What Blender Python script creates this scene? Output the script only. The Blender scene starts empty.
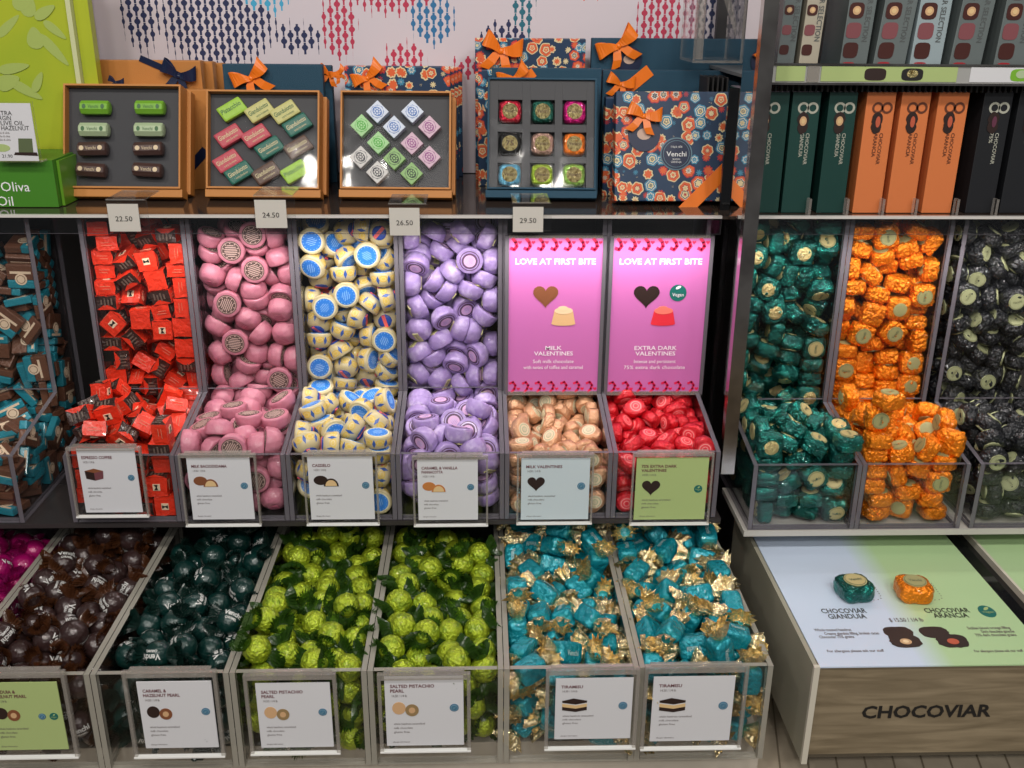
import bpy, bmesh, math, random
from mathutils import Vector, Matrix, Euler, Quaternion, noise
R = math.radians
sc = bpy.context.scene
COL = sc.collection
H = 1.45                      # camera height above the floor; the builder works in heights relative to it
FP = 1000.0                   # focal length in pixels of the 1024 x 768 frame
CM = Matrix.Rotation(R(-2), 3, 'Z') @ Matrix.Rotation(R(90-21), 3, 'X') @ Matrix.Rotation(R(.5), 3, 'Z')

def ray(px, py): return CM @ Vector(((px-512)/FP, (384-py)/FP, -1))
def atY(px, py, Y):
    r = ray(px, py); return r*(Y/r.y)
def atZ(px, py, Z):
    r = ray(px, py); return r*(Z/r.z)
def proj(p):
    c = CM.transposed() @ Vector(p); return (512+FP*c.x/-c.z, 384-FP*c.y/-c.z)
def depth(p): return -(CM.transposed() @ Vector(p)).z

# ------------------------------------------------------------------ materials
MATS = {}
def nodes_of(name):
    m = bpy.data.materials.new(name); m.use_nodes = True
    nt = m.node_tree; nt.nodes.clear()
    out = nt.nodes.new('ShaderNodeOutputMaterial')
    return m, nt, out
def N(nt, t, **kw):
    n = nt.nodes.new(t)
    for k, v in kw.items():
        if k.startswith('i_'): n.inputs[int(k[2:])].default_value = v
        else: setattr(n, k, v)
    return n
def math_n(nt, op, a, b=None, c=None):
    n = nt.nodes.new('ShaderNodeMath'); n.operation = op
    for i, v in enumerate((a, b, c)):
        if v is None: continue
        if isinstance(v, (int, float)): n.inputs[i].default_value = v
        else: nt.links.new(v, n.inputs[i])
    return n.outputs[0]
def pmat(name, col, rough=.5, metal=0, coat=0, bump=None, var=None, trans=0, alpha=1, spec=.5, emit=0):
    """bump=(scale, strength[, detail]); var=(scale, colour2, lo, hi) mottles the colour"""
    if name in MATS: return MATS[name]
    m, nt, out = nodes_of(name)
    b = N(nt, 'ShaderNodeBsdfPrincipled')
    b.inputs['Base Color'].default_value = (*col, 1)
    b.inputs['Roughness'].default_value = rough
    b.inputs['Metallic'].default_value = metal
    b.inputs['Coat Weight'].default_value = coat
    b.inputs['Coat Roughness'].default_value = .08
    b.inputs['Specular IOR Level'].default_value = spec
    b.inputs['Transmission Weight'].default_value = trans
    b.inputs['Alpha'].default_value = alpha
    if emit:
        b.inputs['Emission Color'].default_value = (*col, 1); b.inputs['Emission Strength'].default_value = emit
    tc = N(nt, 'ShaderNodeTexCoord')
    if var:
        no = N(nt, 'ShaderNodeTexNoise'); no.inputs['Scale'].default_value = var[0]; no.inputs['Detail'].default_value = 3
        nt.links.new(tc.outputs['Object'], no.inputs['Vector'])
        mr = N(nt, 'ShaderNodeMapRange'); mr.inputs['From Min'].default_value = var[2]; mr.inputs['From Max'].default_value = var[3]
        nt.links.new(no.outputs['Fac'], mr.inputs['Value'])
        mx = N(nt, 'ShaderNodeMix'); mx.data_type = 'RGBA'
        mx.inputs['A'].default_value = (*col, 1); mx.inputs['B'].default_value = (*var[1], 1)
        nt.links.new(mr.outputs[0], mx.inputs['Factor']); nt.links.new(mx.outputs['Result'], b.inputs['Base Color'])
    if bump:
        no = N(nt, 'ShaderNodeTexNoise'); no.inputs['Scale'].default_value = bump[0]; no.inputs['Detail'].default_value = bump[2] if len(bump) > 2 else 3
        nt.links.new(tc.outputs['Object'], no.inputs['Vector'])
        bp = N(nt, 'ShaderNodeBump'); bp.inputs['Strength'].default_value = bump[1]; bp.inputs['Distance'].default_value = .004
        nt.links.new(no.outputs['Fac'], bp.inputs['Height']); nt.links.new(bp.outputs[0], b.inputs['Normal'])
    nt.links.new(b.outputs[0], out.inputs['Surface'])
    MATS[name] = m
    return m
def clear_mat(name, tint=(.97, .97, .97), rough=.03, gloss=1.0, bump=None, extra=0.0, ecol=(.5, .5, .5)):
    """thin clear plastic: see-through with a fresnel shine; extra adds a milky share"""
    m, nt, out = nodes_of(name)
    t = N(nt, 'ShaderNodeBsdfTransparent'); t.inputs[0].default_value = (*tint, 1)
    g = N(nt, 'ShaderNodeBsdfGlossy'); g.inputs['Roughness'].default_value = rough
    g.inputs[0].default_value = (gloss, gloss, gloss, 1)
    ge = N(nt, 'ShaderNodeNewGeometry'); dp = N(nt, 'ShaderNodeVectorMath'); dp.operation = 'DOT_PRODUCT'
    nt.links.new(ge.outputs['Incoming'], dp.inputs[0]); nt.links.new(ge.outputs['Normal'], dp.inputs[1])
    cosn = math_n(nt, 'ABSOLUTE', dp.outputs['Value'])
    fac = math_n(nt, 'ADD', .022, math_n(nt, 'MULTIPLY', math_n(nt, 'POWER', math_n(nt, 'SUBTRACT', 1.0, cosn), 5), .9))
    mx = N(nt, 'ShaderNodeMixShader')
    nt.links.new(fac, mx.inputs[0]); nt.links.new(t.outputs[0], mx.inputs[1]); nt.links.new(g.outputs[0], mx.inputs[2])
    last = mx
    if bump:
        tc = N(nt, 'ShaderNodeTexCoord')
        no = N(nt, 'ShaderNodeTexNoise'); no.inputs['Scale'].default_value = bump[0]
        nt.links.new(tc.outputs['Object'], no.inputs['Vector'])
        bp = N(nt, 'ShaderNodeBump'); bp.inputs['Strength'].default_value = bump[1]; bp.inputs['Distance'].default_value = .003
        nt.links.new(no.outputs['Fac'], bp.inputs['Height']); nt.links.new(bp.outputs[0], g.inputs['Normal']); nt.links.new(bp.outputs[0], dp.inputs[1])
    if extra:
        d = N(nt, 'ShaderNodeBsdfPrincipled'); d.inputs['Base Color'].default_value = (*ecol, 1); d.inputs['Roughness'].default_value = .2
        m2 = N(nt, 'ShaderNodeMixShader'); m2.inputs[0].default_value = extra
        nt.links.new(mx.outputs[0], m2.inputs[1]); nt.links.new(d.outputs[0], m2.inputs[2]); last = m2
    nt.links.new(last.outputs[0], out.inputs['Surface'])
    MATS[name] = m
    return m
def ramp_col(nt, fac, stops, interp='CONSTANT'):
    r = N(nt, 'ShaderNodeValToRGB'); r.color_ramp.interpolation = interp
    el = r.color_ramp.elements
    while len(el) < len(stops): el.new(.5)
    for e, (p, c) in zip(el, stops): e.position = p; e.color = (*c, 1)
    nt.links.new(fac, r.inputs[0]); return r.outputs[0]

ACR = clear_mat('clear_acrylic')
ACR_D = clear_mat('smoked_acrylic', tint=(.8, .8, .82))
EDGE = clear_mat('acrylic_cut_edge', tint=(.6, .58, .62), rough=.15, extra=.8, ecol=(.15, .138, .16))
EDGE_L = clear_mat('acrylic_pale_edge', tint=(.7, .68, .64), rough=.15, extra=.8, ecol=(.36, .34, .29))
FRAME = clear_mat('acrylic_holder', tint=(.86, .85, .83), rough=.08, extra=.3, ecol=(.52, .48, .44))
SHINE = pmat('lit_edge_paint', (.85, .85, .83), .15)  # near-white colour stands in for light caught along the holders' bottom edge
FILM = clear_mat('clear_film', tint=(.98, .98, .98), rough=.06, gloss=.5, bump=(16, .3))
CELLO = {}
def cello(name, col, a=.5, rough=.2):
    """crinkled coloured cellophane"""
    if name in MATS: return MATS[name]
    m, nt, out = nodes_of(name)
    t = N(nt, 'ShaderNodeBsdfTransparent'); t.inputs[0].default_value = (*[min(1, c*2.5+.12) for c in col], 1)
    p = N(nt, 'ShaderNodeBsdfPrincipled'); p.inputs['Base Color'].default_value = (*col, 1); p.inputs['Roughness'].default_value = rough
    p.inputs['Specular IOR Level'].default_value = .8
    mx = N(nt, 'ShaderNodeMixShader'); mx.inputs[0].default_value = a
    nt.links.new(t.outputs[0], mx.inputs[1]); nt.links.new(p.outputs[0], mx.inputs[2]); nt.links.new(mx.outputs[0], out.inputs['Surface'])
    MATS[name] = m; return m
CHROME = pmat('polished_steel', (.5, .46, .42), .16, 1, var=(14, (.28, .25, .23), .45, .62))  # brownish mottling in the colour imitates streaky reflections in the steel
MIRROR = pmat('mirror_steel', (.8, .79, .77), .03, 1)
BLACKGLOSS = pmat('black_gloss', (.008, .008, .009), .08)
DARK = pmat('dark_backing', (.02, .017, .018), .5)
INSERT = pmat('charcoal_insert', (.032, .032, .038), .55)
WHITE = pmat('white_print', (.85, .85, .85), .5)
BLACK = pmat('black_print', (.012, .011, .011), .5)
GREYINK = pmat('grey_print', (.16, .13, .13), .6)
CARD = pmat('white_card', (.66, .66, .69), .35)
CARD_G = pmat('lime_card', (.40, .50, .20), .35)
CARD_B = pmat('pale_blue_card', (.56, .64, .68), .35)
TAGM = pmat('beige_tag', (.60, .57, .52), .5)
ORANGEBOX = pmat('ochre_board', (.52, .205, .042), .55, bump=(900, .15))
NAVYBOX = pmat('navy_board', (.008, .058, .105), .6, bump=(1100, .35))
ORIBBON = pmat('orange_satin', (.9, .2, .012), .35)
NRIBBON = pmat('navy_satin', (.006, .014, .05), .3)
BEIGE = pmat('beige_laminate', (.33, .31, .24), .45)
CREAMEDGE = pmat('cream_edge', (.6, .56, .47), .4)

def flower_mat():
    m, nt, out = nodes_of('flower_pattern_board')
    b = N(nt, 'ShaderNodeBsdfPrincipled'); b.inputs['Roughness'].default_value = .5
    tc = N(nt, 'ShaderNodeTexCoord')
    mp = N(nt, 'ShaderNodeMapping'); mp.inputs['Scale'].default_value = (1, .02, 1)
    nt.links.new(tc.outputs['Object'], mp.inputs[0])
    v = N(nt, 'ShaderNodeTexVoronoi'); v.inputs['Scale'].default_value = 68; v.inputs['Randomness'].default_value = .62
    nt.links.new(mp.outputs[0], v.inputs['Vector'])
    sp = N(nt, 'ShaderNodeSeparateColor'); nt.links.new(v.outputs['Color'], sp.inputs[0])
    # petals: vary the radius with the angle round the cell centre
    sub = N(nt, 'ShaderNodeVectorMath'); sub.operation = 'SUBTRACT'
    nt.links.new(mp.outputs[0], sub.inputs[0]); nt.links.new(v.outputs['Position'], sub.inputs[1])
    xyz = N(nt, 'ShaderNodeSeparateXYZ'); nt.links.new(sub.outputs[0], xyz.inputs[0])
    ang = math_n(nt, 'ARCTAN2', xyz.outputs[2], xyz.outputs[0])
    k = math_n(nt, 'ADD', math_n(nt, 'ROUND', math_n(nt, 'MULTIPLY', sp.outputs[1], 4)), 5)
    pet = math_n(nt, 'MULTIPLY', math_n(nt, 'SINE', math_n(nt, 'MULTIPLY', ang, k)), .028)
    sz = math_n(nt, 'ADD', math_n(nt, 'MULTIPLY', sp.outputs[0], .3), .74)
    d = math_n(nt, 'DIVIDE', math_n(nt, 'ADD', v.outputs['Distance'], pet), sz)
    navy = (.008, .035, .09); cream = (.75, .62, .35); org = (.75, .13, .035); red = (.5, .03, .04); blue = (.05, .25, .4); pale = (.75, .68, .55)
    A = ramp_col(nt, d, [(0, cream), (.1, org), (.2, cream), (.32, red), (.38, org), (.56, cream), (.66, navy)])
    B = ramp_col(nt, d, [(0, cream), (.1, navy), (.16, cream), (.27, blue), (.38, pale), (.44, blue), (.56, navy)])
    Cc = ramp_col(nt, d, [(0, red), (.14, cream), (.3, navy), (.36, pale), (.42, org), (.58, red), (.66, navy)])
    def mix(f, a, b_):
        x = N(nt, 'ShaderNodeMix'); x.data_type = 'RGBA'
        nt.links.new(f, x.inputs['Factor']); nt.links.new(a, x.inputs['A']); nt.links.new(b_, x.inputs['B']); return x.outputs['Result']
    f1 = math_n(nt, 'GREATER_THAN', sp.outputs[2], .4); f2 = math_n(nt, 'GREATER_THAN', sp.outputs[2], .72)
    nt.links.new(mix(f2, mix(f1, A, B), Cc), b.inputs['Base Color'])
    nt.links.new(b.outputs[0], out.inputs['Surface']); return m
FLOWER = flower_mat()

def poster_mat():
    """white wall print with columns of navy, blue, teal and red droplets gathered in clouds"""
    m, nt, out = nodes_of('droplet_print')
    b = N(nt, 'ShaderNodeBsdfPrincipled'); b.inputs['Roughness'].default_value = .6
    tc = N(nt, 'ShaderNodeTexCoord'); s = N(nt, 'ShaderNodeSeparateXYZ'); nt.links.new(tc.outputs['Object'], s.inputs[0])
    PX, PZ = .0096, .0165
    u = math_n(nt, 'DIVIDE', s.outputs[0], PX)
    ci = math_n(nt, 'FLOOR', u); fu = math_n(nt, 'ABSOLUTE', math_n(nt, 'SUBTRACT', math_n(nt, 'FRACT', u), .5))
    par = math_n(nt, 'MULTIPLY', math_n(nt, 'FRACT', math_n(nt, 'MULTIPLY', ci, .5)), 1.0)
    w = math_n(nt, 'ADD', math_n(nt, 'DIVIDE', s.outputs[2], PZ), par)
    ri = math_n(nt, 'FLOOR', w); fw = math_n(nt, 'FRACT', w)
    cell = N(nt, 'ShaderNodeCombineXYZ'); nt.links.new(math_n(nt, 'MULTIPLY', ci, PX), cell.inputs[0]); nt.links.new(math_n(nt, 'MULTIPLY', math_n(nt, 'SUBTRACT', ri, par), PZ), cell.inputs[2])
    cs = N(nt, 'ShaderNodeSeparateXYZ'); nt.links.new(cell.outputs[0], cs.inputs[0])
    nz = N(nt, 'ShaderNodeTexNoise'); nz.inputs['Scale'].default_value = 22; nt.links.new(cell.outputs[0], nz.inputs['Vector'])
    NV, BL, LB, TE, RD, CO = (.012, .02, .085), (.02, .16, .36), (.05, .38, .62), (.01, .14, .2), (.5, .03, .08), (.8, .14, .1)
    # clouds of droplets on the print: x, z, half width, half height, colour
    CL = [(.145, .075, .03, .06, NV), (.25, .065, .09, .075, NV), (.30, .095, .06, .03, LB), (.362, .038, .036, .022, NV), (.42, .055, .028, .05, RD), (.50, .10, .075, .03, RD), (.55, .065, .036, .035, BL), (.51, .012, .034, .022, RD),
          (.655, .035, .042, .032, NV), (.68, .085, .018, .05, TE), (.60, .0, .024, .018, RD), (.77, .115, .03, .02, CO), (.872, .065, .036, .06, RD), (.95, .075, .05, .06, NV), (1.02, .08, .045, .055, CO), (.85, -.12, .02, .16, CO), (1.145, .07, .07, .065, NV), (1.16, .085, .045, .035, LB),
          (.40, .19, .12, .05, NV), (.75, .2, .14, .05, BL), (1.1, .2, .1, .04, RD), (.36, -.02, .03, .012, NV)]
    tot = None; colr = None
    for (ex, ez, rx, rz, ec) in CL:
        dx = math_n(nt, 'POWER', math_n(nt, 'ABSOLUTE', math_n(nt, 'DIVIDE', math_n(nt, 'SUBTRACT', cs.outputs[0], ex-.62), rx)), 2)
        dz = math_n(nt, 'POWER', math_n(nt, 'ABSOLUTE', math_n(nt, 'DIVIDE', math_n(nt, 'SUBTRACT', cs.outputs[2], ez+.14), rz)), 2)
        val = math_n(nt, 'SUBTRACT', math_n(nt, 'ADD', 1.0, math_n(nt, 'MULTIPLY', nz.outputs['Fac'], .5)), math_n(nt, 'ADD', math_n(nt, 'ADD', dx, dz), .25))
        rgb = N(nt, 'ShaderNodeRGB'); rgb.outputs[0].default_value = (*ec, 1)
        if tot is None: tot, colr = val, rgb.outputs[0]
        else:
            g = math_n(nt, 'GREATER_THAN', val, tot)
            x = N(nt, 'ShaderNodeMix'); x.data_type = 'RGBA'; nt.links.new(g, x.inputs['Factor']); nt.links.new(colr, x.inputs['A']); nt.links.new(rgb.outputs[0], x.inputs['B']); colr = x.outputs['Result']
            tot = math_n(nt, 'MAXIMUM', tot, val)
    amt = N(nt, 'ShaderNodeMapRange'); amt.inputs['From Min'].default_value = 0; amt.inputs['From Max'].default_value = .55
    nt.links.new(tot, amt.inputs['Value'])
    # droplet: round head at the top, thin stem below
    head = math_n(nt, 'SUBTRACT', .46, math_n(nt, 'MULTIPLY', math_n(nt, 'POWER', math_n(nt, 'ABSOLUTE', math_n(nt, 'SUBTRACT', fw, .6)), 2), 5.5))
    stem = math_n(nt, 'MULTIPLY', math_n(nt, 'GREATER_THAN', fw, .04), .17)
    wid = math_n(nt, 'MULTIPLY', math_n(nt, 'MAXIMUM', head, stem), amt.outputs[0])
    msk = math_n(nt, 'LESS_THAN', fu, wid)
    cc = colr
    mx = N(nt, 'ShaderNodeMix'); mx.data_type = 'RGBA'; mx.inputs['A'].default_value = (.66, .59, .64, 1)
    nt.links.new(msk, mx.inputs['Factor']); nt.links.new(cc, mx.inputs['B']); nt.links.new(mx.outputs['Result'], b.inputs['Base Color'])
    nt.links.new(b.outputs[0], out.inputs['Surface']); return m
POSTER = poster_mat()

def wood_mat(name, c1, c2, sx=6, sz=60):
    m, nt, out = nodes_of(name)
    b = N(nt, 'ShaderNodeBsdfPrincipled'); b.inputs['Roughness'].default_value = .45
    tc = N(nt, 'ShaderNodeTexCoord'); mp = N(nt, 'ShaderNodeMapping'); mp.inputs['Scale'].default_value = (sx, sx*2, sz)
    nt.links.new(tc.outputs['Object'], mp.inputs[0])
    no = N(nt, 'ShaderNodeTexNoise'); no.inputs['Scale'].default_value = 1.6; no.inputs['Detail'].default_value = 6; no.inputs['Distortion'].default_value = .6
    nt.links.new(mp.outputs[0], no.inputs['Vector'])
    c = ramp_col(nt, no.outputs['Fac'], [(.3, c1), (.52, tuple((a+b_)/2 for a, b_ in zip(c1, c2))), (.72, c2)], 'LINEAR')
    nt.links.new(c, b.inputs['Base Color']); nt.links.new(b.outputs[0], out.inputs['Surface']); MATS[name] = m; return m
WOOD = wood_mat('grey_oak', (.15, .115, .07), (.32, .255, .165))

# ------------------------------------------------------------------ mesh builder
class MB:
    def __init__(s): s.v = []; s.f = []; s.m = []; s.mats = []; s.M = Matrix.Identity(4); s.smooth = []
    def mi(s, mat):
        if mat not in s.mats: s.mats.append(mat)
        return s.mats.index(mat)
    def add(s, vs, fs, mat, smooth=False):
        b = len(s.v); s.v += [s.M @ Vector(p) for p in vs]; k = s.mi(mat)
        for f in fs: s.f.append([b+i for i in f]); s.m.append(k); s.smooth.append(smooth)
        return s
    def box(s, x0, x1, y0, y1, z0, z1, mat, emat=None, eaxes=''):
        """emat goes on the faces whose normal is not along the axes in eaxes"""
        vs = [(x, y, z) for x in (x0, x1) for y in (y0, y1) for z in (z0, z1)]
        F = [((0, 1, 3, 2), 'x'), ((4, 6, 7, 5), 'x'), ((0, 4, 5, 1), 'y'), ((2, 3, 7, 6), 'y'), ((0, 2, 6, 4), 'z'), ((1, 5, 7, 3), 'z')]
        b = len(s.v); s.v += [s.M @ Vector(p) for p in vs]
        for f, ax in F:
            s.f.append([b+i for i in f]); s.smooth.append(False)
            s.m.append(s.mi(emat if emat and ax not in eaxes else mat))
        return s
    def rbox(s, x0, x1, y0, y1, z0, z1, mat, r=.002):
        """box with chamfered edges"""
        bm = bmesh.new(); bmesh.ops.create_cube(bm, size=1)
        for v in bm.verts: v.co = Vector(((x0+x1)/2+v.co.x*(x1-x0), (y0+y1)/2+v.co.y*(y1-y0), (z0+z1)/2+v.co.z*(z1-z0)))
        bmesh.ops.bevel(bm, geom=list(bm.edges), offset=min(r, .45*min(x1-x0, y1-y0, z1-z0)), segments=2, affect='EDGES', profile=.6)
        s.bm(bm, mat); return s
    def bm(s, bm, mat, smooth=False):
        bm.verts.index_update(); s.add([v.co.copy() for v in bm.verts], [[v.index for v in f.verts] for f in bm.faces], mat, smooth); bm.free()
    def prism_x(s, pts, x0, x1, mat, emat=None):
        n = len(pts); vs = [(x0, y, z) for y, z in pts]+[(x1, y, z) for y, z in pts]
        s.add(vs, [list(range(n))[::-1], list(range(n, 2*n))], mat)
        b = len(s.v)-2*n; k = s.mi(emat or mat)
        for i in range(n):
            j = (i+1) % n; s.f.append([b+i, b+j, b+n+j, b+n+i]); s.m.append(k); s.smooth.append(False)
        return s
    def plate(s, pts, y, t, mat):
        """outline of (x, z) given thickness t behind the plane y"""
        n = len(pts); vs = [(x, y, z) for x, z in pts]+[(x, y+t, z) for x, z in pts]
        fs = [list(range(n)), list(range(n, 2*n))[::-1]]+[[i, n+i, n+(i+1) % n, (i+1) % n] for i in range(n)]
        return s.add(vs, fs, mat)
    def ell(s, cx, cz, rx, rz, y, mat, t=.0004, n=20, a0=0, a1=360, rot=0):
        pts = []
        full = abs(a1-a0) >= 360
        for i in range(n if full else n+1):
            a = R(a0+(a1-a0)*i/n); x, z = rx*math.cos(a), rz*math.sin(a)
            c, q = math.cos(R(rot)), math.sin(R(rot)); pts.append((cx+x*c-z*q, cz+x*q+z*c))
        return s.plate(pts, y, t, mat)
    def lathe(s, prof, mat, n=24, smooth=True):
        vs = []; fs = []
        for r, z in prof:
            for i in range(n):
                a = 2*math.pi*i/n; vs.append((r*math.cos(a), r*math.sin(a), z))
        for k in range(len(prof)-1):
            for i in range(n):
                j = (i+1) % n; fs.append([k*n+i, k*n+j, (k+1)*n+j, (k+1)*n+i])
        fs.append(list(range(n))[::-1]); fs.append([(len(prof)-1)*n+i for i in range(n)])
        return s.add(vs, fs, mat, smooth)
    def strip(s, pts, wid, mat, t=.0006, up=None):
        """ribbon through pts, wid = half width vectors or one vector"""
        vs = []; n = len(pts)
        for i, p in enumerate(pts):
            p = Vector(p); w = Vector(wid[i] if isinstance(wid, list) else wid)
            a = Vector(pts[max(0, i-1)]); b = Vector(pts[min(n-1, i+1)])
            nn = (b-a).cross(w); nn = nn.normalized()*t/2 if nn.length > 1e-9 else Vector((0, t/2, 0))
            vs += [p-w-nn, p+w-nn, p+w+nn, p-w+nn]
        fs = []
        for i in range(n-1):
            for k in range(4):
                l = (k+1) % 4; fs.append([i*4+k, i*4+l, i*4+4+l, i*4+4+k])
        fs += [[3, 2, 1, 0], [(n-1)*4+k for k in range(4)]]
        return s.add(vs, fs, mat, False)
    def text(s, txt, cx, cz, size, y, mat, align='CENTER', sx=1.0, wid=None, bold=0, t=.0003):
        """flat lettering in the x-z plane facing -y; wid forces the width"""
        vs, fs = text_data(txt, bold)
        if not vs: return s
        xs = [p[0] for p in vs]; x0, x1 = min(xs), max(xs)
        k = (wid/(x1-x0)) if wid else size*sx
        ox = {'CENTER': -(x0+x1)/2, 'LEFT': -x0, 'RIGHT': -x1}[align]
        return s.add([(cx+(p[0]+ox)*k, y, cz+(p[1]-.35)*size) for p in vs], fs, mat)
    def build(s, name, parent=None, mat=None, loc=None, rot=None):
        me = bpy.data.meshes.new(name)
        off = parent['_o'] if parent is not None and '_o' in parent else None
        if parent is None and loc is None:
            xs = [p.x for p in s.v]; ys = [p.y for p in s.v]; zs = [p.z for p in s.v]
            loc = Vector(((min(xs)+max(xs))/2, (min(ys)+max(ys))/2, min(zs)))
        if parent is not None: loc = Vector(OFF[parent.name])
        me.from_pydata([p-Vector(loc) for p in s.v], [], s.f)
        for m in s.mats: me.materials.append(m)
        me.polygons.foreach_set('material_index', s.m); me.polygons.foreach_set('use_smooth', s.smooth)
        me.update()
        o = bpy.data.objects.new(name, me); COL.objects.link(o)
        if parent is None: o.location = Vector(loc)+Vector((0, 0, H))
        else: o.parent = parent
        OFF[o.name] = tuple(loc)
        return o
OFF = {}
TC = {}
def text_data(txt, bold=0):
    key = (txt, bold)
    if key in TC: return TC[key]
    cu = bpy.data.curves.new('t', 'FONT'); cu.body = txt; cu.size = 1; cu.resolution_u = 2; cu.offset = bold
    o = bpy.data.objects.new('t', cu); COL.objects.link(o)
    bpy.context.view_layer.update()
    me = bpy.data.meshes.new_from_object(o.evaluated_get(bpy.context.evaluated_depsgraph_get()))
    r = ([tuple(v.co) for v in me.vertices], [list(p.vertices) for p in me.polygons])
    bpy.data.objects.remove(o); bpy.data.meshes.remove(me); bpy.data.curves.remove(cu)
    TC[key] = r; return r
def mb(M=None):
    m = MB()
    if M is not None: m.M = M
    return m
def thing(name, label, cat, loc, group=None):
    o = bpy.data.objects.new(name, None); o.empty_display_size = .02; COL.objects.link(o)
    o.location = Vector(loc)+Vector((0, 0, H)); OFF[o.name] = tuple(loc)
    o['label'] = label; o['category'] = cat
    if group: o['group'] = group
    return o
def tag(o, label, cat, group=None):
    o['label'] = label; o['category'] = cat
    if group: o['group'] = group
    return o
def struct_(o): o['kind'] = 'structure'; return o
# ------------------------------------------------------------------ candy prototypes
def ico(sub): bm = bmesh.new(); bmesh.ops.create_icosphere(bm, subdivisions=sub, radius=1); return bm
def foil_block(a, b, c, e, mat, seed, amp=.0011, sub=5, crease=150):
    """crumpled foil over a rounded block: superellipsoid with creases, flat facets"""
    bm = ico(sub)
    for v in bm.verts:
        p = v.co
        q = (abs(p.x)**e+abs(p.y)**e+abs(p.z)**e)**(-1/e)
        d = p*q
        co = Vector((d.x*a, d.y*b, d.z*c))
        n = noise.turbulence(co*crease+Vector((seed*7.3, seed, 0)), 2, True)
        n2 = noise.noise(co*crease*2.7+Vector((0, seed*3.1, 0)))
        v.co = co+p.normalized()*((n-.4)*amp+n2*amp*.35)
    m = MB(); m.bm(bm, mat, False); return m
def foil(name, col, rough=.28, metal=.85, coat=.3, var=None):
    return pmat(name, col, rough, metal, coat, bump=(380, .6, 5), var=var)
def disc_mb(r, z, mat, mat2, ring=None, t=.0004, n=22, squ=1):
    m = MB()
    m.lathe([(r, z-.0003), (r, z+t)], mat, n, False)
    if ring: m.lathe([(ring, z), (ring, z+t*1.6)], mat2, n, False)
    return m
PLIST = {}
def fan(mat, r0, r1, L, seed, n=30, flip=1, ax='x', x0=0):
    """twisted wrapper end: pleated fan that opens outwards along +-x"""
    rnd = random.Random(seed); m = MB(); vs = []; fs = []
    rows = 5
    ph = [rnd.uniform(-1, 1) for _ in range(n)]
    for k in range(rows):
        t = k/(rows-1)
        for i in range(n):
            a = 2*math.pi*i/n
            pleat = (1 if i % 2 else -1)*.24+ph[i]*.10+.14*math.sin(2*a+seed)
            rr = (r0+(r1-r0)*t**.8)*(1+pleat*t)
            sq = 1-.45*t
            x = x0+flip*(L*t*(1+.09*ph[(i*3) % n]*t+.10*math.sin(a*3+seed)*t))
            vs.append((x, rr*math.cos(a), rr*math.sin(a)*sq))
    for k in range(rows-1):
        for i in range(n):
            j = (i+1) % n; fs.append([k*n+i, k*n+j, (k+1)*n+j, (k+1)*n+i])
    m.add(vs, fs, mat, False); return m
def sphere_text(txt, r, mat, wid, size, dz=0):
    m = MB(); vs, fs = text_data(txt, .03)
    xs = [p[0] for p in vs]; cx = (min(xs)+max(xs))/2; k = wid/(max(xs)-min(xs))
    out = []
    for p in vs:
        x = (p[0]-cx)*k; y = (p[1]-.35)*size+dz
        z = math.sqrt(max(1e-9, r*r-x*x-y*y)); out.append((x, y, z))
    m.add(out, fs, mat); return m

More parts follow.
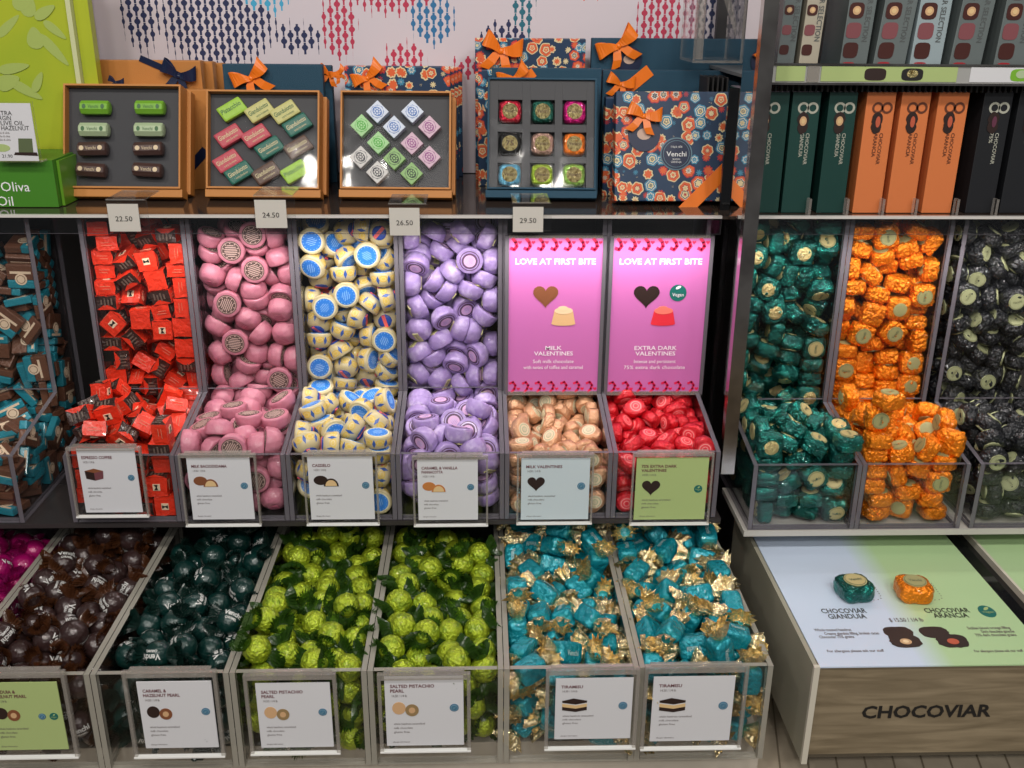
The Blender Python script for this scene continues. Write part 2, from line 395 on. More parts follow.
def mk(kind, i):
    """returns [(part name, MB)], the first being the body"""
    L = []
    if kind == 'slab':
        br = pmat('brown_wrapper', (.14, .06, .035), .35, .1, .2, bump=(300, .3)); te = pmat('teal_wrapper', (.02, .23, .3), .35, .1, .2, bump=(300, .3))
        cr = pmat('cream_seal', (.72, .56, .4), .5)
        m = MB(); m.rbox(-.017, .017, -.0045, .015, -.0045, .0045, br, .0015); m.rbox(-.0171, .0171, -.015, -.0046, -.0046, .0046, te, .0015)
        L.append(('wrapper', m))
        for sgn in (1, -1):
            d = MB(); d.M = Matrix.Rotation(0 if sgn > 0 else math.pi, 4, 'X') @ Matrix.Translation((0, -.0035*sgn, 0))
            d.lathe([(.0072, .0044), (.0072, .0049)], cr, 20, False); d.lathe([(.0052, .0045), (.0052, .00505)], br, 20, False); d.lathe([(.0045, .0045), (.0045, .0052)], cr, 20, False)
            d.box(-.0125, .0125, .0068, .0098, .0045, .0048, cr)
            L.append(('round_seal', d))
    elif kind == 'cube':
        rd = pmat('red_wrapper', (.72, .035, .012), .38, 0, .3, bump=(260, .35)); br = pmat('dark_brown_wrapper', (.035, .015, .012), .35, .1, .3, bump=(300, .5))
        rnd = random.Random(i)
        bm = bmesh.new(); bmesh.ops.create_cube(bm, size=1)
        bmesh.ops.subdivide_edges(bm, edges=bm.edges, cuts=4, use_grid_fill=True)
        for v in bm.verts:
            v.co = Vector((v.co.x*.0245, v.co.y*.0245, v.co.z*.0175))
            v.co += Vector((noise.noise(v.co*120+Vector((i*5, 0, 0))), noise.noise(v.co*120+Vector((0, i*5, 9))), noise.noise(v.co*130+Vector((3, 0, i*5)))))*.0011
        bm.verts.index_update(); bm.normal_update()
        m = MB(); vs = [v.co.copy() for v in bm.verts]
        m.add(vs, [[v.index for v in f.verts] for f in bm.faces if abs(f.normal.x) < .6], rd)
        m2 = MB(); m2.add(vs, [[v.index for v in f.verts] for f in bm.faces if abs(f.normal.x) >= .6], br)
        for sg in (1, -1):      # folded paper flaps over the dark ends
            m.add([(sg*.0128, -.0122, .0088), (sg*.0128, .0122, .0088), (sg*.0134, .002*sg, .0022), (sg*.0134, -.004, .003)], [(0, 1, 2, 3)], rd)
        bm.free(); L.append(('red_band', m)); L.append(('brown_end', m2))
        e = MB(); cr = pmat('cream_print', (.75, .6, .42), .5)
        e.M = Matrix.Translation((0, 0, .0001))
        e.box(-.0042, .0042, -.0042, .0042, .0084, .0094, cr)
        e.add([(-.0036, -.003, .0096), (0, -.0006, .0096), (.0036, -.003, .0096), (.0036, .002, .0096), (0, .0008, .0096), (-.0036, .002, .0096)], [(0, 1, 4, 5), (1, 2, 3, 4)], BLACK)
        for sy in (-1, 1):
            for q in range(2): e.box(-.007, .006-.003*q, sy*.0128-.0003, sy*.0128+.0003, .002-.0035*q, .0025-.0035*q, pmat('faded_print', (.62, .25, .16), .5))
        L.append(('printed_emblem', e))
        g = MB(); gr = pmat('silver_brown_print', (.14, .10, .08), .4)
        for sx in (-1, 1):
            for q in range(4): g.box(sx*.0131-.0003, sx*.0131+.0003, -.008+.0042*q, -.0062+.0042*q, -.006+.002*(q % 2), .002+.001*(q % 3), gr)
        L.append(('end_print', g))
    elif kind in ('pinkdome', 'yellowdome', 'purpledome'):
        if kind == 'pinkdome': body = pmat('pink_wrapper', (.55, .195, .265), .42, 0, .15, bump=(150, .4, 4), var=(120, (.50, .16, .24), .5, .72))
        elif kind == 'purpledome': body = pmat('lilac_wrapper', (.37, .26, .55), .38, 0, .2, bump=(150, .4, 4), var=(90, (.58, .47, .72), .48, .7))
        else:
            body, nt, out = nodes_of('lemon_print_wrapper') if 'lemon' not in MATS else (MATS['lemon'], None, None)
            if nt:
                MATS['lemon'] = body
                b = N(nt, 'ShaderNodeBsdfPrincipled'); b.inputs['Roughness'].default_value = .35; b.inputs['Coat Weight'].default_value = .2
                tc = N(nt, 'ShaderNodeTexCoord'); s = N(nt, 'ShaderNodeSeparateXYZ'); nt.links.new(tc.outputs['Object'], s.inputs[0])
                a = math_n(nt, 'DIVIDE', math_n(nt, 'ARCTAN2', s.outputs[1], s.outputs[0]), 2*math.pi/7)
                fa = math_n(nt, 'ABSOLUTE', math_n(nt, 'SUBTRACT', math_n(nt, 'FRACT', math_n(nt, 'ADD', a, 10)), .5))
                zz = math_n(nt, 'MULTIPLY', math_n(nt, 'ADD', s.outputs[2], .002), 100)
                d = math_n(nt, 'SQRT', math_n(nt, 'ADD', math_n(nt, 'POWER', fa, 2), math_n(nt, 'POWER', math_n(nt, 'ABSOLUTE', zz), 2)))
                disc = ramp_col(nt, d, [(0, (.70, .5, .10)), (.20, (.72, .6, .35)), (.25, (.68, .48, .10)), (.42, (.58, .49, .28))])
                tri = math_n(nt, 'GREATER_THAN', math_n(nt, 'SUBTRACT', fa, math_n(nt, 'MULTIPLY', math_n(nt, 'ABSOLUTE', math_n(nt, 'SUBTRACT', zz, .15)), .28)), .34)
                mx = N(nt, 'ShaderNodeMix'); mx.data_type = 'RGBA'; mx.inputs['B'].default_value = (.03, .1, .4, 1)
                nt.links.new(tri, mx.inputs['Factor']); nt.links.new(disc, mx.inputs['A']); nt.links.new(mx.outputs['Result'], b.inputs['Base Color']); nt.links.new(b.outputs[0], out.inputs['Surface'])
        prof = [(.0125, -.0093), (.0152, -.0095), (.0163, -.0089), (.0167, -.0070), (.0166, -.003), (.0159, .0012), (.0144, .0048), (.0119, .0076), (.0085, .0092), (.0045, .0098), (.0005, .0099)]
        m = MB(); m.lathe(prof, body, 32)
        for k, v in enumerate(m.v):
            a = math.atan2(v.y, v.x); w = math.sin(a*9+i*2)*.00022+noise.noise(v*110+Vector((i*9, 0, 0)))*.0004
            m.v[k] = v+Vector((v.x, v.y, 0)).normalized()*w+Vector((0, 0, noise.noise(v*110+Vector((0, i*9, 0)))*.0006))
        L.append(('foil_wrapper', m))
        fl = Matrix.Rotation(math.pi, 4, 'X'); z = .0094
        def D(r, zz, mat, mm): mm.lathe([(r, z-.0002), (r, z+zz)], mat, 26, False)
        d = MB(); d.M = fl
        if kind == 'pinkdome':
            dk = pmat('brown_print', (.09, .055, .045), .5); lp = pmat('pale_pink_print', (.6, .42, .38), .5)
            D(.0124, .0003, dk, d); D(.0112, .00034, lp, d); D(.0106, .00040, dk, d)
            for q in range(-3, 4):
                h = math.sqrt(max(0, .0078**2-(q*.0022)**2)); d.box(q*.0022-.0005, q*.0022+.0005, -h, h, z, z+.00055, lp)
            for q in range(10):
                a = q*math.pi/5; d.box(.0094*math.cos(a)-.0007, .0094*math.cos(a)+.0007, .0094*math.sin(a)-.0007, .0094*math.sin(a)+.0007, z, z+.0005, lp)
        elif kind == 'purpledome':
            dk = pmat('plum_print', (.10, .045, .1), .5); lp = pmat('pink_lilac_print', (.68, .42, .66), .5)
            D(.0124, .0003, dk, d); D(.0112, .0005, body, d); D(.0098, .0007, dk, d); D(.0074, .0010, lp, d)
            for q in range(-2, 3): d.box(-.0045+abs(q)*.001, .0045-abs(q)*.001, q*.0018-.0003, q*.0018+.0003, z, z+.0012, body)
        else:
            bl = pmat('bright_blue_print', (.03, .22, .72), .4); lb = pmat('pale_blue_print', (.3, .55, .9), .4); cr = pmat('cream_rim', (.8, .74, .5), .5)
            D(.0138, .0002, cr, d); D(.0120, .0005, bl, d)
            for q in range(-2, 3): d.box(-.007+abs(q)*.0018, .007-abs(q)*.0018, q*.0022-.0004, q*.0022+.0004, z, z+.0008, lb)
            for q in range(16):
                a = q*math.pi/8; d.box(.0104*math.cos(a)-.0005, .0104*math.cos(a)+.0005, .0104*math.sin(a)-.0005, .0104*math.sin(a)+.0005, z, z+.0008, lb)
        L.append(('base_label', d))
        if kind == 'purpledome':
            t = MB(); ye = pmat('yellow_label', (.66, .62, .28), .5); bk = pmat('dark_label_print', (.08, .06, .05), .5)
            t.box(-.0085, .0085, -.0038, .0038, .0078, .0103, ye)
            t.text('Cremino', 0, 0, .0042, 0, bk, wid=.014)
            n0 = len(t.v)
            # lettering lies on the crown of the dome
            vs, _ = text_data('Cremino')
            for k in range(n0-len(vs), n0): p = t.v[k]; t.v[k] = Vector((p.x, p.z, .01045))
            L.append(('crown_label', t))
        if kind == 'yellowdome':
            t = MB(); bl = pmat('navy_print', (.02, .07, .38), .4); rdp = pmat('coral_print', (.8, .12, .12), .4)
            t.lathe([(.0094, .0074), (.009, .0092), (.0075, .0104), (.0005, .0107)], bl, 20)
            t.box(-.0085, .0085, -.0022, .0022, .0095, .0110, rdp)
            L.append(('crown_label', t))
        if kind == 'pinkdome':
            t = MB(); dk = pmat('rose_print', (.42, .1, .17), .5)
            for q in range(-1, 2): t.box(-.006, .006, q*.0028-.0003, q*.0028+.0003, .0094, .0102, dk)
            L.append(('crown_print', t))
    elif kind in ('tanheart', 'redheart'):
        if kind == 'tanheart': body = foil('peach_foil', (.66, .36, .20), .36, .5, .2); a_, b_, c_ = (.72, .6, .42), (.32, .38, .22), (.6, .52, .36)
        else: body = foil('scarlet_foil', (.6, .008, .018), .28, .4, .35); a_, b_, c_ = (.78, .05, .07), (.85, .45, .42), (.7, .02, .04)
        n = 36; prof = [(.90, -.0062), (.98, -.0054), (1.02, 0), (1, .0050), (.92, .0062)]; vs = []; fs = []
        def outline(a):
            s = math.sin(a); r = .0130*(1+.24*max(0, -s)**5-.05*max(0, s)**16); return r*.92*math.cos(a), r*1.06*s
        for sc_, z in prof:
            for q in range(n):
                x, y = outline(2*math.pi*q/n); w = 1+.02*math.sin(q*5+i)+.02*noise.noise(Vector((x, y, z))*200+Vector((i, 0, 0)))
                vs.append((x*sc_*w, y*sc_*w, z+.0005*noise.noise(Vector((x, y, z))*160)))
        for k in range(len(prof)-1):
            for q in range(n): j = (q+1) % n; fs.append([k*n+q, k*n+j, (k+1)*n+j, (k+1)*n+q])
        fs.append(list(range(n))[::-1]); fs.append([(len(prof)-1)*n+q for q in range(n)])
        m = MB(); m.add(vs, fs, body, True)
        L.append(('foil_wrapper', m))
        A = pmat(kind+'_label', a_, .5); B = pmat(kind+'_ring', b_, .5); C_ = pmat(kind+'_centre', c_, .5)
        for sg in (0, 1):
            d = MB(); d.M = Matrix.Rotation(math.pi*sg, 4, 'X')
            for r, t, mm in ((.0086, .0002, A), (.0070, .0004, B), (.0062, .0006, A), (.0036, .0008, B), (.0029, .0010, C_)):
                d.lathe([(r, .0056), (r, .0063+t)], mm, 20, False)
            L.append(('round_label', d))
    elif kind in ('greenfoil', 'orangefoil', 'blackfoil'):
        if kind == 'greenfoil': body = foil('emerald_foil', (.006, .115, .095), .2, .8, .4, var=(60, (.015, .28, .23), .52, .68)); d1, d2 = (.5, .43, .2), (.1, .13, .07)
        elif kind == 'orangefoil': body = foil('orange_foil', (.88, .245, .006), .27, .65, .2); d1, d2 = (.36, .35, .16), (.14, .16, .08)
        else: body = foil('black_foil', (.012, .013, .016), .28, .35, .5); d1, d2 = (.38, .40, .22), (.2, .21, .11)
        if kind == 'blackfoil': m = foil_block(.0165, .0165, .0105, 2.6, body, i*3+1, .0024, 5, 125)
        else: m = foil_block(.0152, .0152, .0100, 4.2, body, i*3+2, .0012 if i == 1 else .0025, 5, 125)
        L.append(('foil_wrapper', m))
        A = pmat(kind+'_seal', d1, .45, .15); B = pmat(kind+'_seal_print', d2, .5)
        d = MB(); z0 = .0096 if kind != 'blackfoil' else .0098
        d.lathe([(.0102, z0-.001), (.0102, z0+.0007)], A, 24, False)
        d.lathe([(.0094, z0), (.0094, z0+.0009)], B, 24, False); d.lathe([(.0088, z0), (.0088, z0+.0011)], A, 24, False)
        vs, fs = text_data('Venchi', .03); xs = [p[0] for p in vs]; cx = (min(xs)+max(xs))/2; k = .0115/(max(xs)-min(xs))
        d.add([((p[0]-cx)*k, (p[1]-.35)*.0048, z0+.0013) for p in vs], fs, B)
        L.append(('round_seal', d))
        if kind == 'blackfoil':
            d3 = MB(); d3.M = Matrix.Rotation(math.pi, 4, 'X'); d3.add(d.v, d.f, A); d3.m = [d3.mi(d.mats[k]) for k in d.m]; L.append(('round_seal', d3))
        elif i % 2 or kind == 'greenfoil':
            g = pmat('gold_crinkle', (.75, .6, .28), .3, .9, bump=(500, .6)) if kind != 'orangefoil' else A
            d2_ = MB(); d2_.M = Matrix.Rotation(math.pi, 4, 'X'); d2_.lathe([(.0090, z0-.001), (.0088, z0+.0006), (.006, z0+.0011), (.001, z0+.0013)], g, 20, False)
            L.append(('gold_seal', d2_))
    elif kind in ('brownpearl', 'greenpearl', 'pinkpearl', 'limepearl'):
        P = {'brownpearl': ('cocoa_wrapper', (.036, .018, .017), 'amber_cellophane', (.085, .03, .012)),
             'greenpearl': ('bottle_green_wrapper', (.003, .028, .024), 'dark_green_cellophane', (.008, .03, .024)),
             'pinkpearl': ('magenta_wrapper', (.3, .003, .10), 'magenta_cellophane', (.22, .005, .09)),
             'limepearl': ('lime_foil', (.40, .50, .025), 'green_cellophane', (.04, .10, .014))}[kind]
        if kind == 'limepearl': body = pmat(P[0], P[1], .32, .55, .3, bump=(260, .9, 5), var=(120, (.25, .36, .02), .5, .62)); ce = cello(P[2], P[3], .45, .2)
        else: body = pmat(P[0], P[1], .3, .1, .5, bump=(200, .3, 3)); ce = cello(P[2], P[3], .6, .22)
        m = foil_block(.0146, .0146, .0146, 2.0, body, i+4, .0014 if kind == 'limepearl' else .0005, 5, 190)
        m.smooth = [True]*len(m.smooth)
        L.append(('wrapped_ball', m))
        R1 = .0155 if kind == 'limepearl' else .013
        for fl in (1, -1):
            f = fan(ce, .0055, R1, .0128, i*2+fl+5, n=42, flip=fl, x0=fl*.0108)
            L.append(('wrapper_twist', f))
        if kind != 'limepearl':
            ink = pmat('soft_white_print', (.62, .62, .6), .5)
            L.append(('printed_logo', sphere_text('Venchi', .01545, ink, .019, .0085, .001)))
            if kind != 'pinkpearl': L.append(('printed_caption', sphere_text('CARAMEL', .01545, ink, .013, .0034, -.0052)))
    elif kind == 'teal':
        body = pmat('turquoise_foil', (.008, .28, .35), .24, .4, .4, bump=(190, .8, 4)); go = pmat('gold_foil', (.88, .74, .44), .2, .95, bump=(260, .7, 4))
        m = foil_block(.0158, .0119, .0111, 5.5, body, i+11, .0010, 5, 95)
        L.append(('turquoise_wrapper', m))
        for fl in (1, -1):
            L.append(('gold_foil_end', fan(go, .0045, .0150, .0180, i*7+fl+3, n=20, flip=fl, x0=fl*.0140)))
        ink = pmat('silver_print', (.45, .62, .62), .4, .3)
        t = MB(); vs, fs = text_data('Venchi', .02); xs = [p[0] for p in vs]; cx = (min(xs)+max(xs))/2; k = .015/(max(xs)-min(xs))
        t.add([((p[0]-cx)*k, (p[1]-.35)*.0075, .0118) for p in vs], fs, ink); L.append(('printed_logo', t))
    return L

PRINTS = ('printed_logo', 'printed_caption', 'printed_emblem', 'crown_print')
def make_candy(name, kind, i):
    """a candy: Empty > wrapper and labels > printing on the wrapper"""
    root = bpy.data.objects.new(name, None); root.empty_display_size = .01
    ch = []; body = None
    for pn, m in mk(kind, i):
        o = m.build(pn, loc=Vector((0, 0, 0))); o.location = (0, 0, 0); COL.objects.unlink(o)
        o.parent = body if (pn in PRINTS and body) else root
        if body is None: body = o
        ch.append(o)
    return root, ch
ORD = ['first', 'second', 'third', 'fourth', 'fifth', 'sixth', 'seventh', 'eighth', 'ninth', 'tenth', 'eleventh', 'twelfth', 'thirteenth', 'fourteenth', 'fifteenth', 'sixteenth']
CANDY = {}
def pack(spec, data):
    """spec: bin key -> (object name, kind, noun for the label, where, category, group); data: bin key -> poses"""
    for key, (oname, kind, noun, where, group, facing) in spec.items():
        raw = data[key]; n = len(raw)//7
        poses = []
        for j in range(n):
            t = raw[j*7:j*7+7]
            poses.append((Vector(t[:3])/5000.0, Quaternion([q/100.0 for q in t[3:]]).normalized()))
        rnd = random.Random(key)
        if kind.endswith('dome') and kind != 'pinkdome':
            for j, (p, q) in enumerate(poses):
                if (q @ Vector((0, 0, 1))).dot(-p.normalized()) > .45 and rnd.random() < (.75 if kind == 'purpledome' else .35): poses[j] = (p, q @ Quaternion((0, 1, 0, 0)))
        protos = [make_candy(oname, kind, v) for v in range(4)]
        # rows as they show from the front: sort by height in view, then from the left
        order = sorted(range(n), key=lambda j: proj(poses[j][0])[1])
        rowh = []; per = max(4, math.ceil(math.sqrt(n*.7)), math.ceil(n/16))
        lab = {}
        rows = [order[a:a+per] for a in range(0, n, per)]
        for r, row in enumerate(rows):
            row = sorted(row, key=lambda j: proj(poses[j][0])[0])
            for c, j in enumerate(row): lab[j] = (r, c)
        for j, (p, q) in enumerate(poses):
            v = rnd.randrange(4)
            root, ch = protos[v]
            ro = root.copy(); COL.objects.link(ro)
            ro.location = p+Vector((0, 0, H)); ro.rotation_mode = 'QUATERNION'; ro.rotation_quaternion = q
            s = rnd.uniform(.975, 1.015); ro.scale = (s, s, s)
            first = None
            for c in ch:
                k = c.copy(); COL.objects.link(k); k.parent = ro if c.parent == root else first
                first = first or k
            r, c_ = lab[j]
            up = (q @ Vector((0, 0, 1))).dot(-p.normalized())
            st = facing[0] if up > .6 else facing[2] if up < -.6 else facing[1]
            ro['label'] = f"{noun} {st}, {ORD[c_]} from left in {ORD[r]} row down, {where}"
            CANDY.setdefault(key, []).append(ro)
            ro['category'] = 'wrapped chocolate'; ro['group'] = group
        for root, ch in protos:
            for c in ch: bpy.data.objects.remove(c)
            bpy.data.objects.remove(root)
# ------------------------------------------------------------------ bins
W = .1273; X0 = -.48
def tray_bin(x0, x1, label, zoff=0, fronted=True, tower=True, pale=False):
    """clear gravity bin: tall tower behind, open tray before it"""
    t = thing('candy_bin', label, 'candy bin', ((x0+x1)/2, 1.17, -.580+zoff), 'clear bins of the middle and right rows')
    zb = -.580+zoff; T = .0052; f = -.494+zoff; b = -.470+zoff; top = -.2455
    poly = [(1.060, zb), (1.281, zb), (1.281, top), (1.200, top), (1.200, b), (1.060, f)]
    for s in (0, 1):
        a = x0+.0004 if s == 0 else x1-T-.0004
        m = mb(); m.prism_x(poly, a, a+T, ACR, EDGE); m.build('side_panel', t)
    m = mb(); m.box(x0+T+.001, x1-T-.001, 1.060, 1.0655, zb, f, ACR, EDGE, 'y'); m.build('tray_front', t)
    if tower:
        m = mb(); m.box(x0+T+.001, x1-T-.001, 1.2, 1.2045, b+.004, top, ACR, EDGE, 'y'); m.build('tower_front', t)
    m = mb(); m.box(x0+T+.001, x1-T-.001, 1.066, 1.28, zb, zb+.004, ACR, EDGE, 'z'); m.build('bottom_panel', t)
    m = mb(); m.box(x0+T+.001, x1-T-.001, 1.2745, 1.2805, zb+.0045, top, DARK); m.build('back_panel', t)
    return t
names = ['red cube', 'pink dome', 'lemon print dome', 'lilac dome', 'peach heart', 'scarlet heart']
for i in range(6):
    tray_bin(X0+i*W, X0+(i+1)*W, f"clear tower bin holding the {names[i]} chocolates in the middle row")
tray_bin(-.668, -.536, 'clear tower bin of brown and teal tablets at the far left', 0)
tray_bin(.324, .455, 'clear tower bin of emerald foil squares right of the steel post', -.018)
tray_bin(.455, .586, 'clear tower bin of orange foil squares on the right', -.018)
tray_bin(.597, .731, 'clear tower bin of black foil chocolates at the right edge', -.018)

def low_bin(x0, x1, label):
    t = thing('candy_bin', label, 'candy bin', ((x0+x1)/2, .98, -.748), 'clear open bins of the bottom row')
    T = .0055; zt = -.630; zb = -.748
    for s in (0, 1):
        a = x0+.0004 if s == 0 else x1-T-.0004
        m = mb(); m.prism_x([(.838, zb), (1.150, zb), (1.150, zt), (.838, zt)], a, a+T, ACR, EDGE_L); m.build('side_panel', t)
    m = mb(); m.box(x0+T+.001, x1-T-.001, .838, .8435, zb, zt, ACR, EDGE_L, 'y'); m.build('front_panel', t)
    m = mb(); m.box(x0+T+.001, x1-T-.001, 1.1455, 1.15, zb, zt, ACR_D, EDGE_L, 'y'); m.build('back_panel', t)
    m = mb(); m.box(x0+T+.001, x1-T-.001, .844, 1.145, zb, zb+.004, ACR, EDGE_L, 'z'); m.build('bottom_panel', t)
W2 = .1375
low = ['magenta', 'cocoa brown', 'bottle green', 'left lime green', 'right lime green', 'left turquoise', 'right turquoise']
for i in range(7):
    a = -.389+(i-2)*W2; low_bin(a, a+W2, f"clear open bin of {low[i]} sweets in the bottom row")

# ------------------------------------------------------------------ signs
BR1 = pmat('print_dark_choc', (.025, .011, .009), .5); BR2 = pmat('print_milk_choc', (.22, .075, .03), .5); CRM = pmat('print_cream_fill', (.72, .5, .25), .5)
TANP = pmat('print_nut', (.62, .38, .2), .5); EMB = pmat('print_blue_emblem', (.03, .14, .24), .5); EMBL = pmat('print_pale_blue', (.2, .33, .42), .5); EMG = pmat('print_green_emblem', (.005, .13, .11), .5)
MAROON = pmat('print_maroon', (.16, .05, .06), .5)
def heart_pts(cx, cz, s, n=30):
    P = []
    for k in range(n):
        a = 2*math.pi*k/n
        x = 16*math.sin(a)**3; z = 13*math.cos(a)-5*math.cos(2*a)-2*math.cos(3*a)-math.cos(4*a)
        P.append((cx+x*s/34, cz+z*s/34))
    return P[::-1]
def emblem(t, cx, cz, r, y, green=False):
    m = mb()
    if green:
        m.ell(cx, cz, r, r, y, EMG); m.ell(cx+r*.1, cz+r*.45, r*.3, r*.18, y-.0002, CARD_G, rot=40); m.text('Vegan', cx, cz-r*.1, r*.6, y-.0003, CARD_G, wid=r*1.4)
    else:
        m.ell(cx, cz, r, r, y, EMB); m.ell(cx, cz, r*.78, r*.78, y-.0002, EMBL); m.ell(cx, cz, r*.6, r*.6, y-.0004, EMB); m.ell(cx, cz, r*.38, r*.17, y-.0006, EMBL, rot=45)
    m.build('round_emblem', t)
def picture(t, kind, x, z, s, y):
    m = mb()
    if kind == 'cube':
        m.plate([(x-s*.5, z+s*.22), (x, z+s*.36), (x+s*.5, z+s*.22), (x, z+s*.1)][::-1], y, .0002, BR2)
        m.plate([(x-s*.5, z+s*.22), (x, z+s*.1), (x, z-s*.36), (x-s*.46, z-s*.24)][::-1], y-.0002, .0002, BR1)
        m.plate([(x+s*.5, z+s*.22), (x, z+s*.1), (x, z-s*.36), (x+s*.46, z-s*.24)], y-.0002, .0002, MAROON)
    elif kind in ('milk', 'dark', 'caramel'):
        sh = {'milk': BR2, 'dark': BR1, 'caramel': pmat('print_caramel', (.52, .19, .05), .5)}[kind]
        m.ell(x-s*.2, z+s*.1, s*.34, s*.25, y, sh)
        m.ell(x+s*.3, z-s*.22, s*.36, s*.42, y-.0002, sh, a0=0, a1=180); m.ell(x+s*.3, z-s*.2, s*.28, s*.32, y-.0004, CRM, a0=0, a1=180)
    elif kind == 'pearl':
        m.ell(x-s*.24, z+s*.05, s*.27, s*.3, y, TANP if t['lime'] else BR1); m.ell(x+s*.28, z-s*.05, s*.27, s*.29, y-.0002, BR2 if not t['lime'] else pmat('print_olive', (.3, .2, .09), .5)); m.ell(x+s*.28, z-s*.05, s*.13, s*.14, y-.0004, TANP)
    elif kind == 'heart': m.plate(heart_pts(x-s*.1, z, s*.85), y, .0003, BR1)
    elif kind == 'tira':
        for k, (c, h) in enumerate(((BR1, .1), (CRM, .16), (BR1, .16))):
            za = z+s*.12-k*s*.15
            m.plate([(x-s*.5, za), (x+s*.05, za-s*.09), (x+s*.5, za), (x+s*.5, za-s*h), (x+s*.05, za-s*.09-s*h), (x-s*.5, za-s*h)][::-1], y-k*.0001, .0002, c if k != 1 else CRM)
        m.plate([(x-s*.5, z+s*.12), (x-s*.05, z+s*.24), (x+s*.5, z+s*.12), (x+s*.05, z+s*.03)][::-1], y-.0005, .0002, BR1)
    m.build('product_picture', t)
def sign(Y, quad, hold, lines, price, pic, label, card=CARD, body=3, green=False, two=False, lime=False, dz=0):
    """quad = card corners and hold = holder corners (left, top, right, bottom) as seen in the photograph"""
    l, tp, r, bt = quad; A = atY(l, tp, Y); B = atY(r, bt, Y); A2 = atY(l, bt, Y); x0 = A.x; z1 = A.z; z0 = B.z; x1 = B.x
    hA = atY(hold[0], hold[1], Y); hB = atY(hold[2], hold[3], Y); a0, a1, b0, b1 = hA.x, hB.x, hB.z, hA.z
    t = thing('product_sign', label, 'product sign', ((x0+x1)/2, Y, b0), 'product signs on the bin fronts'); t['lime'] = lime
    m = mb(); m.box(a0, a1, Y+.001, Y+.0028, b0, b1, ACR, FRAME, 'y')
    th = .0022 if Y > .9 else .0036; d = Y-.0032
    for bx in ((a0, a0+th, b0, b1), (a1-th, a1, b0, b1), (a0+th, a1-th, b1-th*1.6, b1)): m.box(bx[0], bx[1], d, Y+.0009, bx[2], bx[3], FRAME)
    m.box(a0, a1, d-.001, Y+.0009, b0-.0012, b0+.0004, SHINE)
    m.box(a0+.006, a1-.006, Y+.0009, Y+.0062, b1-.0005, b1+.0012, FRAME)
    m.build('clear_holder', t)
    m = mb(); m.box(x0, x1, Y-.0002, Y+.0008, z0, z1, card); cd = m.build('card', t); cd['lime'] = lime
    w = x1-x0; h = z1-z0; y = Y-.0006; u = h/100
    m = mb(); z = z1-13*u
    for ln in lines: m.text(ln, x0+w*.07, z, 6.4*u, y, MAROON, 'LEFT', wid=w*(.035*len(ln)), bold=.02); z -= 6.6*u
    m.build('title_lettering', cd)
    m = mb(); m.text(price, x0+w*.09, z-.5*u, 5*u, y, GREYINK, 'LEFT', wid=w*.19); m.build('price_lettering', cd)
    picture(cd, pic, x0+w*.25, z-20*u, w*.32, y)
    m = mb(); zz = z-41*u
    for k in range(body): m.text(('whole hazelnuts caramelised', 'milk chocolate', 'gluten free')[k] if body == 3 else '70% dark', x0+w*.1, zz-k*6*u, 4.2*u, y, GREYINK, 'LEFT', wid=w*(.4, .24, .2)[k])
    m.text('allergen information', x0+w*.08, z0+6*u, 3*u, y, GREYINK, 'LEFT', wid=w*.22); m.build('small_print', cd)
    if two: emblem(cd, x1-w*.28, z1-h*.5, w*.05, y)
    emblem(cd, x1-w*.12, z1-h*(.5 if green else .45), w*.058, y, green)
    return t
YM, YB = 1.0535, .8325
sign(YM, (76, 449, 143, 512), (66, 447, 150, 515), ['ESPRESSO COFFEE'], '14.50 / 1/4 lb', 'cube', 'white card sign with a dark cube picture before the red cubes')
sign(YM, (186, 458, 255, 519), (178, 454, 262, 524), ['MILK BACIODIDAMA'], '14.50 / 1/4 lb', 'milk', 'white card sign with a brown dome picture before the pink domes')
sign(YM, (307, 457, 375, 519), (302, 453, 380, 523), ['CASSIELO'], '14.50 / 1/4 lb', 'dark', 'white card sign with a blackish dome picture before the lemon print domes')
sign(YM, (417, 460, 478, 519.5), (412, 456, 488, 524), ['CARAMEL & VANILLA', 'PANNACOTTA'], '14.50 / 1/4 lb', 'caramel', 'white card sign with an orange brown dome picture before the lilac domes')
sign(YM, (521.5, 458.5, 588, 519), (517, 454, 591.5, 522), ['MILK VALENTINES'], '14.50 / 1/4 lb', 'heart', 'pale blue card sign with a heart before the peach hearts', CARD_B)
sign(YM, (637, 458, 704, 519), (633, 453, 708, 522.5), ['75% EXTRA DARK', 'VALENTINES'], '14.50 / 1/4 lb', 'heart', 'green card sign with a heart before the scarlet hearts', CARD_G, green=True)
sign(YB, (-18, 683, 69, 749), (-28, 672, 80, 755), ['GIANDUIA &', 'HAZELNUT PEARL'], '14.50 / 1/4 lb', 'pearl', 'green card sign with a cut pearl picture before the cocoa brown sweets', CARD_G, green=True, two=True)
sign(YB, (136, 682, 219, 747), (122, 671.5, 226, 754), ['CARAMEL &', 'HAZELNUT PEARL'], '14.50 / 1/4 lb', 'pearl', 'white card sign with a dark cut pearl picture before the bottle green sweets')
sign(YB, (255, 683.5, 334, 746.5), (243, 674, 341, 751), ['SALTED PISTACHIO', 'PEARL'], '14.50 / 1/4 lb', 'pearl', 'white card sign with tan pearls before the left lime green sweets', lime=True)
sign(YB, (384, 677, 464, 744.5), (377, 674, 471, 748.5), ['SALTED PISTACHIO', 'PEARL'], '14.50 / 1/4 lb', 'pearl', 'white card sign with tan pearls before the right lime green sweets', lime=True)
sign(YB, (556, 678.7, 630, 738), (546, 669, 635, 746), ['TIRAMISU'], '14.50 / 1/4 lb', 'tira', 'white card sign with a layered slice before the left turquoise sweets')
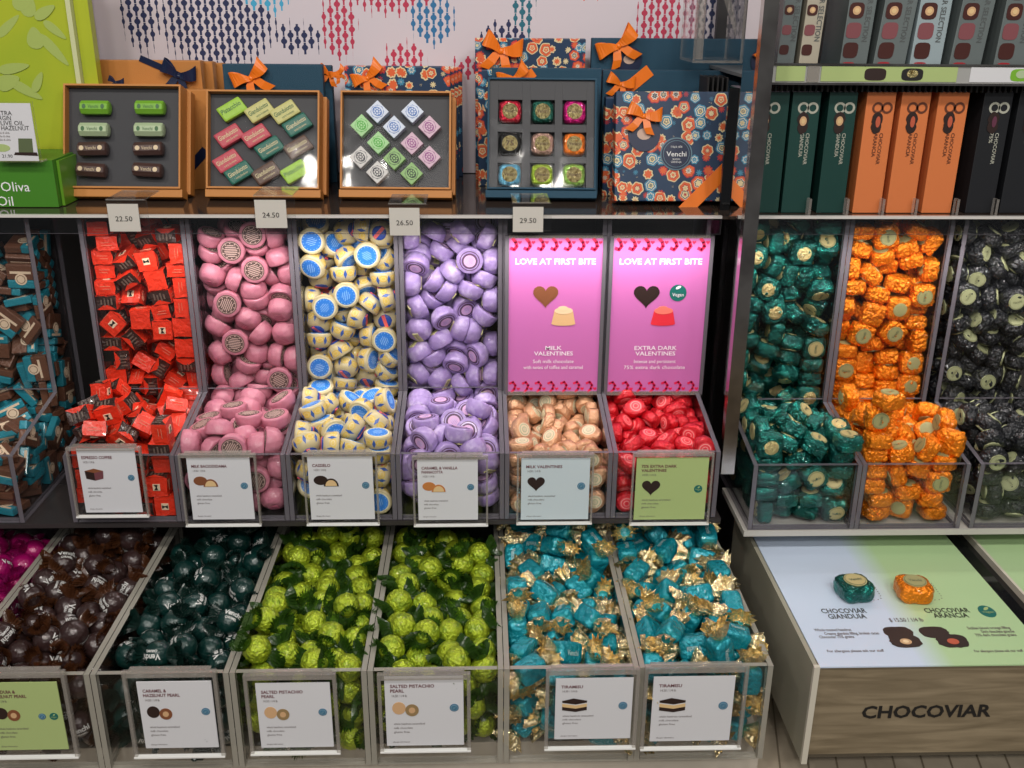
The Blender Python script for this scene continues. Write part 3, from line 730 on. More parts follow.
sign(YB, (654, 677, 729, 740), (645, 667, 740, 746), ['TIRAMISU'], '14.50 / 1/4 lb', 'tira', 'white card sign with a layered slice before the right turquoise sweets')

# tall pink posters in front of the heart towers
PINK = pmat('orchid_poster', (.56, .15, .43), .5); REDP = pmat('crimson_print', (.75, .01, .08), .5); PWHITE = pmat('poster_white', (.92, .84, .9), .5)
GOLDP = pmat('print_gold_sweet', (.72, .45, .22), .4); GOLDL = pmat('print_gold_light', (.85, .62, .38), .4); REDS = pmat('print_red_sweet', (.75, .03, .05), .4); REDL = pmat('print_red_light', (.9, .2, .15), .4)
def poster(px0, px1, label, l1, l2, l3, hm, s1, s2, veg):
    Y = 1.193; A = atY(px0, 238, Y); B = atY(px1, 391, Y); x0, x1, z0, z1 = A.x, B.x, B.z, A.z
    t = thing('pink_poster', label, 'poster', ((x0+x1)/2, Y, z0), 'pink posters over the heart towers')
    m = mb(); e = .0045
    for b in ((x0-e, x0, z0-e, z1+e*.6), (x1, x1+e, z0-e, z1+e*.6), (x0, x1, z0-e, z0), (x0, x1, z1, z1+e*.6)): m.box(b[0], b[1], Y-.002, Y+.005, b[2], b[3], FRAME if b[1]-b[0] > .01 else EDGE)
    m.build('clear_frame', t)
    m = mb(); m.box(x0, x1, Y, Y+.003, z0, z1, PINK); cd = m.build('printed_sheet', t)
    w = x1-x0; h = z1-z0; y = Y-.0005
    for zc, fl, nm in ((z1-h*.038, 1, 'top_border'), (z0+h*.03, -1, 'bottom_border')):
        m = mb(); m.M = Matrix.Identity(4)
        for k in range(7):
            cx = x0+w*(k+.5)/7
            pts = [Vector((cx-w*.05, y, zc-h*.025*fl)), Vector((cx-w*.015, y, zc-h*.034*fl)), Vector((cx+w*.012, y, zc-h*.012*fl)), Vector((cx+w*.0, y, zc+h*.012*fl)), Vector((cx-w*.03, y, zc+h*.034*fl))]
            for q in range(len(pts)-1):
                a, b = pts[q], pts[q+1]; d = (b-a).normalized(); nrm = Vector((-d.z, 0, d.x))*w*(.017 if fl > 0 else .013)
                m.add([a-nrm-d*.001, b-nrm+d*.001, b+nrm+d*.001, a+nrm-d*.001], [(0, 1, 2, 3)], REDP)
            m.plate(heart_pts(cx+w*.045, zc+h*.012*fl, w*.045, 14), y, .0002, REDP)
        m.build(nm, cd)
    m = mb(); m.text('LOVE AT FIRST BITE', x0+w/2, z1-h*.145, h*.052, y, PWHITE, wid=w*.86, bold=.02); m.build('headline_lettering', cd)
    m = mb(); m.plate(heart_pts(x0+w*(.40 if not veg else .37), z1-h*.36, w*.29), y, .0004, hm); m.plate(heart_pts(x0+w*(.40 if not veg else .37), z1-h*.36, w*.22), y-.0003, .0003, BR1 if veg else BR2)
    m.text('V', x0+w*(.40 if not veg else .37), z1-h*.365, h*.06, y-.0006, hm); m.build('heart_picture', cd)
    cx = x0+w*(.60 if not veg else .56); cz = z1-h*.49
    m = mb(); m.plate([(cx-w*.13, cz-h*.055), (cx-w*.1, cz+h*.03), (cx+w*.1, cz+h*.03), (cx+w*.13, cz-h*.055)][::-1], y, .0003, s1)
    m.ell(cx, cz-h*.055, w*.13, h*.013, y-.0001, s1); m.ell(cx, cz+h*.03, w*.1, h*.022, y-.0003, s2); m.ell(cx-.001, cz+h*.045, w*.055, h*.016, y-.0005, s2)
    m.build('sweet_picture', cd)
    m = mb(); m.text(l1[0], x0+w/2, z0+h*.295, h*.038, y, PWHITE, wid=w*.035*len(l1[0])*1.3, bold=.01); m.text(l1[1], x0+w/2, z0+h*.258, h*.038, y, PWHITE, wid=w*.43, bold=.01); m.build('name_lettering', cd)
    m = mb(); m.text(l2, x0+w/2, z0+h*.205, h*.034, y, PWHITE, wid=w*.45); m.text(l3, x0+w/2, z0+h*.165, h*.034, y, PWHITE, wid=w*.66); m.build('caption_lettering', cd)
    if veg:
        m = mb(); m.ell(x0+w*.70, z1-h*.345, w*.09, w*.09, y, EMG); m.ell(x0+w*.7, z1-h*.31, w*.03, w*.014, y-.0003, PWHITE, rot=30); m.text('Vegan', x0+w*.7, z1-h*.355, w*.055, y-.0004, PWHITE, wid=w*.12); m.build('vegan_emblem', cd)
poster(509, 597, 'pink poster reading LOVE AT FIRST BITE MILK VALENTINES with a gold sweet', ('MILK', 'VALENTINES'), 'Soft milk chocolate', 'with notes of toffee and caramel', BR2, GOLDP, GOLDL, False)
poster(614, 698.5, 'pink poster reading LOVE AT FIRST BITE EXTRA DARK VALENTINES with a red sweet', ('EXTRA DARK', 'VALENTINES'), 'Intense and persistent', '75% extra dark chocolate', BR1, REDS, REDL, True)

# ------------------------------------------------------------------ steel divider, shelves, wall
t = thing('steel_divider', 'tall polished steel divider between the scarlet hearts and emerald foils', 'divider', (.305, 1.2, -.58))
m = mb(); m.box(.2925, .3085, 1.085, 1.098, -.535, .09, CHROME); m.build('front_post', t)
m = mb(); m.box(.3015, .3065, 1.0985, 1.282, -.535, -.246, MIRROR); m.build('mirror_panel', t)
m = mb(); m.box(.3010, .3070, 1.0985, 1.184, -.245, .09, MIRROR); m.build('upper_panel', t)

SHELF = pmat('dark_glass_shelf', (.05, .035, .028), .1)
o = mb().box(-.95, .318, 1.187, 1.49, -.2445, -.2405, SHELF).build('glass_shelf'); tag(o, 'dark glass shelf carrying the gift boxes above the tower bins', 'shelf')
o = mb().box(.319, .95, 1.187, 1.49, -.2445, -.2405, SHELF).build('glass_shelf'); tag(o, 'dark glass shelf carrying the tall green, orange and black cartons', 'shelf')
for a, b, lb in ((-.95, .2915, 'left steel shelf lip above the tower bins'), (.3095, .95, 'right steel shelf lip below the tall cartons')):
    t = thing('shelf_lip', lb+', clear strip below', 'shelf edge', ((a+b)/2, 1.18, -.262))
    m = mb(); m.box(a, b, 1.181, 1.1865, -.2425, -.2393, pmat('bright_steel', (.72, .69, .66), .3, .15)); m.build('steel_edge', t)
    m = mb(); m.box(a, b, 1.183, 1.186, -.262, -.2437, ACR, EDGE, 'y'); m.build('clear_strip', t)
o = mb().box(-.62, .62, 1.5, 1.51, -.24, .35, POSTER).build('wall_print'); tag(o, 'large white wall print with columns of navy, blue and red droplets', 'wall print')
o = mb().box(-1.6, 1.6, 1.52, 1.56, -1.45, 1.3, pmat('wall_paint', (.10, .09, .085), .7)).build('wall_back'); struct_(o)
o = mb().box(-2.6, 2.6, -2.2, 1.6, -1.5, -1.45, WOOD).build('floor'); struct_(o)
# silver pilaster at left of the print
t = thing('metal_pilaster', 'silver grey upright beside the wall print behind the green display', 'pilaster', (-.545, 1.47, -.24))
m = mb(); m.box(-.557, -.541, 1.455, 1.4985, -.24, .3, pmat('brushed_silver', (.42, .4, .41), .35, .7)); m.build('wide_face', t)
m = mb(); m.box(-.5405, -.533, 1.465, 1.4985, -.24, .3, pmat('pale_silver', (.6, .57, .6), .4, .3)); m.build('narrow_face', t)

# ------------------------------------------------------------------ counter at the lower right
CZ = -.63
def gsheet():
    m, nt, out = nodes_of('blue_to_green_print')
    b = N(nt, 'ShaderNodeBsdfPrincipled'); b.inputs['Roughness'].default_value = .3
    tc = N(nt, 'ShaderNodeTexCoord'); s = N(nt, 'ShaderNodeSeparateXYZ'); nt.links.new(tc.outputs['Object'], s.inputs[0])
    f = math_n(nt, 'ADD', math_n(nt, 'MULTIPLY', s.outputs[0], 1.0), math_n(nt, 'MULTIPLY', s.outputs[1], .0))
    c = ramp_col(nt, math_n(nt, 'ADD', math_n(nt, 'MULTIPLY', f, 4), .5), [(.42, (.58, .67, .82)), (.56, (.44, .62, .33))], 'LINEAR')
    nt.links.new(c, b.inputs['Base Color']); nt.links.new(b.outputs[0], out.inputs['Surface']); return m
GS = gsheet()
t = thing('display_counter', 'beige display counter with a grey oak front reading CHOCOVIAR', 'counter', (.47, 1.0, -.752))
m = mb(); m.box(.339, .3435, .836, 1.17, -.752, CZ, BEIGE); m.box(.3385, .3445, .833, .8375, -.752, CZ+.001, CREAMEDGE); m.build('side_panel', t)
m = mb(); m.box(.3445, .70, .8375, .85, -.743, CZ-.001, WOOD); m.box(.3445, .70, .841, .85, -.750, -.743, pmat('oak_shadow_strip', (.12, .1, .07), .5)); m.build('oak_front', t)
m = mb(); m.box(.3445, .592, .851, 1.17, CZ-.012, CZ-.002, BEIGE); m.build('top_board', t)
m = mb(); m.M = Matrix.Translation((.4675, .98, CZ)); m.box(-.1225, .1235, -.145, .15, -.0015, 0, GS)
pt = m.build('printed_top', t)
def sheet_uv(px, py): p = atZ(px, py, CZ); return p
fz = -.690
m = mb(); A = atY(862, 712, .8372); B = atY(992, 708, .8372); m.text('CHOCOVIAR', (A.x+B.x)/2, A.z, .0215, .8368, BLACK, wid=B.x-A.x, bold=.028); m.build('front_lettering', t)
def flat(name, items):
    """lettering lying on the counter: (text, left px, right px, y px, mat, bold)"""
    m = mb()
    for txt, a, b, y, size, mat in items:
        P = atZ(a, y, CZ); Q = atZ(b, y, CZ)
        m.M = Matrix.Translation(((P.x+Q.x)/2, (P.y+Q.y)/2, CZ+.0004)) @ Matrix.Rotation(R(-90), 4, 'X')
        m.text(txt, 0, 0, size, 0, mat, wid=Q.x-P.x, bold=.015)
    for k in range(len(m.v)): pass
    m.build(name, pt)
flat('gianduia_lettering', [('CHOCOVIAR', 821, 866, 611, .0125, BLACK), ('GIANDUIA', 828, 866, 616.5, .0125, BLACK)])
flat('arancia_lettering', [('CHOCOVIAR', 924, 969, 610.5, .0125, BLACK), ('ARANCIA', 933, 968, 615.5, .0125, BLACK)])
flat('price_lettering', [('$ 15.50 / 1/4 lb', 889, 923, 620, .010, GREYINK)])
flat('small_print', [('Whole toasted hazelnut', 814, 851, 630, .007, GREYINK), ('Creamy gianduia filling, broken cacao', 824, 879, 633.5, .007, GREYINK), ('Chocoviar 75% grains', 819, 854, 637, .007, GREYINK),
     ('Sicilian blood orange filling', 967, 1010, 628, .007, GREYINK), ('Dark chocolate ganache', 981, 1014, 631.5, .007, GREYINK), ('75% dark chocolate grains', 975, 1016, 635, .007, GREYINK),
     ('For allergens please ask our staff', 827, 884, 651, .006, GREYINK), ('For allergens please ask our staff', 974, 1023, 651, .006, GREYINK)])
P = atZ(987, 611.5, CZ); m = mb(); m.M = Matrix.Translation((P.x, P.y, CZ+.0003)) @ Matrix.Rotation(R(-90), 4, 'X')
m.ell(0, 0, .0092, .0115, 0, EMG); m.ell(.001, .005, .004, .002, -.0003, CARD_G, rot=40); m.text('Vegan', 0, -.0015, .0055, -.0004, CARD_G, wid=.013); m.build('vegan_emblem', pt)
for nm, pc, inner in (('gianduia_picture', (902, 638), TANP), ('arancia_picture', (942, 638), pmat('print_orange_jam', (.5, .1, .05), .5))):
    P = atZ(*pc, CZ); m = mb(); m.M = Matrix.Translation((P.x, P.y, CZ+.0003)) @ Matrix.Rotation(R(-90), 4, 'X'); s_ = -1 if pc[0] < 920 else 1
    rnd = random.Random(pc[0])
    for (ox, oz, rx, rz) in ((-.004*s_ if s_ > 0 else 0, .010, .0155, .010), (.008*s_*0+(.0085 if s_ > 0 else .001), -.006, .0165, .0115)):
        pts = []
        for k in range(28):
            a = 2*math.pi*k/28; e = (abs(math.cos(a))**3+abs(math.sin(a))**3)**(-1/3)*(1+rnd.uniform(-.05, .05)); pts.append((ox+rx*e*math.cos(a), oz+rz*e*math.sin(a)))
        m.plate(pts, -.0001 if oz > 0 else -.0004, .0003, BR1)
    m.ell((.0085 if s_ > 0 else .001), -.0075, .0062, .005, -.0009, inner)
    if s_ < 0: m.ell(.001, -.0075, .003, .0026, -.0011, pmat('print_hazelnut_core', (.85, .65, .4), .5))
    m.build(nm, pt)
for nm, c in (('gianduia_outline', (858, 590)), ('arancia_outline', (918, 590))):
    P = atZ(*c, CZ); m = mb()
    for k in range(34):
        a = 2*math.pi*k/34; e = (abs(math.cos(a))**6+abs(math.sin(a))**6)**(-1/6); x = P.x+.0215*e*math.cos(a); y = P.y+.021*e*math.sin(a)
        m.box(x-.0005, x+.0005, y-.0005, y+.0005, CZ+.0001, CZ+.0004, GREYINK)
    m.build(nm, pt)
# black glossy gap and the next counter
o = mb().box(.5925, .6185, .851, 1.17, CZ-.02, CZ-.006, BLACKGLOSS).build('black_strip'); tag(o, 'black glossy strip between the two counter tops', 'trim strip')
t = thing('display_counter', 'second counter with pale green top at the right edge', 'counter', (.70, 1.0, -.752))
m = mb(); m.box(.619, .6225, .851, 1.17, CZ-.02, CZ+.002, CREAMEDGE); m.build('edge_strip', t)
m = mb(); m.box(.623, .95, .851, 1.17, CZ-.012, CZ, pmat('pale_green_print', (.44, .62, .33), .3)); m.build('printed_top', t)
m = mb(); m.box(.7005, .95, .8375, .85, -.75, CZ-.001, WOOD); m.build('oak_front', t)
# plinth under the bins and a lower ledge
t = thing('fixture_base', 'grey oak base ledge with slanted grooves under bins and counter', 'display base', (0, 1.1, -1.45))
m = mb(); m.box(-1.0, 1.0, .80, 1.3, -.812, -.800, wood_mat('pale_oak', (.36, .30, .22), (.56, .48, .37)))
for k in range(60):
    x = -.95+k*.0325; m.add([(x, .801, -.7996), (x+.0022, .801, -.7996), (x+.0422, .999, -.7996), (x+.04, .999, -.7996)], [(0, 1, 2, 3)], pmat('groove', (.2, .16, .11), .6))
m.build('ledge_top', t)
m = mb(); m.box(-1.0, 1.0, .82, 1.28, -1.45, -.8125, pmat('base_paint', (.09, .08, .07), .5)); m.build('base_cabinet', t)
m = mb(); m.box(-.9, .305, .87, 1.15, -.7995, -.7485, pmat('pale_riser', (.48, .44, .38), .4)); m.build('low_bin_riser', t)
m = mb(); m.box(-.9, .305, 1.165, 1.285, -.7995, -.581, DARK); m.build('middle_riser', t)
m = mb(); m.box(.34, .95, 1.175, 1.285, -.7995, -.599, DARK); m.build('right_riser', t)
m = mb(); m.box(-.7, .29, 1.058, 1.163, -.5865, -.5808, pmat('riser_shelf', (.035, .03, .03), .3)); m.build('middle_shelf', t)
m = mb(); m.box(.32, .95, 1.058, 1.174, -.606, -.5988, pmat('riser_shelf_pale', (.5, .48, .44), .3)); m.build('right_shelf', t)
# settled positions and turns of the candies in each bin, as packed numbers
DATA = {
 'm1': [-1858,6263,-2580,1,0,0,100,-1967,6286,-2436,50,50,50,50,-1867,6284,-2471,71,3,71,-3,-1857,6277,-2344,50,50,50,-50,-2185,6193,-2447,20,47,73,-45,-1985,6303,-2309,1,1,-71,-71,-1860,6068,-2505,54,-84,0,0,-1857,6286,-2234,100,0,0,0,-2127,6049,-2519,11,-4,-81,-58,-1857,6106,-2401,0,0,98,-21,-1857,6286,-2142,71,0,0,-71,-2306,6076,-2273,0,0,71,71,-2306,6196,-2277,94,-34,0,0,-2197,6112,-2324,62,-35,62,-35,-1839,6158,-2281,6,-70,-6,70,-1997,6286,-2171,0,83,0,56,-2105,6112,-2334,50,50,-50,-50,-1965,6164,-2321,95,-2,30,-5,-2127,6293,-2288,42,41,58,-56,-1857,6101,-2180,70,6,6,-71,-1839,6287,-2033,0,71,0,-71,-2265,6098,-2146,53,53,-46,-46,-2034,6124,-2215,62,32,-35,-63,-2093,6280,-2164,41,58,58,41,-1857,6076,-2067,50,-50,-50,-50,-1862,6190,-1918,0,0,-86,51,-2307,6094,-2037,0,71,-71,0,-2324,6213,-1957,69,13,-69,-13,-2147,6130,-2188,15,94,2,-29,-2200,6270,-2146,51,-47,-49,52,-1857,6076,-1931,50,-50,-50,-50,-1966,6304,-2046,70,-69,14,14,-2174,6094,-2009,30,-64,-64,30,-2232,6270,-1935,58,-40,-59,40,-1993,6147,-2111,5,29,2,96,-2123,6264,-2028,58,1,-81,1,-1850,6093,-1804,0,-71,0,71,-1857,6304,-1906,50,-50,-50,-50,-2284,6076,-1905,27,27,65,-65,-2292,6196,-1846,69,13,13,-69,-1984,6077,-1950,50,50,-50,50,-2140,6257,-1892,71,0,-71,0,-1845,6107,-1677,3,71,3,-71,-2306,6093,-1769,0,-71,71,0,-2111,6076,-1878,71,-71,0,0,-2103,6275,-1766,70,-12,-12,70,-1858,6113,-1568,0,0,-100,0,-1839,6286,-1779,0,-71,0,71,-2303,6099,-1677,0,0,0,100,-2170,6145,-1757,65,28,-37,60,-1840,6094,-1458,1,71,1,-71,-1839,6286,-1652,0,-71,0,71,-2306,6145,-1585,100,0,0,0,-1973,6105,-1829,8,8,99,3,-1857,6246,-1506,71,1,1,-71,-1959,6304,-1601,38,-38,60,60,-2306,6130,-1493,0,0,0,100,-1960,6285,-1735,69,15,16,69,-2079,6304,-1507,12,-12,70,70,-1894,6097,-1349,70,0,0,-71,-1839,6269,-1396,71,1,71,1,-2270,6116,-1401,0,-100,-8,0,-2231,6303,-1426,13,-12,70,70,-1984,6235,-1457,10,-56,14,-81,-1969,6100,-1735,4,73,68,8,-2304,6106,-1309,0,-2,100,0,-2127,6255,-1390,54,49,32,60,-2168,6108,-1510,70,-8,-27,65,-2028,6279,-1322,15,-10,68,72,-2297,6268,-1331,68,19,-5,-71,-2066,6193,-1645,17,40,87,24,-1987,6079,-1628,5,-6,69,72,-2167,6109,-1621,29,-66,69,-7,-2030,6079,-1506,6,6,72,-69,-2031,6159,-1378,1,-75,-62,-24,-2151,5425,-2817,69,16,69,-16,-1863,5376,-2817,71,71,0,0,-1864,5478,-2817,54,-45,-54,-45,-1866,5571,-2817,70,-70,-6,6,-2306,5393,-2742,100,0,0,0,-1996,5394,-2834,0,-71,71,0,-1851,5490,-2690,70,8,70,-8,-1840,5834,-2817,50,-50,50,-50,-2312,5393,-2632,0,71,0,-71,-1899,5376,-2690,50,50,50,-50,-1943,5513,-2690,70,-10,-70,-10,-2011,5613,-2656,8,53,-53,66,-2197,5393,-2471,0,-71,0,71,-2274,5519,-2505,71,-1,71,1,-2306,5907,-2518,64,30,-30,64,-2043,5397,-2724,1,14,-4,99,-2075,5653,-2522,15,-93,11,32,-1860,5427,-2559,74,-67,0,0,-1841,5666,-2705,17,69,17,69,-2307,5394,-2505,50,50,50,-50,-2142,5528,-2512,11,-96,14,-20,-1961,5623,-2474,45,13,87,14,-1857,5397,-2452,4,-71,71,4,-1857,5910,-2596,60,37,-37,61,-2306,5874,-2414,29,-64,64,29,-2001,5937,-2475,97,0,25,1,-2213,5349,-2327,27,95,16,-4,-2037,5618,-2421,42,-52,71,-23,-2197,5732,-2490,40,-58,-40,58,-2024,5380,-2616,58,-55,-40,-45,-1857,5614,-2562,46,53,53,-46,-2162,5519,-2398,82,12,56,3,-2324,5804,-2268,6,70,6,70,-2174,5947,-2418,11,87,9,-47,-1993,5393,-2508,10,-70,-70,10,-2099,5775,-2407,75,18,-20,-61,-1964,5958,-2371,70,-66,10,26,-1839,5703,-2462,64,-31,64,-31,-1857,5951,-2494,24,97,0,0,-2297,5408,-2260,71,-4,-26,-66,-2297,5472,-2382,9,-70,69,-16,-2190,5794,-2354,26,9,96,4,-2288,5941,-2311,50,-29,-35,-74,-2075,5392,-2386,52,77,-33,15,-2168,5469,-2267,51,56,57,-32,-1983,5485,-2369,88,-36,26,14,-2288,5558,-2278,41,58,70,-11,-1841,5391,-2342,71,4,71,4,-1868,5527,-2423,18,68,-66,-25,-1936,5829,-2439,8,31,-86,-40,-1874,5768,-2366,18,-8,-41,-89],
 'm2': [-1235,6082,-2832,38,0,0,-92,-1234,5973,-2604,14,-5,1,-99,-1240,6302,-2668,41,41,-58,58,-1236,6301,-2517,42,-42,57,57,-1531,6102,-2441,46,-27,-84,-5,-1228,6105,-2563,9,-53,74,-40,-1653,6302,-2368,68,68,-21,21,-1365,5953,-2529,24,-53,-74,33,-1252,5995,-2477,18,10,95,22,-1463,5871,-2430,43,75,39,-31,-1377,6302,-2454,66,66,-25,25,-1261,6182,-2502,68,0,-41,-61,-1641,6188,-2418,30,29,58,-70,-1364,6110,-2490,27,57,-4,-77,-1233,6283,-2376,34,-87,-29,-20,-1667,6053,-2400,24,-29,-31,87,-1454,5965,-2402,23,49,70,-47,-1242,6127,-2392,4,2,98,21,-1680,6145,-2280,54,-48,-58,38,-1490,6263,-2388,6,-94,23,-25,-1282,6078,-2286,59,-59,38,38,-1562,6272,-2290,18,60,-71,-31,-1374,6302,-2296,28,28,65,-65,-1233,6205,-2277,25,-22,-38,-86,-1424,6076,-2384,7,17,-96,20,-1238,6302,-2215,59,59,39,-39,-1550,6121,-2308,3,-24,7,97,-1395,6163,-2318,21,98,-4,-3,-1205,6109,-2163,8,-70,-8,70,-1670,6102,-2131,33,83,0,-44,-1365,6214,-2209,5,21,-93,-31,-1305,6116,-2137,28,-63,-19,70,-1653,6277,-2178,7,-31,93,17,-1490,6112,-2207,7,-98,6,18,-1426,6127,-2111,97,15,17,-11,-1586,6201,-2101,46,10,15,-87,-1542,6078,-2035,46,-46,53,53,-1235,6302,-2056,65,65,-27,27,-1670,6265,-2035,33,-42,-2,85,-1381,6286,-2099,50,-14,-37,-77,-1237,6091,-2000,46,87,-16,7,-1663,6104,-1952,31,38,-87,6,-1234,6192,-1964,11,12,91,-38,-1514,6208,-1996,58,55,-61,2,-1466,6092,-1902,43,77,-45,10,-1378,6104,-2000,44,36,82,6,-1658,6272,-1922,61,-5,-5,79,-1376,6186,-1885,82,-42,-10,-38,-1251,6092,-1844,44,88,-16,3,-1615,6159,-1867,27,-41,-87,-9,-1509,6272,-1861,98,2,-12,-13,-1262,6287,-1882,11,-4,-91,-39,-1685,6270,-1800,58,-41,58,-41,-1379,6273,-1787,3,-79,61,1,-1234,6224,-1812,34,23,-34,85,-1567,6078,-1781,69,-69,15,15,-1397,6121,-1779,8,-80,-59,-12,-1236,6126,-1733,51,-20,39,74,-1655,6197,-1696,11,-37,-87,-31,-1519,6213,-1764,9,-65,75,-8,-1205,6272,-1678,9,-70,-9,70,-1523,6109,-1634,32,-49,-20,79,-1415,6105,-1684,96,14,-2,-23,-1359,6291,-1662,15,-40,64,64,-1661,6093,-1618,43,88,-20,-7,-1526,6266,-1641,66,47,58,-12,-1318,6180,-1631,39,-47,-73,31,-1380,6078,-1563,57,-57,42,42,-1205,6133,-1596,65,-28,-65,28,-1599,6197,-1562,24,-83,-41,-31,-1432,6199,-1561,4,-31,92,-24,-1223,6268,-1545,21,82,44,28,-1440,6272,-1453,17,-61,7,-77,-1309,6265,-1470,3,39,91,-12,-1569,6302,-1342,41,41,58,-58,-1236,6302,-1356,57,57,-42,42,-1659,6129,-1484,18,23,-95,-10,-1371,6145,-1435,23,-53,76,31,-1243,6111,-1483,98,4,-17,8,-1511,6079,-1441,49,-49,-51,-51,-1374,6078,-1343,41,-41,-58,-58,-1248,6111,-1355,74,9,65,16,-1651,6110,-1384,3,89,-41,-20,-1505,6186,-1358,24,-89,-38,10,-1343,6229,-1314,42,45,78,12,-1361,5409,-2801,26,63,-28,-68,-1234,5393,-2810,42,90,-10,9,-1214,5685,-2807,11,-78,10,-60,-1233,5530,-2794,8,-78,62,-8,-1236,5742,-2658,81,56,-9,13,-1280,5803,-2806,61,-67,-40,-10,-1234,5852,-2675,42,44,60,-52,-1658,5481,-2569,54,78,-30,-3,-1242,5479,-2698,98,3,-11,-15,-1236,5633,-2583,79,-8,-8,-60,-1226,5992,-2715,92,-15,35,10,-1653,5378,-2654,45,-45,-55,-55,-1445,5408,-2574,2,92,-38,-6,-1205,5410,-2588,55,45,-55,-45,-1355,5650,-2541,33,43,80,26,-1685,5409,-2441,65,28,65,28,-1438,5379,-2445,19,-19,-68,-68,-1318,5378,-2653,69,-69,16,16,-1239,5706,-2467,20,-72,61,29,-1353,5792,-2473,86,22,-12,-44,-1570,5417,-2475,73,-53,-32,31,-1654,5720,-2443,1,99,-13,8,-1318,5403,-2457,38,-46,-45,66,-1457,5650,-2472,15,-94,18,26,-1316,5492,-2599,12,98,15,-3,-1250,5546,-2489,69,2,-8,72,-1219,5849,-2505,68,-56,25,-40,-1531,5464,-2366,94,-25,-4,-21,-1647,5554,-2424,5,87,46,16,-1666,5862,-2431,62,6,-60,50,-1402,5506,-2466,32,75,-39,43,-1391,5616,-2387,6,53,84,-5,-1512,5751,-2385,3,-50,87,-6,-1215,5415,-2434,17,66,39,62,-1232,5622,-2393,5,-92,38,-6,-1228,5866,-2372,15,69,68,20],
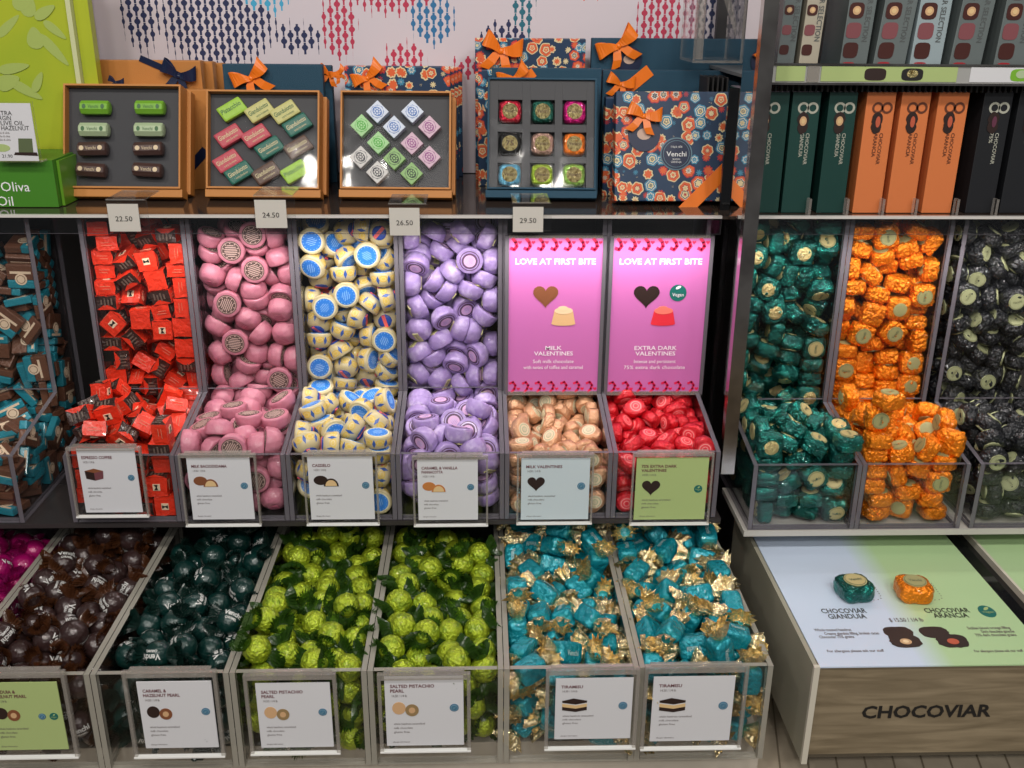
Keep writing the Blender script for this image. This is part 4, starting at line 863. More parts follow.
 'm3': [-597,6118,-2824,9,38,92,-8,-600,6075,-2690,64,67,-31,21,-599,6301,-2716,27,27,65,-65,-609,6188,-2706,69,53,20,-45,-569,5967,-2597,70,13,70,13,-569,6206,-2566,32,-63,-32,63,-1011,5932,-2444,51,75,39,-15,-659,6215,-2447,63,-31,35,62,-594,6288,-2393,17,4,44,88,-1016,6029,-2358,4,-29,-94,-15,-915,6059,-2443,77,-1,-21,60,-601,6302,-2255,3,3,-71,71,-1016,6204,-2426,64,-46,-29,-55,-786,6134,-2437,55,44,-26,-66,-734,6171,-2314,35,70,53,-31,-603,6098,-2374,5,-75,-65,9,-1017,6166,-2285,50,-63,46,36,-878,6102,-2344,8,4,-99,12,-615,6130,-2261,24,-84,-36,33,-1019,6078,-2199,70,-70,-10,-10,-753,6301,-2369,49,-49,50,52,-722,6101,-2167,72,37,59,6,-863,6094,-2229,30,45,-76,34,-879,6255,-2288,18,2,-98,-1,-807,6193,-2190,33,81,49,8,-583,6108,-2155,89,18,37,19,-1022,6280,-2209,6,-13,28,95,-901,6112,-2096,94,-11,-24,23,-598,6223,-2105,9,-10,-55,-82,-1018,6190,-2123,73,32,-23,56,-597,6277,-1986,6,-79,-60,-11,-1019,6103,-2041,8,59,-79,10,-819,6234,-2059,10,-85,47,22,-601,6078,-2021,42,-42,-57,-57,-1048,6271,-2000,28,-65,28,-65,-717,6135,-2019,68,-19,-70,7,-599,6146,-1912,57,57,43,-41,-939,6254,-2007,56,28,-40,-67,-761,6103,-1886,6,-74,32,-59,-739,6258,-1934,26,74,44,43,-876,6107,-1981,11,-47,-86,16,-869,6171,-1875,6,4,99,13,-608,6275,-1888,12,-94,31,-1,-1020,6132,-1935,31,83,39,-24,-963,6078,-1802,29,-29,64,64,-600,6263,-1789,38,0,-12,91,-600,6267,-1688,39,9,8,-91,-1049,6173,-1788,71,3,71,3,-686,6112,-1789,88,0,35,31,-887,6189,-1771,92,15,-2,-35,-827,6078,-1724,45,-45,55,55,-577,6112,-1762,73,16,60,28,-970,6301,-1758,70,70,12,-12,-730,6189,-1704,59,-36,16,70,-600,6110,-1639,2,-17,98,-7,-999,6195,-1667,5,22,-93,28,-863,6274,-1660,10,-97,-12,20,-600,6266,-1589,38,-1,-12,92,-1021,6090,-1538,26,56,59,-52,-843,6104,-1606,6,79,-61,9,-749,6229,-1599,11,85,-51,4,-824,6100,-1490,15,-43,78,-43,-588,6145,-1531,36,-40,85,-3,-975,6204,-1518,66,7,47,-59,-686,6078,-1470,19,-19,-68,-68,-1019,6284,-1425,25,-2,-37,-89,-921,6160,-1438,58,-2,50,-65,-1019,6078,-1382,70,-70,-9,-9,-727,6201,-1460,67,11,-53,50,-599,6292,-1359,7,-11,80,59,-852,6282,-1377,49,-16,-81,-27,-810,6179,-1353,58,-8,56,-59,-598,6178,-1379,30,-30,74,52,-1019,6208,-1325,27,-54,-77,-20,-724,6108,-1321,59,-36,-55,46,-601,6087,-1343,74,53,-29,28,-619,5485,-2807,31,53,-59,53,-602,5633,-2832,96,0,0,29,-1023,5624,-2720,17,-12,-92,-32,-697,5393,-2658,36,19,84,-36,-604,5378,-2800,54,-54,45,45,-601,5690,-2738,22,95,-23,7,-592,5977,-2810,15,-69,-54,-45,-1041,5755,-2504,3,-78,-7,62,-797,5435,-2617,50,59,62,-13,-569,5559,-2674,49,51,-49,-51,-599,5716,-2643,59,-15,17,77,-1018,5467,-2750,87,47,11,-9,-666,5521,-2601,7,87,-44,20,-708,5561,-2703,19,19,-95,-16,-592,5860,-2691,96,-1,24,14,-1025,5402,-2635,32,37,-86,14,-1021,5646,-2571,19,58,72,-33,-813,5517,-2553,38,82,-21,37,-576,5411,-2657,53,42,66,33,-597,5618,-2528,87,-39,25,18,-603,5777,-2565,28,-5,-22,-93,-976,5474,-2540,50,32,13,-80,-953,5637,-2435,17,67,72,6,-881,5916,-2506,56,8,-83,-1,-757,5402,-2483,16,4,-96,22,-747,5997,-2418,31,-86,-19,-36,-599,5408,-2523,2,-38,-92,3,-599,5706,-2438,98,-14,2,12,-598,5852,-2487,11,35,-85,38,-880,5405,-2454,34,62,-19,-68,-1010,5676,-2356,2,94,-28,18,-941,5816,-2379,7,-80,38,-45,-878,5538,-2421,59,70,-11,39,-824,5895,-2388,13,84,-46,-25,-688,5539,-2467,9,36,17,-91,-612,5568,-2370,81,3,37,46,-602,5973,-2453,7,99,7,-7,-1011,5392,-2453,18,65,-60,42,-1049,5529,-2441,68,-21,68,-21,-1049,5835,-2341,27,65,27,65,-747,5486,-2388,44,-25,82,-27,-774,5725,-2468,22,-5,-94,25,-719,5756,-2375,62,74,-25,-3,-602,5410,-2426,0,89,46,-3,-592,5754,-2325,49,-52,-63,30,-664,5873,-2363,7,55,81,18],
 'm4': [-253,6271,-2460,10,-91,-16,38,-113,6274,-2425,91,-8,-36,-16,-381,5924,-2439,8,14,-87,47,54,6093,-2552,88,19,39,18,36,6014,-2433,28,61,-66,35,-49,6244,-2492,36,15,92,-8,-87,6302,-2293,66,66,25,-25,-236,6071,-2424,15,95,26,9,-101,6100,-2475,19,-73,64,-8,40,6142,-2417,53,62,-35,46,-381,6019,-2407,88,-47,-4,-9,-124,6095,-2351,9,89,2,-45,-38,6112,-2283,29,-71,-17,62,-381,6249,-2401,5,13,99,3,-199,6222,-2338,50,56,12,-65,68,6109,-2272,11,70,-11,-70,-399,6114,-2276,32,-29,-81,39,-248,6102,-2313,48,25,82,-20,-107,6222,-2216,19,-65,-60,-42,-148,6091,-2180,11,44,78,-43,35,6249,-2239,3,98,-16,-10,-309,6198,-2240,29,-62,-71,-12,-144,6157,-2105,89,-44,8,-9,68,6175,-2090,63,-33,-63,33,-290,6109,-2159,26,-13,96,-2,34,6291,-2116,56,-65,-45,-24,-390,6110,-2106,43,24,-10,-86,-253,6109,-2026,89,-10,-22,39,-10,6271,-1991,27,7,96,5,-383,6092,-1977,33,77,47,-28,-6,6099,-2130,42,-11,-76,48,-412,6266,-2181,57,-42,57,-42,-36,6112,-1988,51,35,73,30,-303,6276,-2107,12,-56,82,10,-236,6222,-1977,2,1,41,91,28,6112,-1886,5,95,-13,-29,-231,6093,-1878,2,-41,78,-48,-129,6108,-1958,80,14,-58,-11,68,6110,-1770,70,-12,-70,12,-99,6163,-1830,54,81,0,24,36,6271,-1864,0,92,38,-6,-382,6206,-1927,2,-38,-92,-8,-242,6288,-1905,53,-22,35,74,-168,6273,-1813,90,-13,22,-36,-397,6104,-1823,4,-74,-38,55,-382,6272,-1818,1,-79,-61,-1,39,6271,-1766,81,1,6,58,-412,6110,-1666,70,-13,70,-13,-59,6106,-1714,13,96,-13,-20,29,6103,-1641,7,92,33,-22,-306,6153,-1779,34,-42,-84,6,-194,6109,-1714,36,62,64,28,-118,6272,-1694,51,-14,85,-6,-392,6277,-1707,28,23,-90,-25,68,6111,-1523,71,0,-71,0,-349,6243,-1624,26,-27,26,-89,-269,6109,-1652,36,62,64,28,-45,6204,-1597,70,-59,-23,32,-385,6093,-1529,24,31,-84,37,-157,6105,-1580,72,-14,32,-60,38,6287,-1498,15,-35,-83,-41,-263,6302,-1535,43,43,56,-56,-105,6302,-1537,63,63,32,-32,35,6218,-1428,80,39,19,-42,-378,6187,-1492,74,-41,-17,-50,-239,6180,-1483,1,-93,-23,28,56,6107,-1370,41,-50,68,-35,-378,6267,-1435,48,-31,-31,-75,-196,6302,-1394,56,56,-43,43,-57,6078,-1504,65,-65,29,29,-278,6201,-1349,82,8,24,51,-117,6192,-1447,71,18,32,60,38,6302,-1305,56,56,-43,43,-112,6103,-1344,33,75,-51,-28,-82,6268,-1328,65,-12,-71,24,-412,6269,-1298,21,67,21,67,-412,6109,-1366,11,70,11,70,-336,5483,-2819,10,-1,97,24,43,5442,-2823,13,-15,98,1,67,5837,-2800,5,-71,-5,71,36,5614,-2709,88,-36,12,29,-381,5405,-2742,10,37,92,-10,-412,5730,-2695,7,-70,7,-70,-94,5403,-2628,92,26,11,28,36,5582,-2814,6,15,91,-38,68,5781,-2654,13,69,-13,-69,-412,5466,-2631,60,-37,60,-37,-119,5559,-2557,74,23,17,-60,36,5411,-2723,12,-74,65,-11,-382,5536,-2521,38,70,53,-29,-261,5482,-2584,89,28,20,30,43,5397,-2585,41,79,46,0,35,5627,-2573,1,-2,-81,-59,37,5964,-2618,98,-13,-2,-12,-344,5378,-2554,49,-49,-51,-51,-377,5663,-2482,57,21,-16,78,-412,6014,-2658,12,-70,12,-70,-198,5399,-2515,23,-1,-70,-68,36,5532,-2549,66,48,33,-47,54,5747,-2506,43,-20,88,-5,43,5909,-2511,8,-70,-64,-30,-319,5427,-2430,43,5,-79,44,-381,5778,-2422,77,-53,-21,-29,-127,5435,-2410,18,87,-45,0,-234,5757,-2503,9,12,73,-67,-36,5419,-2506,40,82,41,3,-51,5686,-2487,28,58,69,32,-324,5589,-2406,4,91,-41,7,-240,5789,-2375,2,-69,72,-1,-226,5527,-2459,64,-5,-69,-32,-165,5681,-2433,18,-44,74,48,-217,5917,-2429,48,-5,0,87,-60,5545,-2446,8,11,89,44,-10,5756,-2384,17,-11,-94,28,-73,5861,-2454,11,-29,-90,-30],
 'm5': [212,5969,-2822,6,72,9,68,255,6312,-2822,52,58,47,-42,239,6050,-2774,41,84,31,-18,239,6315,-2702,65,68,26,-24,239,6277,-2610,94,9,4,-32,208,6087,-2644,71,-1,-71,1,470,5404,-2524,37,85,-22,-29,395,5459,-2559,54,-15,49,-67,686,5701,-2523,90,11,-17,38,255,5422,-2474,78,2,-1,-62,484,5752,-2511,27,76,28,53,352,5712,-2565,95,-14,19,-22,210,5663,-2459,69,-14,-70,13,627,5980,-2593,16,17,-54,81,213,5803,-2499,2,-67,4,-74,395,5835,-2578,87,14,3,47,604,6104,-2619,87,-39,-28,-13,364,6280,-2509,88,7,46,4,235,6043,-2563,95,31,6,2,250,5546,-2433,40,-86,-13,29,619,5917,-2575,66,41,39,-50,282,5906,-2561,35,86,-32,18,311,5559,-2536,11,53,-16,83,581,5781,-2540,51,84,5,20,423,5765,-2495,58,-45,-38,56,684,6113,-2524,22,56,77,-20,243,6240,-2475,19,-39,-82,-38,510,5874,-2543,29,32,-19,-88,540,5454,-2522,15,76,19,-61,248,6147,-2487,37,-78,-46,-21,446,6286,-2458,89,1,-20,-40,718,5809,-2469,56,42,-55,-45,239,5947,-2516,35,86,-31,18,527,5956,-2501,80,-53,12,-24,235,5994,-2473,91,-39,-9,-11,370,6150,-2516,10,-18,-88,-44,715,5925,-2488,56,-48,53,-42,235,6177,-2396,10,12,95,-26,521,6099,-2475,12,98,10,-10,689,6005,-2458,48,80,-25,27,331,6218,-2410,58,25,-77,-10,594,6029,-2472,17,-74,12,64,361,6002,-2533,33,-81,-44,-19,692,6120,-2407,40,-89,-15,-14,276,5794,-2486,72,-15,66,-18,444,5625,-2518,91,28,-24,-20,208,6287,-2363,64,-30,-64,30,438,5897,-2482,22,-75,16,-60,575,6063,-2389,79,-4,-10,-61,339,5916,-2481,18,-42,10,-88,477,6134,-2361,36,-6,-37,85,236,6102,-2248,16,97,14,7,208,6137,-2163,62,-34,-62,34,445,6035,-2449,27,8,87,40,244,6287,-2185,90,4,-11,-42,249,5722,-2818,62,-58,-41,-35,687,5454,-2730,91,13,8,-39,249,5362,-2820,51,-51,49,49,243,5580,-2631,70,56,22,-38,208,5522,-2817,11,70,-11,-70,720,5554,-2630,68,18,68,18,242,5496,-2729,10,-91,40,9,244,5754,-2729,88,-10,4,-47,685,5362,-2657,33,33,-62,62,312,5391,-2732,55,0,0,-83,208,5509,-2567,36,-61,36,-61,663,5362,-2530,71,-71,-1,-1,690,5362,-2807,69,69,16,-16,670,5730,-2586,76,6,-20,61,246,5389,-2668,2,-64,77,0,646,5592,-2577,77,-8,-56,-29,244,5393,-2604,2,-48,87,0,219,5631,-2747,62,44,57,30,208,5945,-2656,68,-20,68,-20,483,5556,-2586,57,-16,-55,-59,686,5438,-2636,22,39,-68,59,243,5393,-2540,91,2,-1,-42,239,5635,-2542,10,35,93,-5,361,5363,-2527,4,5,71,-70,468,5657,-2578,31,-63,71,1,648,5492,-2537,55,-53,-52,-38,574,5661,-2547,49,19,-85,7],
 'm6': [844,6250,-2821,71,4,71,4,844,6135,-2759,71,4,71,4,871,5932,-2724,83,-54,5,10,879,6030,-2712,23,-87,-43,-7,875,6318,-2623,21,21,-67,67,1357,5677,-2502,28,65,28,65,875,6211,-2656,28,90,30,-17,1175,5818,-2592,73,-5,16,-66,846,5895,-2542,67,-21,-68,22,1047,5819,-2589,15,77,37,49,881,5981,-2632,65,-49,25,52,1293,5580,-2470,52,22,-68,47,998,5829,-2541,48,47,-21,-72,1104,5393,-2567,79,-12,-44,41,1245,5497,-2512,3,-79,59,17,844,5650,-2498,6,-70,6,-70,932,5515,-2517,35,30,89,-5,875,6072,-2620,23,-8,33,91,876,6116,-2573,88,-31,12,33,1258,5704,-2538,59,6,-4,-81,1104,5497,-2546,78,-41,40,23,1050,5669,-2533,97,8,7,-22,941,5942,-2523,43,-52,60,-42,1144,5581,-2524,23,-67,66,-26,913,5805,-2496,2,-85,34,39,1151,5937,-2590,29,-27,-89,21,872,6180,-2543,14,-5,-33,-93,875,6242,-2511,11,32,89,-32,1277,5827,-2512,72,-23,65,-11,860,6018,-2495,7,78,7,-62,1090,5849,-2498,89,-27,36,-10,1037,5965,-2505,43,72,-4,-54,1199,5814,-2501,67,-28,69,-5,1356,5808,-2536,15,-70,15,-68,844,6281,-2426,69,-16,-69,16,1268,5904,-2455,58,-32,-43,-61,918,6172,-2423,15,-65,-22,72,1159,5952,-2512,95,-18,25,-11,1075,6068,-2430,6,4,9,-99,1076,6085,-2492,4,-3,-9,99,1322,6115,-2456,79,47,25,-30,954,6055,-2469,61,13,15,-77,1357,5965,-2526,70,-13,70,-13,996,5892,-2434,19,-56,-76,-27,1198,6148,-2420,14,81,56,-7,846,6133,-2425,17,-68,16,-69,844,6286,-2259,65,28,-65,-28,1199,5993,-2438,37,44,10,-81,944,5993,-2389,37,81,43,-12,1324,6011,-2453,23,89,-34,18,872,6064,-2268,69,-72,5,5,1286,6070,-2390,30,-61,61,39,1140,6061,-2328,68,-70,16,15,856,6171,-2189,7,-62,13,-77,883,6090,-2119,44,-71,54,13,1010,5522,-2822,66,40,58,-27,881,5362,-2819,58,-58,41,41,867,6021,-2822,65,3,-75,14,875,5466,-2848,97,0,0,-24,844,5695,-2819,13,69,-13,-69,875,5535,-2784,95,-19,5,25,844,5609,-2716,70,-6,-70,6,844,5749,-2710,6,-70,-6,70,1218,5397,-2583,4,-86,41,31,979,5475,-2709,60,-75,14,25,1002,5493,-2584,68,-17,63,33,874,5875,-2755,9,16,-82,54,1288,5391,-2549,4,71,-63,-31,853,5514,-2618,45,62,-40,-51,873,5829,-2809,83,-54,8,14,1329,5362,-2465,12,-12,70,70,1348,5398,-2789,12,-63,16,-75,872,5405,-2731,9,11,91,-38,883,5395,-2579,89,22,8,39,886,5808,-2611,45,59,4,-67,1222,5515,-2597,52,-47,-34,-62,947,5729,-2584,64,-48,-60,0,1321,5362,-2676,58,-58,-40,-40,871,5438,-2673,8,8,91,-39,931,5603,-2585,0,-71,64,31,844,5684,-2610,67,21,-67,-21,970,5392,-2634,53,33,69,36,1084,5578,-2620,12,22,-16,96,1322,5426,-2668,31,-31,64,64],
 'm0': [-2825,6105,-2857,7,0,0,-100,-2798,5989,-2827,2,2,-98,-19,-2797,6067,-2759,1,-1,87,-49,-2787,6122,-2747,60,-37,-39,-59,-2788,6263,-2832,11,70,70,-8,-2791,6249,-2762,71,3,0,-70,-2792,6254,-2714,3,-71,70,0,-2791,6254,-2667,0,70,71,3,-2788,6249,-2620,0,70,71,3,-3229,6004,-2567,12,-68,71,-15,-2797,6184,-2576,2,-100,0,-2,-3232,6098,-2505,70,10,-8,-70,-2987,6150,-2505,70,-7,-13,70,-2819,6108,-2534,2,24,97,3,-2944,5933,-2473,68,-67,-28,5,-2833,6118,-2487,71,3,0,-70,-3221,5989,-2457,1,-99,1,-12,-3029,6118,-2471,90,9,-11,-41,-2734,6254,-2470,54,46,54,46,-2760,6116,-2384,59,-57,41,-39,-3054,6102,-2430,13,25,96,7,-2809,6110,-2376,12,70,14,-69,-3231,6083,-2408,8,71,70,10,-3061,6069,-2386,1,14,4,-99,-2866,6326,-2504,51,-52,-48,-49,-3038,6228,-2346,89,44,-2,-10,-2920,6104,-2385,47,11,-87,4,-3185,6108,-2341,70,6,3,71,-3058,6107,-2268,99,1,12,0,-2934,6265,-2390,2,-17,91,38,-3097,6132,-2306,9,59,-79,-9,-2839,6254,-2351,27,8,-92,-29,-3232,6169,-2208,12,70,-70,-14,-2916,6122,-2254,65,17,-74,4,-2733,6262,-2307,70,-6,70,-6,-3232,6116,-2159,70,14,12,69,-3287,6108,-2307,1,-71,-1,71,-3214,6054,-2047,42,42,57,-57,-3036,6121,-2225,72,-7,10,-68,-2799,6150,-2212,72,-70,0,0,-2800,6053,-2204,52,52,48,-48,-2799,6101,-2203,50,-50,50,50,-2810,6229,-2146,97,-26,0,0,-2877,6108,-2044,33,-66,61,30,-2975,6225,-2144,20,94,1,26,-2817,6327,-2158,15,-15,-69,-69,-3011,6109,-2125,36,-72,-52,-27,-2984,6258,-2083,97,-20,-13,-3,-2796,6225,-2080,99,-15,0,0,-3022,6243,-2034,91,-15,-19,-35,-2835,6264,-2010,8,70,70,8,-3035,6053,-2054,71,-71,2,2,-2846,6261,-1965,8,-70,70,-8,-3207,6055,-1879,11,-10,-70,-70,-2734,6206,-1969,57,42,-57,-42,-3063,6170,-1946,1,-56,-76,-32,-2846,6245,-1917,7,80,59,9,-3049,6054,-1768,31,32,63,-63,-2820,6082,-1944,22,36,48,-77,-3087,6137,-1911,86,11,-30,41,-2909,6194,-1882,11,-15,98,-2,-3208,6160,-1801,14,99,4,2,-2867,6150,-1820,2,99,-14,9,-2936,6053,-1892,66,66,25,-25,-3229,6123,-1742,71,-9,-11,-69,-2735,6124,-1800,53,-47,53,-47,-3228,6247,-1771,39,58,61,-36,-3047,6196,-1825,71,-17,-4,-68,-2848,6110,-1767,9,-1,100,-3,-3052,6229,-1784,98,-15,9,0,-2807,6279,-1820,3,-7,-34,-94,-3191,6197,-1662,56,4,-12,82,-2803,6281,-1759,2,-6,-35,-94,-2798,6153,-1676,7,100,0,-6,-2806,6285,-1689,3,-6,-39,-92,-2905,6121,-1707,9,73,-68,1,-3045,6121,-1641,24,69,-66,-15,-2797,6153,-1618,0,5,0,100,-3223,6107,-1625,2,-100,0,-4,-2998,6128,-1616,1,28,7,96,-2798,6053,-1601,71,71,1,-1,-3210,6106,-1574,4,0,100,0,-2957,6123,-1585,66,-25,14,-69,-2802,6104,-1525,38,92,4,-2,-2803,6284,-1619,38,92,2,-6,-2804,6166,-1520,2,3,-92,38,-3048,6132,-1521,12,-65,73,-20,-2981,6282,-1648,80,-32,-47,-18,-2798,6280,-1549,1,4,38,92,-3232,6196,-1538,31,64,65,-27,-3068,6107,-1423,22,1,98,-2,-2793,6327,-1456,47,-47,52,52,-3223,6239,-1512,0,-1,41,91,-3043,6180,-1473,97,-9,-22,10,-2829,6227,-1454,1,0,-100,0,-3223,6239,-1441,91,-41,-1,0,-3122,6266,-1393,3,-61,-11,-79,-2797,6118,-1417,8,-70,70,10,-3215,5420,-2857,4,0,0,100,-2815,5432,-2857,0,17,99,0,-2816,5661,-2857,0,98,20,0,-3224,5406,-2810,0,-100,0,0,-2938,5353,-2777,41,-41,57,57,-2864,5476,-2810,76,0,0,-65,-2803,5665,-2810,0,62,78,0,-2797,5834,-2794,70,9,-70,9,-3236,5498,-2714,93,-3,38,-1,-3027,5395,-2746,36,-58,32,65,-2821,5459,-2763,66,0,0,-75,-2796,5652,-2763,0,66,-75,0,-2734,5838,-2794,71,0,-71,0,-3117,5394,-2699,20,-44,42,77,-2894,5430,-2675,6,94,18,-28,-2789,5654,-2716,0,72,-69,0,-2783,5962,-2640,67,-17,-69,19,-3173,5479,-2688,32,24,-89,-22,-2812,5571,-2637,44,-70,-52,-22,-2798,5709,-2665,0,-1,100,-7,-2900,5955,-2578,94,-21,-22,16,-3078,5578,-2495,99,-14,2,-9,-3180,5447,-2570,43,54,36,63,-2788,5537,-2609,29,-64,59,39,-2790,5716,-2619,69,-5,5,72,-2733,5990,-2627,60,-37,60,-37,-2968,5408,-2590,95,8,-31,3,-2798,5408,-2631,13,0,-99,-4,-2813,5758,-2577,15,-1,-6,-99,-2872,5866,-2539,57,-75,-31,-5,-3136,5759,-2491,68,-12,-10,-72,-3287,5644,-2466,66,-25,-66,25,-3155,5865,-2572,21,-9,79,57,-3090,5421,-2544,35,-67,-63,19,-3287,5458,-2563,49,-51,49,-51,-3020,5851,-2521,31,84,-2,-43,-2788,5426,-2584,12,-70,-70,7,-2884,5584,-2521,63,-48,-23,57,-2928,5740,-2489,78,19,22,55,-3190,5417,-2463,2,67,71,22,-3240,5783,-2513,41,-58,-41,58,-2970,5425,-2501,43,9,89,10,-3107,5744,-2537,12,63,-76,10,-2821,5441,-2522,92,-1,15,-36,-2733,5641,-2482,35,-61,35,-61,-2824,5761,-2495,22,61,-74,-17],
 'r0': [1740,6259,-2826,1,34,94,-2,2008,6302,-2453,61,-61,36,36,1724,6259,-2437,100,-2,0,0,1893,6297,-2553,15,16,65,-72,1851,6249,-2411,29,-49,17,-81,1725,6080,-2494,96,5,29,2,2171,6121,-2553,100,-2,0,0,1698,6104,-2304,0,71,0,71,2171,6213,-2467,70,-9,-9,-70,1723,6274,-2194,1,71,-71,1,1958,6240,-2351,9,65,71,26,1797,6103,-2368,44,0,90,0,2171,6273,-2383,0,0,13,99,1699,6275,-1975,71,-1,-71,1,1848,6230,-2275,26,-94,19,13,2171,6089,-2429,49,-51,51,49,1946,6299,-2179,23,-24,-65,-68,1841,6145,-2211,79,28,-9,54,2058,6266,-2281,7,85,-11,-51,1865,6104,-2103,70,-7,8,-70,1878,6037,-2512,61,-78,14,-6,2170,6117,-2308,1,70,-71,1,1701,6119,-2157,0,71,0,71,2024,6083,-2455,15,27,-46,-84,2171,6111,-2211,100,-2,0,0,1698,6275,-1828,1,71,-1,-71,2010,6103,-2282,64,-16,30,69,2171,6088,-2088,51,49,49,-51,1796,6273,-1975,71,-2,-71,1,2016,6132,-2175,59,-2,20,78,1866,6274,-2084,43,0,90,0,2023,6268,-2056,52,-48,-52,48,2166,6269,-2132,4,0,-2,-100,1725,6113,-2035,70,0,0,-71,1952,6262,-1961,29,-67,64,-26,2158,6257,-2035,1,38,92,-2,1910,6105,-1987,63,2,78,-1,2027,6301,-1814,1,1,71,-71,2172,6302,-1914,50,50,-50,50,2029,6131,-1863,30,35,-87,-20,2174,6181,-1832,32,-13,-86,36,1909,6215,-1863,17,83,37,38,2020,6111,-2063,16,98,0,-10,1879,6078,-1840,11,-11,70,70,2168,6105,-1951,98,-2,21,0,1712,6106,-1910,58,41,-41,-58,1978,6147,-1737,1,38,-92,10,2172,6277,-1733,100,0,0,0,1727,6104,-1786,12,-70,-70,12,2046,6119,-1612,18,-78,6,-60,2167,6099,-1707,27,65,-65,27,1699,6276,-1571,50,-50,-50,50,1948,6113,-1598,53,-36,-52,57,2160,6161,-1631,6,14,-91,38,1854,6115,-1546,45,-65,50,-36,2171,6281,-1579,38,-92,0,0,1821,6079,-1689,58,-58,-41,-41,2022,6264,-1562,7,-1,100,0,2196,6195,-1493,27,65,27,65,1698,6104,-1629,50,-50,50,-50,2119,6269,-1430,48,31,-48,-66,2170,6099,-1416,66,28,26,-65,1802,6263,-1573,53,-47,46,-53,2022,6080,-1457,52,-50,-48,-50,2171,6104,-1298,1,-71,71,-1,1978,6282,-1427,37,-76,-23,-48,1736,6191,-1434,50,-57,41,51,1941,6194,-1399,4,41,68,61,1723,6079,-1482,0,0,71,71,1845,6104,-1395,0,71,0,-71,1724,6097,-1320,61,-35,35,61,1861,6301,-1326,68,67,22,-21,2012,6203,-1291,67,-29,21,-65,1737,5404,-2897,50,-50,-50,50,1770,5745,-2921,0,-100,3,0,1709,5893,-2896,44,44,56,56,1876,5490,-2921,0,-49,87,0,2171,5391,-2893,61,79,1,1,2103,5684,-2882,34,3,-71,-62,1724,5404,-2774,0,0,0,100,1748,5596,-2915,73,5,-6,68,1723,5724,-2825,0,0,0,100,1867,5421,-2825,3,-69,72,1,1996,5618,-2775,53,0,0,85,2022,5447,-2921,49,0,0,-87,1728,5404,-2677,0,0,0,-100,1737,5561,-2822,92,7,-3,38,1868,5407,-2709,94,2,-34,-3,1886,5727,-2796,20,-31,86,34,2014,5406,-2824,3,0,0,100,1737,5417,-2580,38,0,0,-93,1725,5532,-2703,46,54,53,-46,1723,5879,-2775,0,-71,-71,0,2015,5378,-2665,69,69,-16,16,1976,5663,-2580,1,61,80,1,2158,5567,-2495,6,-39,-91,-15,1962,5790,-2694,51,-2,48,71,1724,5378,-2458,50,-50,-50,-50,1724,5574,-2564,57,-41,-42,-57,1738,5703,-2728,89,0,0,-45,2158,5498,-2795,60,14,-35,70,2168,5500,-2415,16,-99,2,0,1700,5684,-2459,49,51,-50,-50,1715,5712,-2606,16,-69,-16,-69,2049,5514,-2601,9,-90,-38,17,1829,5758,-2538,3,12,-98,12,2154,5413,-2739,22,-3,-38,90,2086,5663,-2463,60,40,68,-15,1850,5474,-2493,8,22,17,96,1840,5819,-2453,99,-12,2,12,1704,5863,-2653,71,-4,71,4,1929,5421,-2575,84,-26,-10,46,1882,5563,-2770,6,67,29,-68,2171,5407,-2622,7,-70,70,8,2169,5315,-2411,69,0,0,72,1902,5514,-2419,28,60,-75,-2,1703,5511,-2430,11,-70,-11,70,1916,5660,-2455,14,38,7,91,2016,5929,-2471,5,21,94,-26,2171,5407,-2523,1,0,-99,-11,2176,5804,-2520,13,69,-40,58,1716,5833,-2414,6,-51,-9,86,1724,5929,-2531,2,71,71,-1,2013,5417,-2475,80,16,9,58,2026,5771,-2423,35,-20,32,-86],
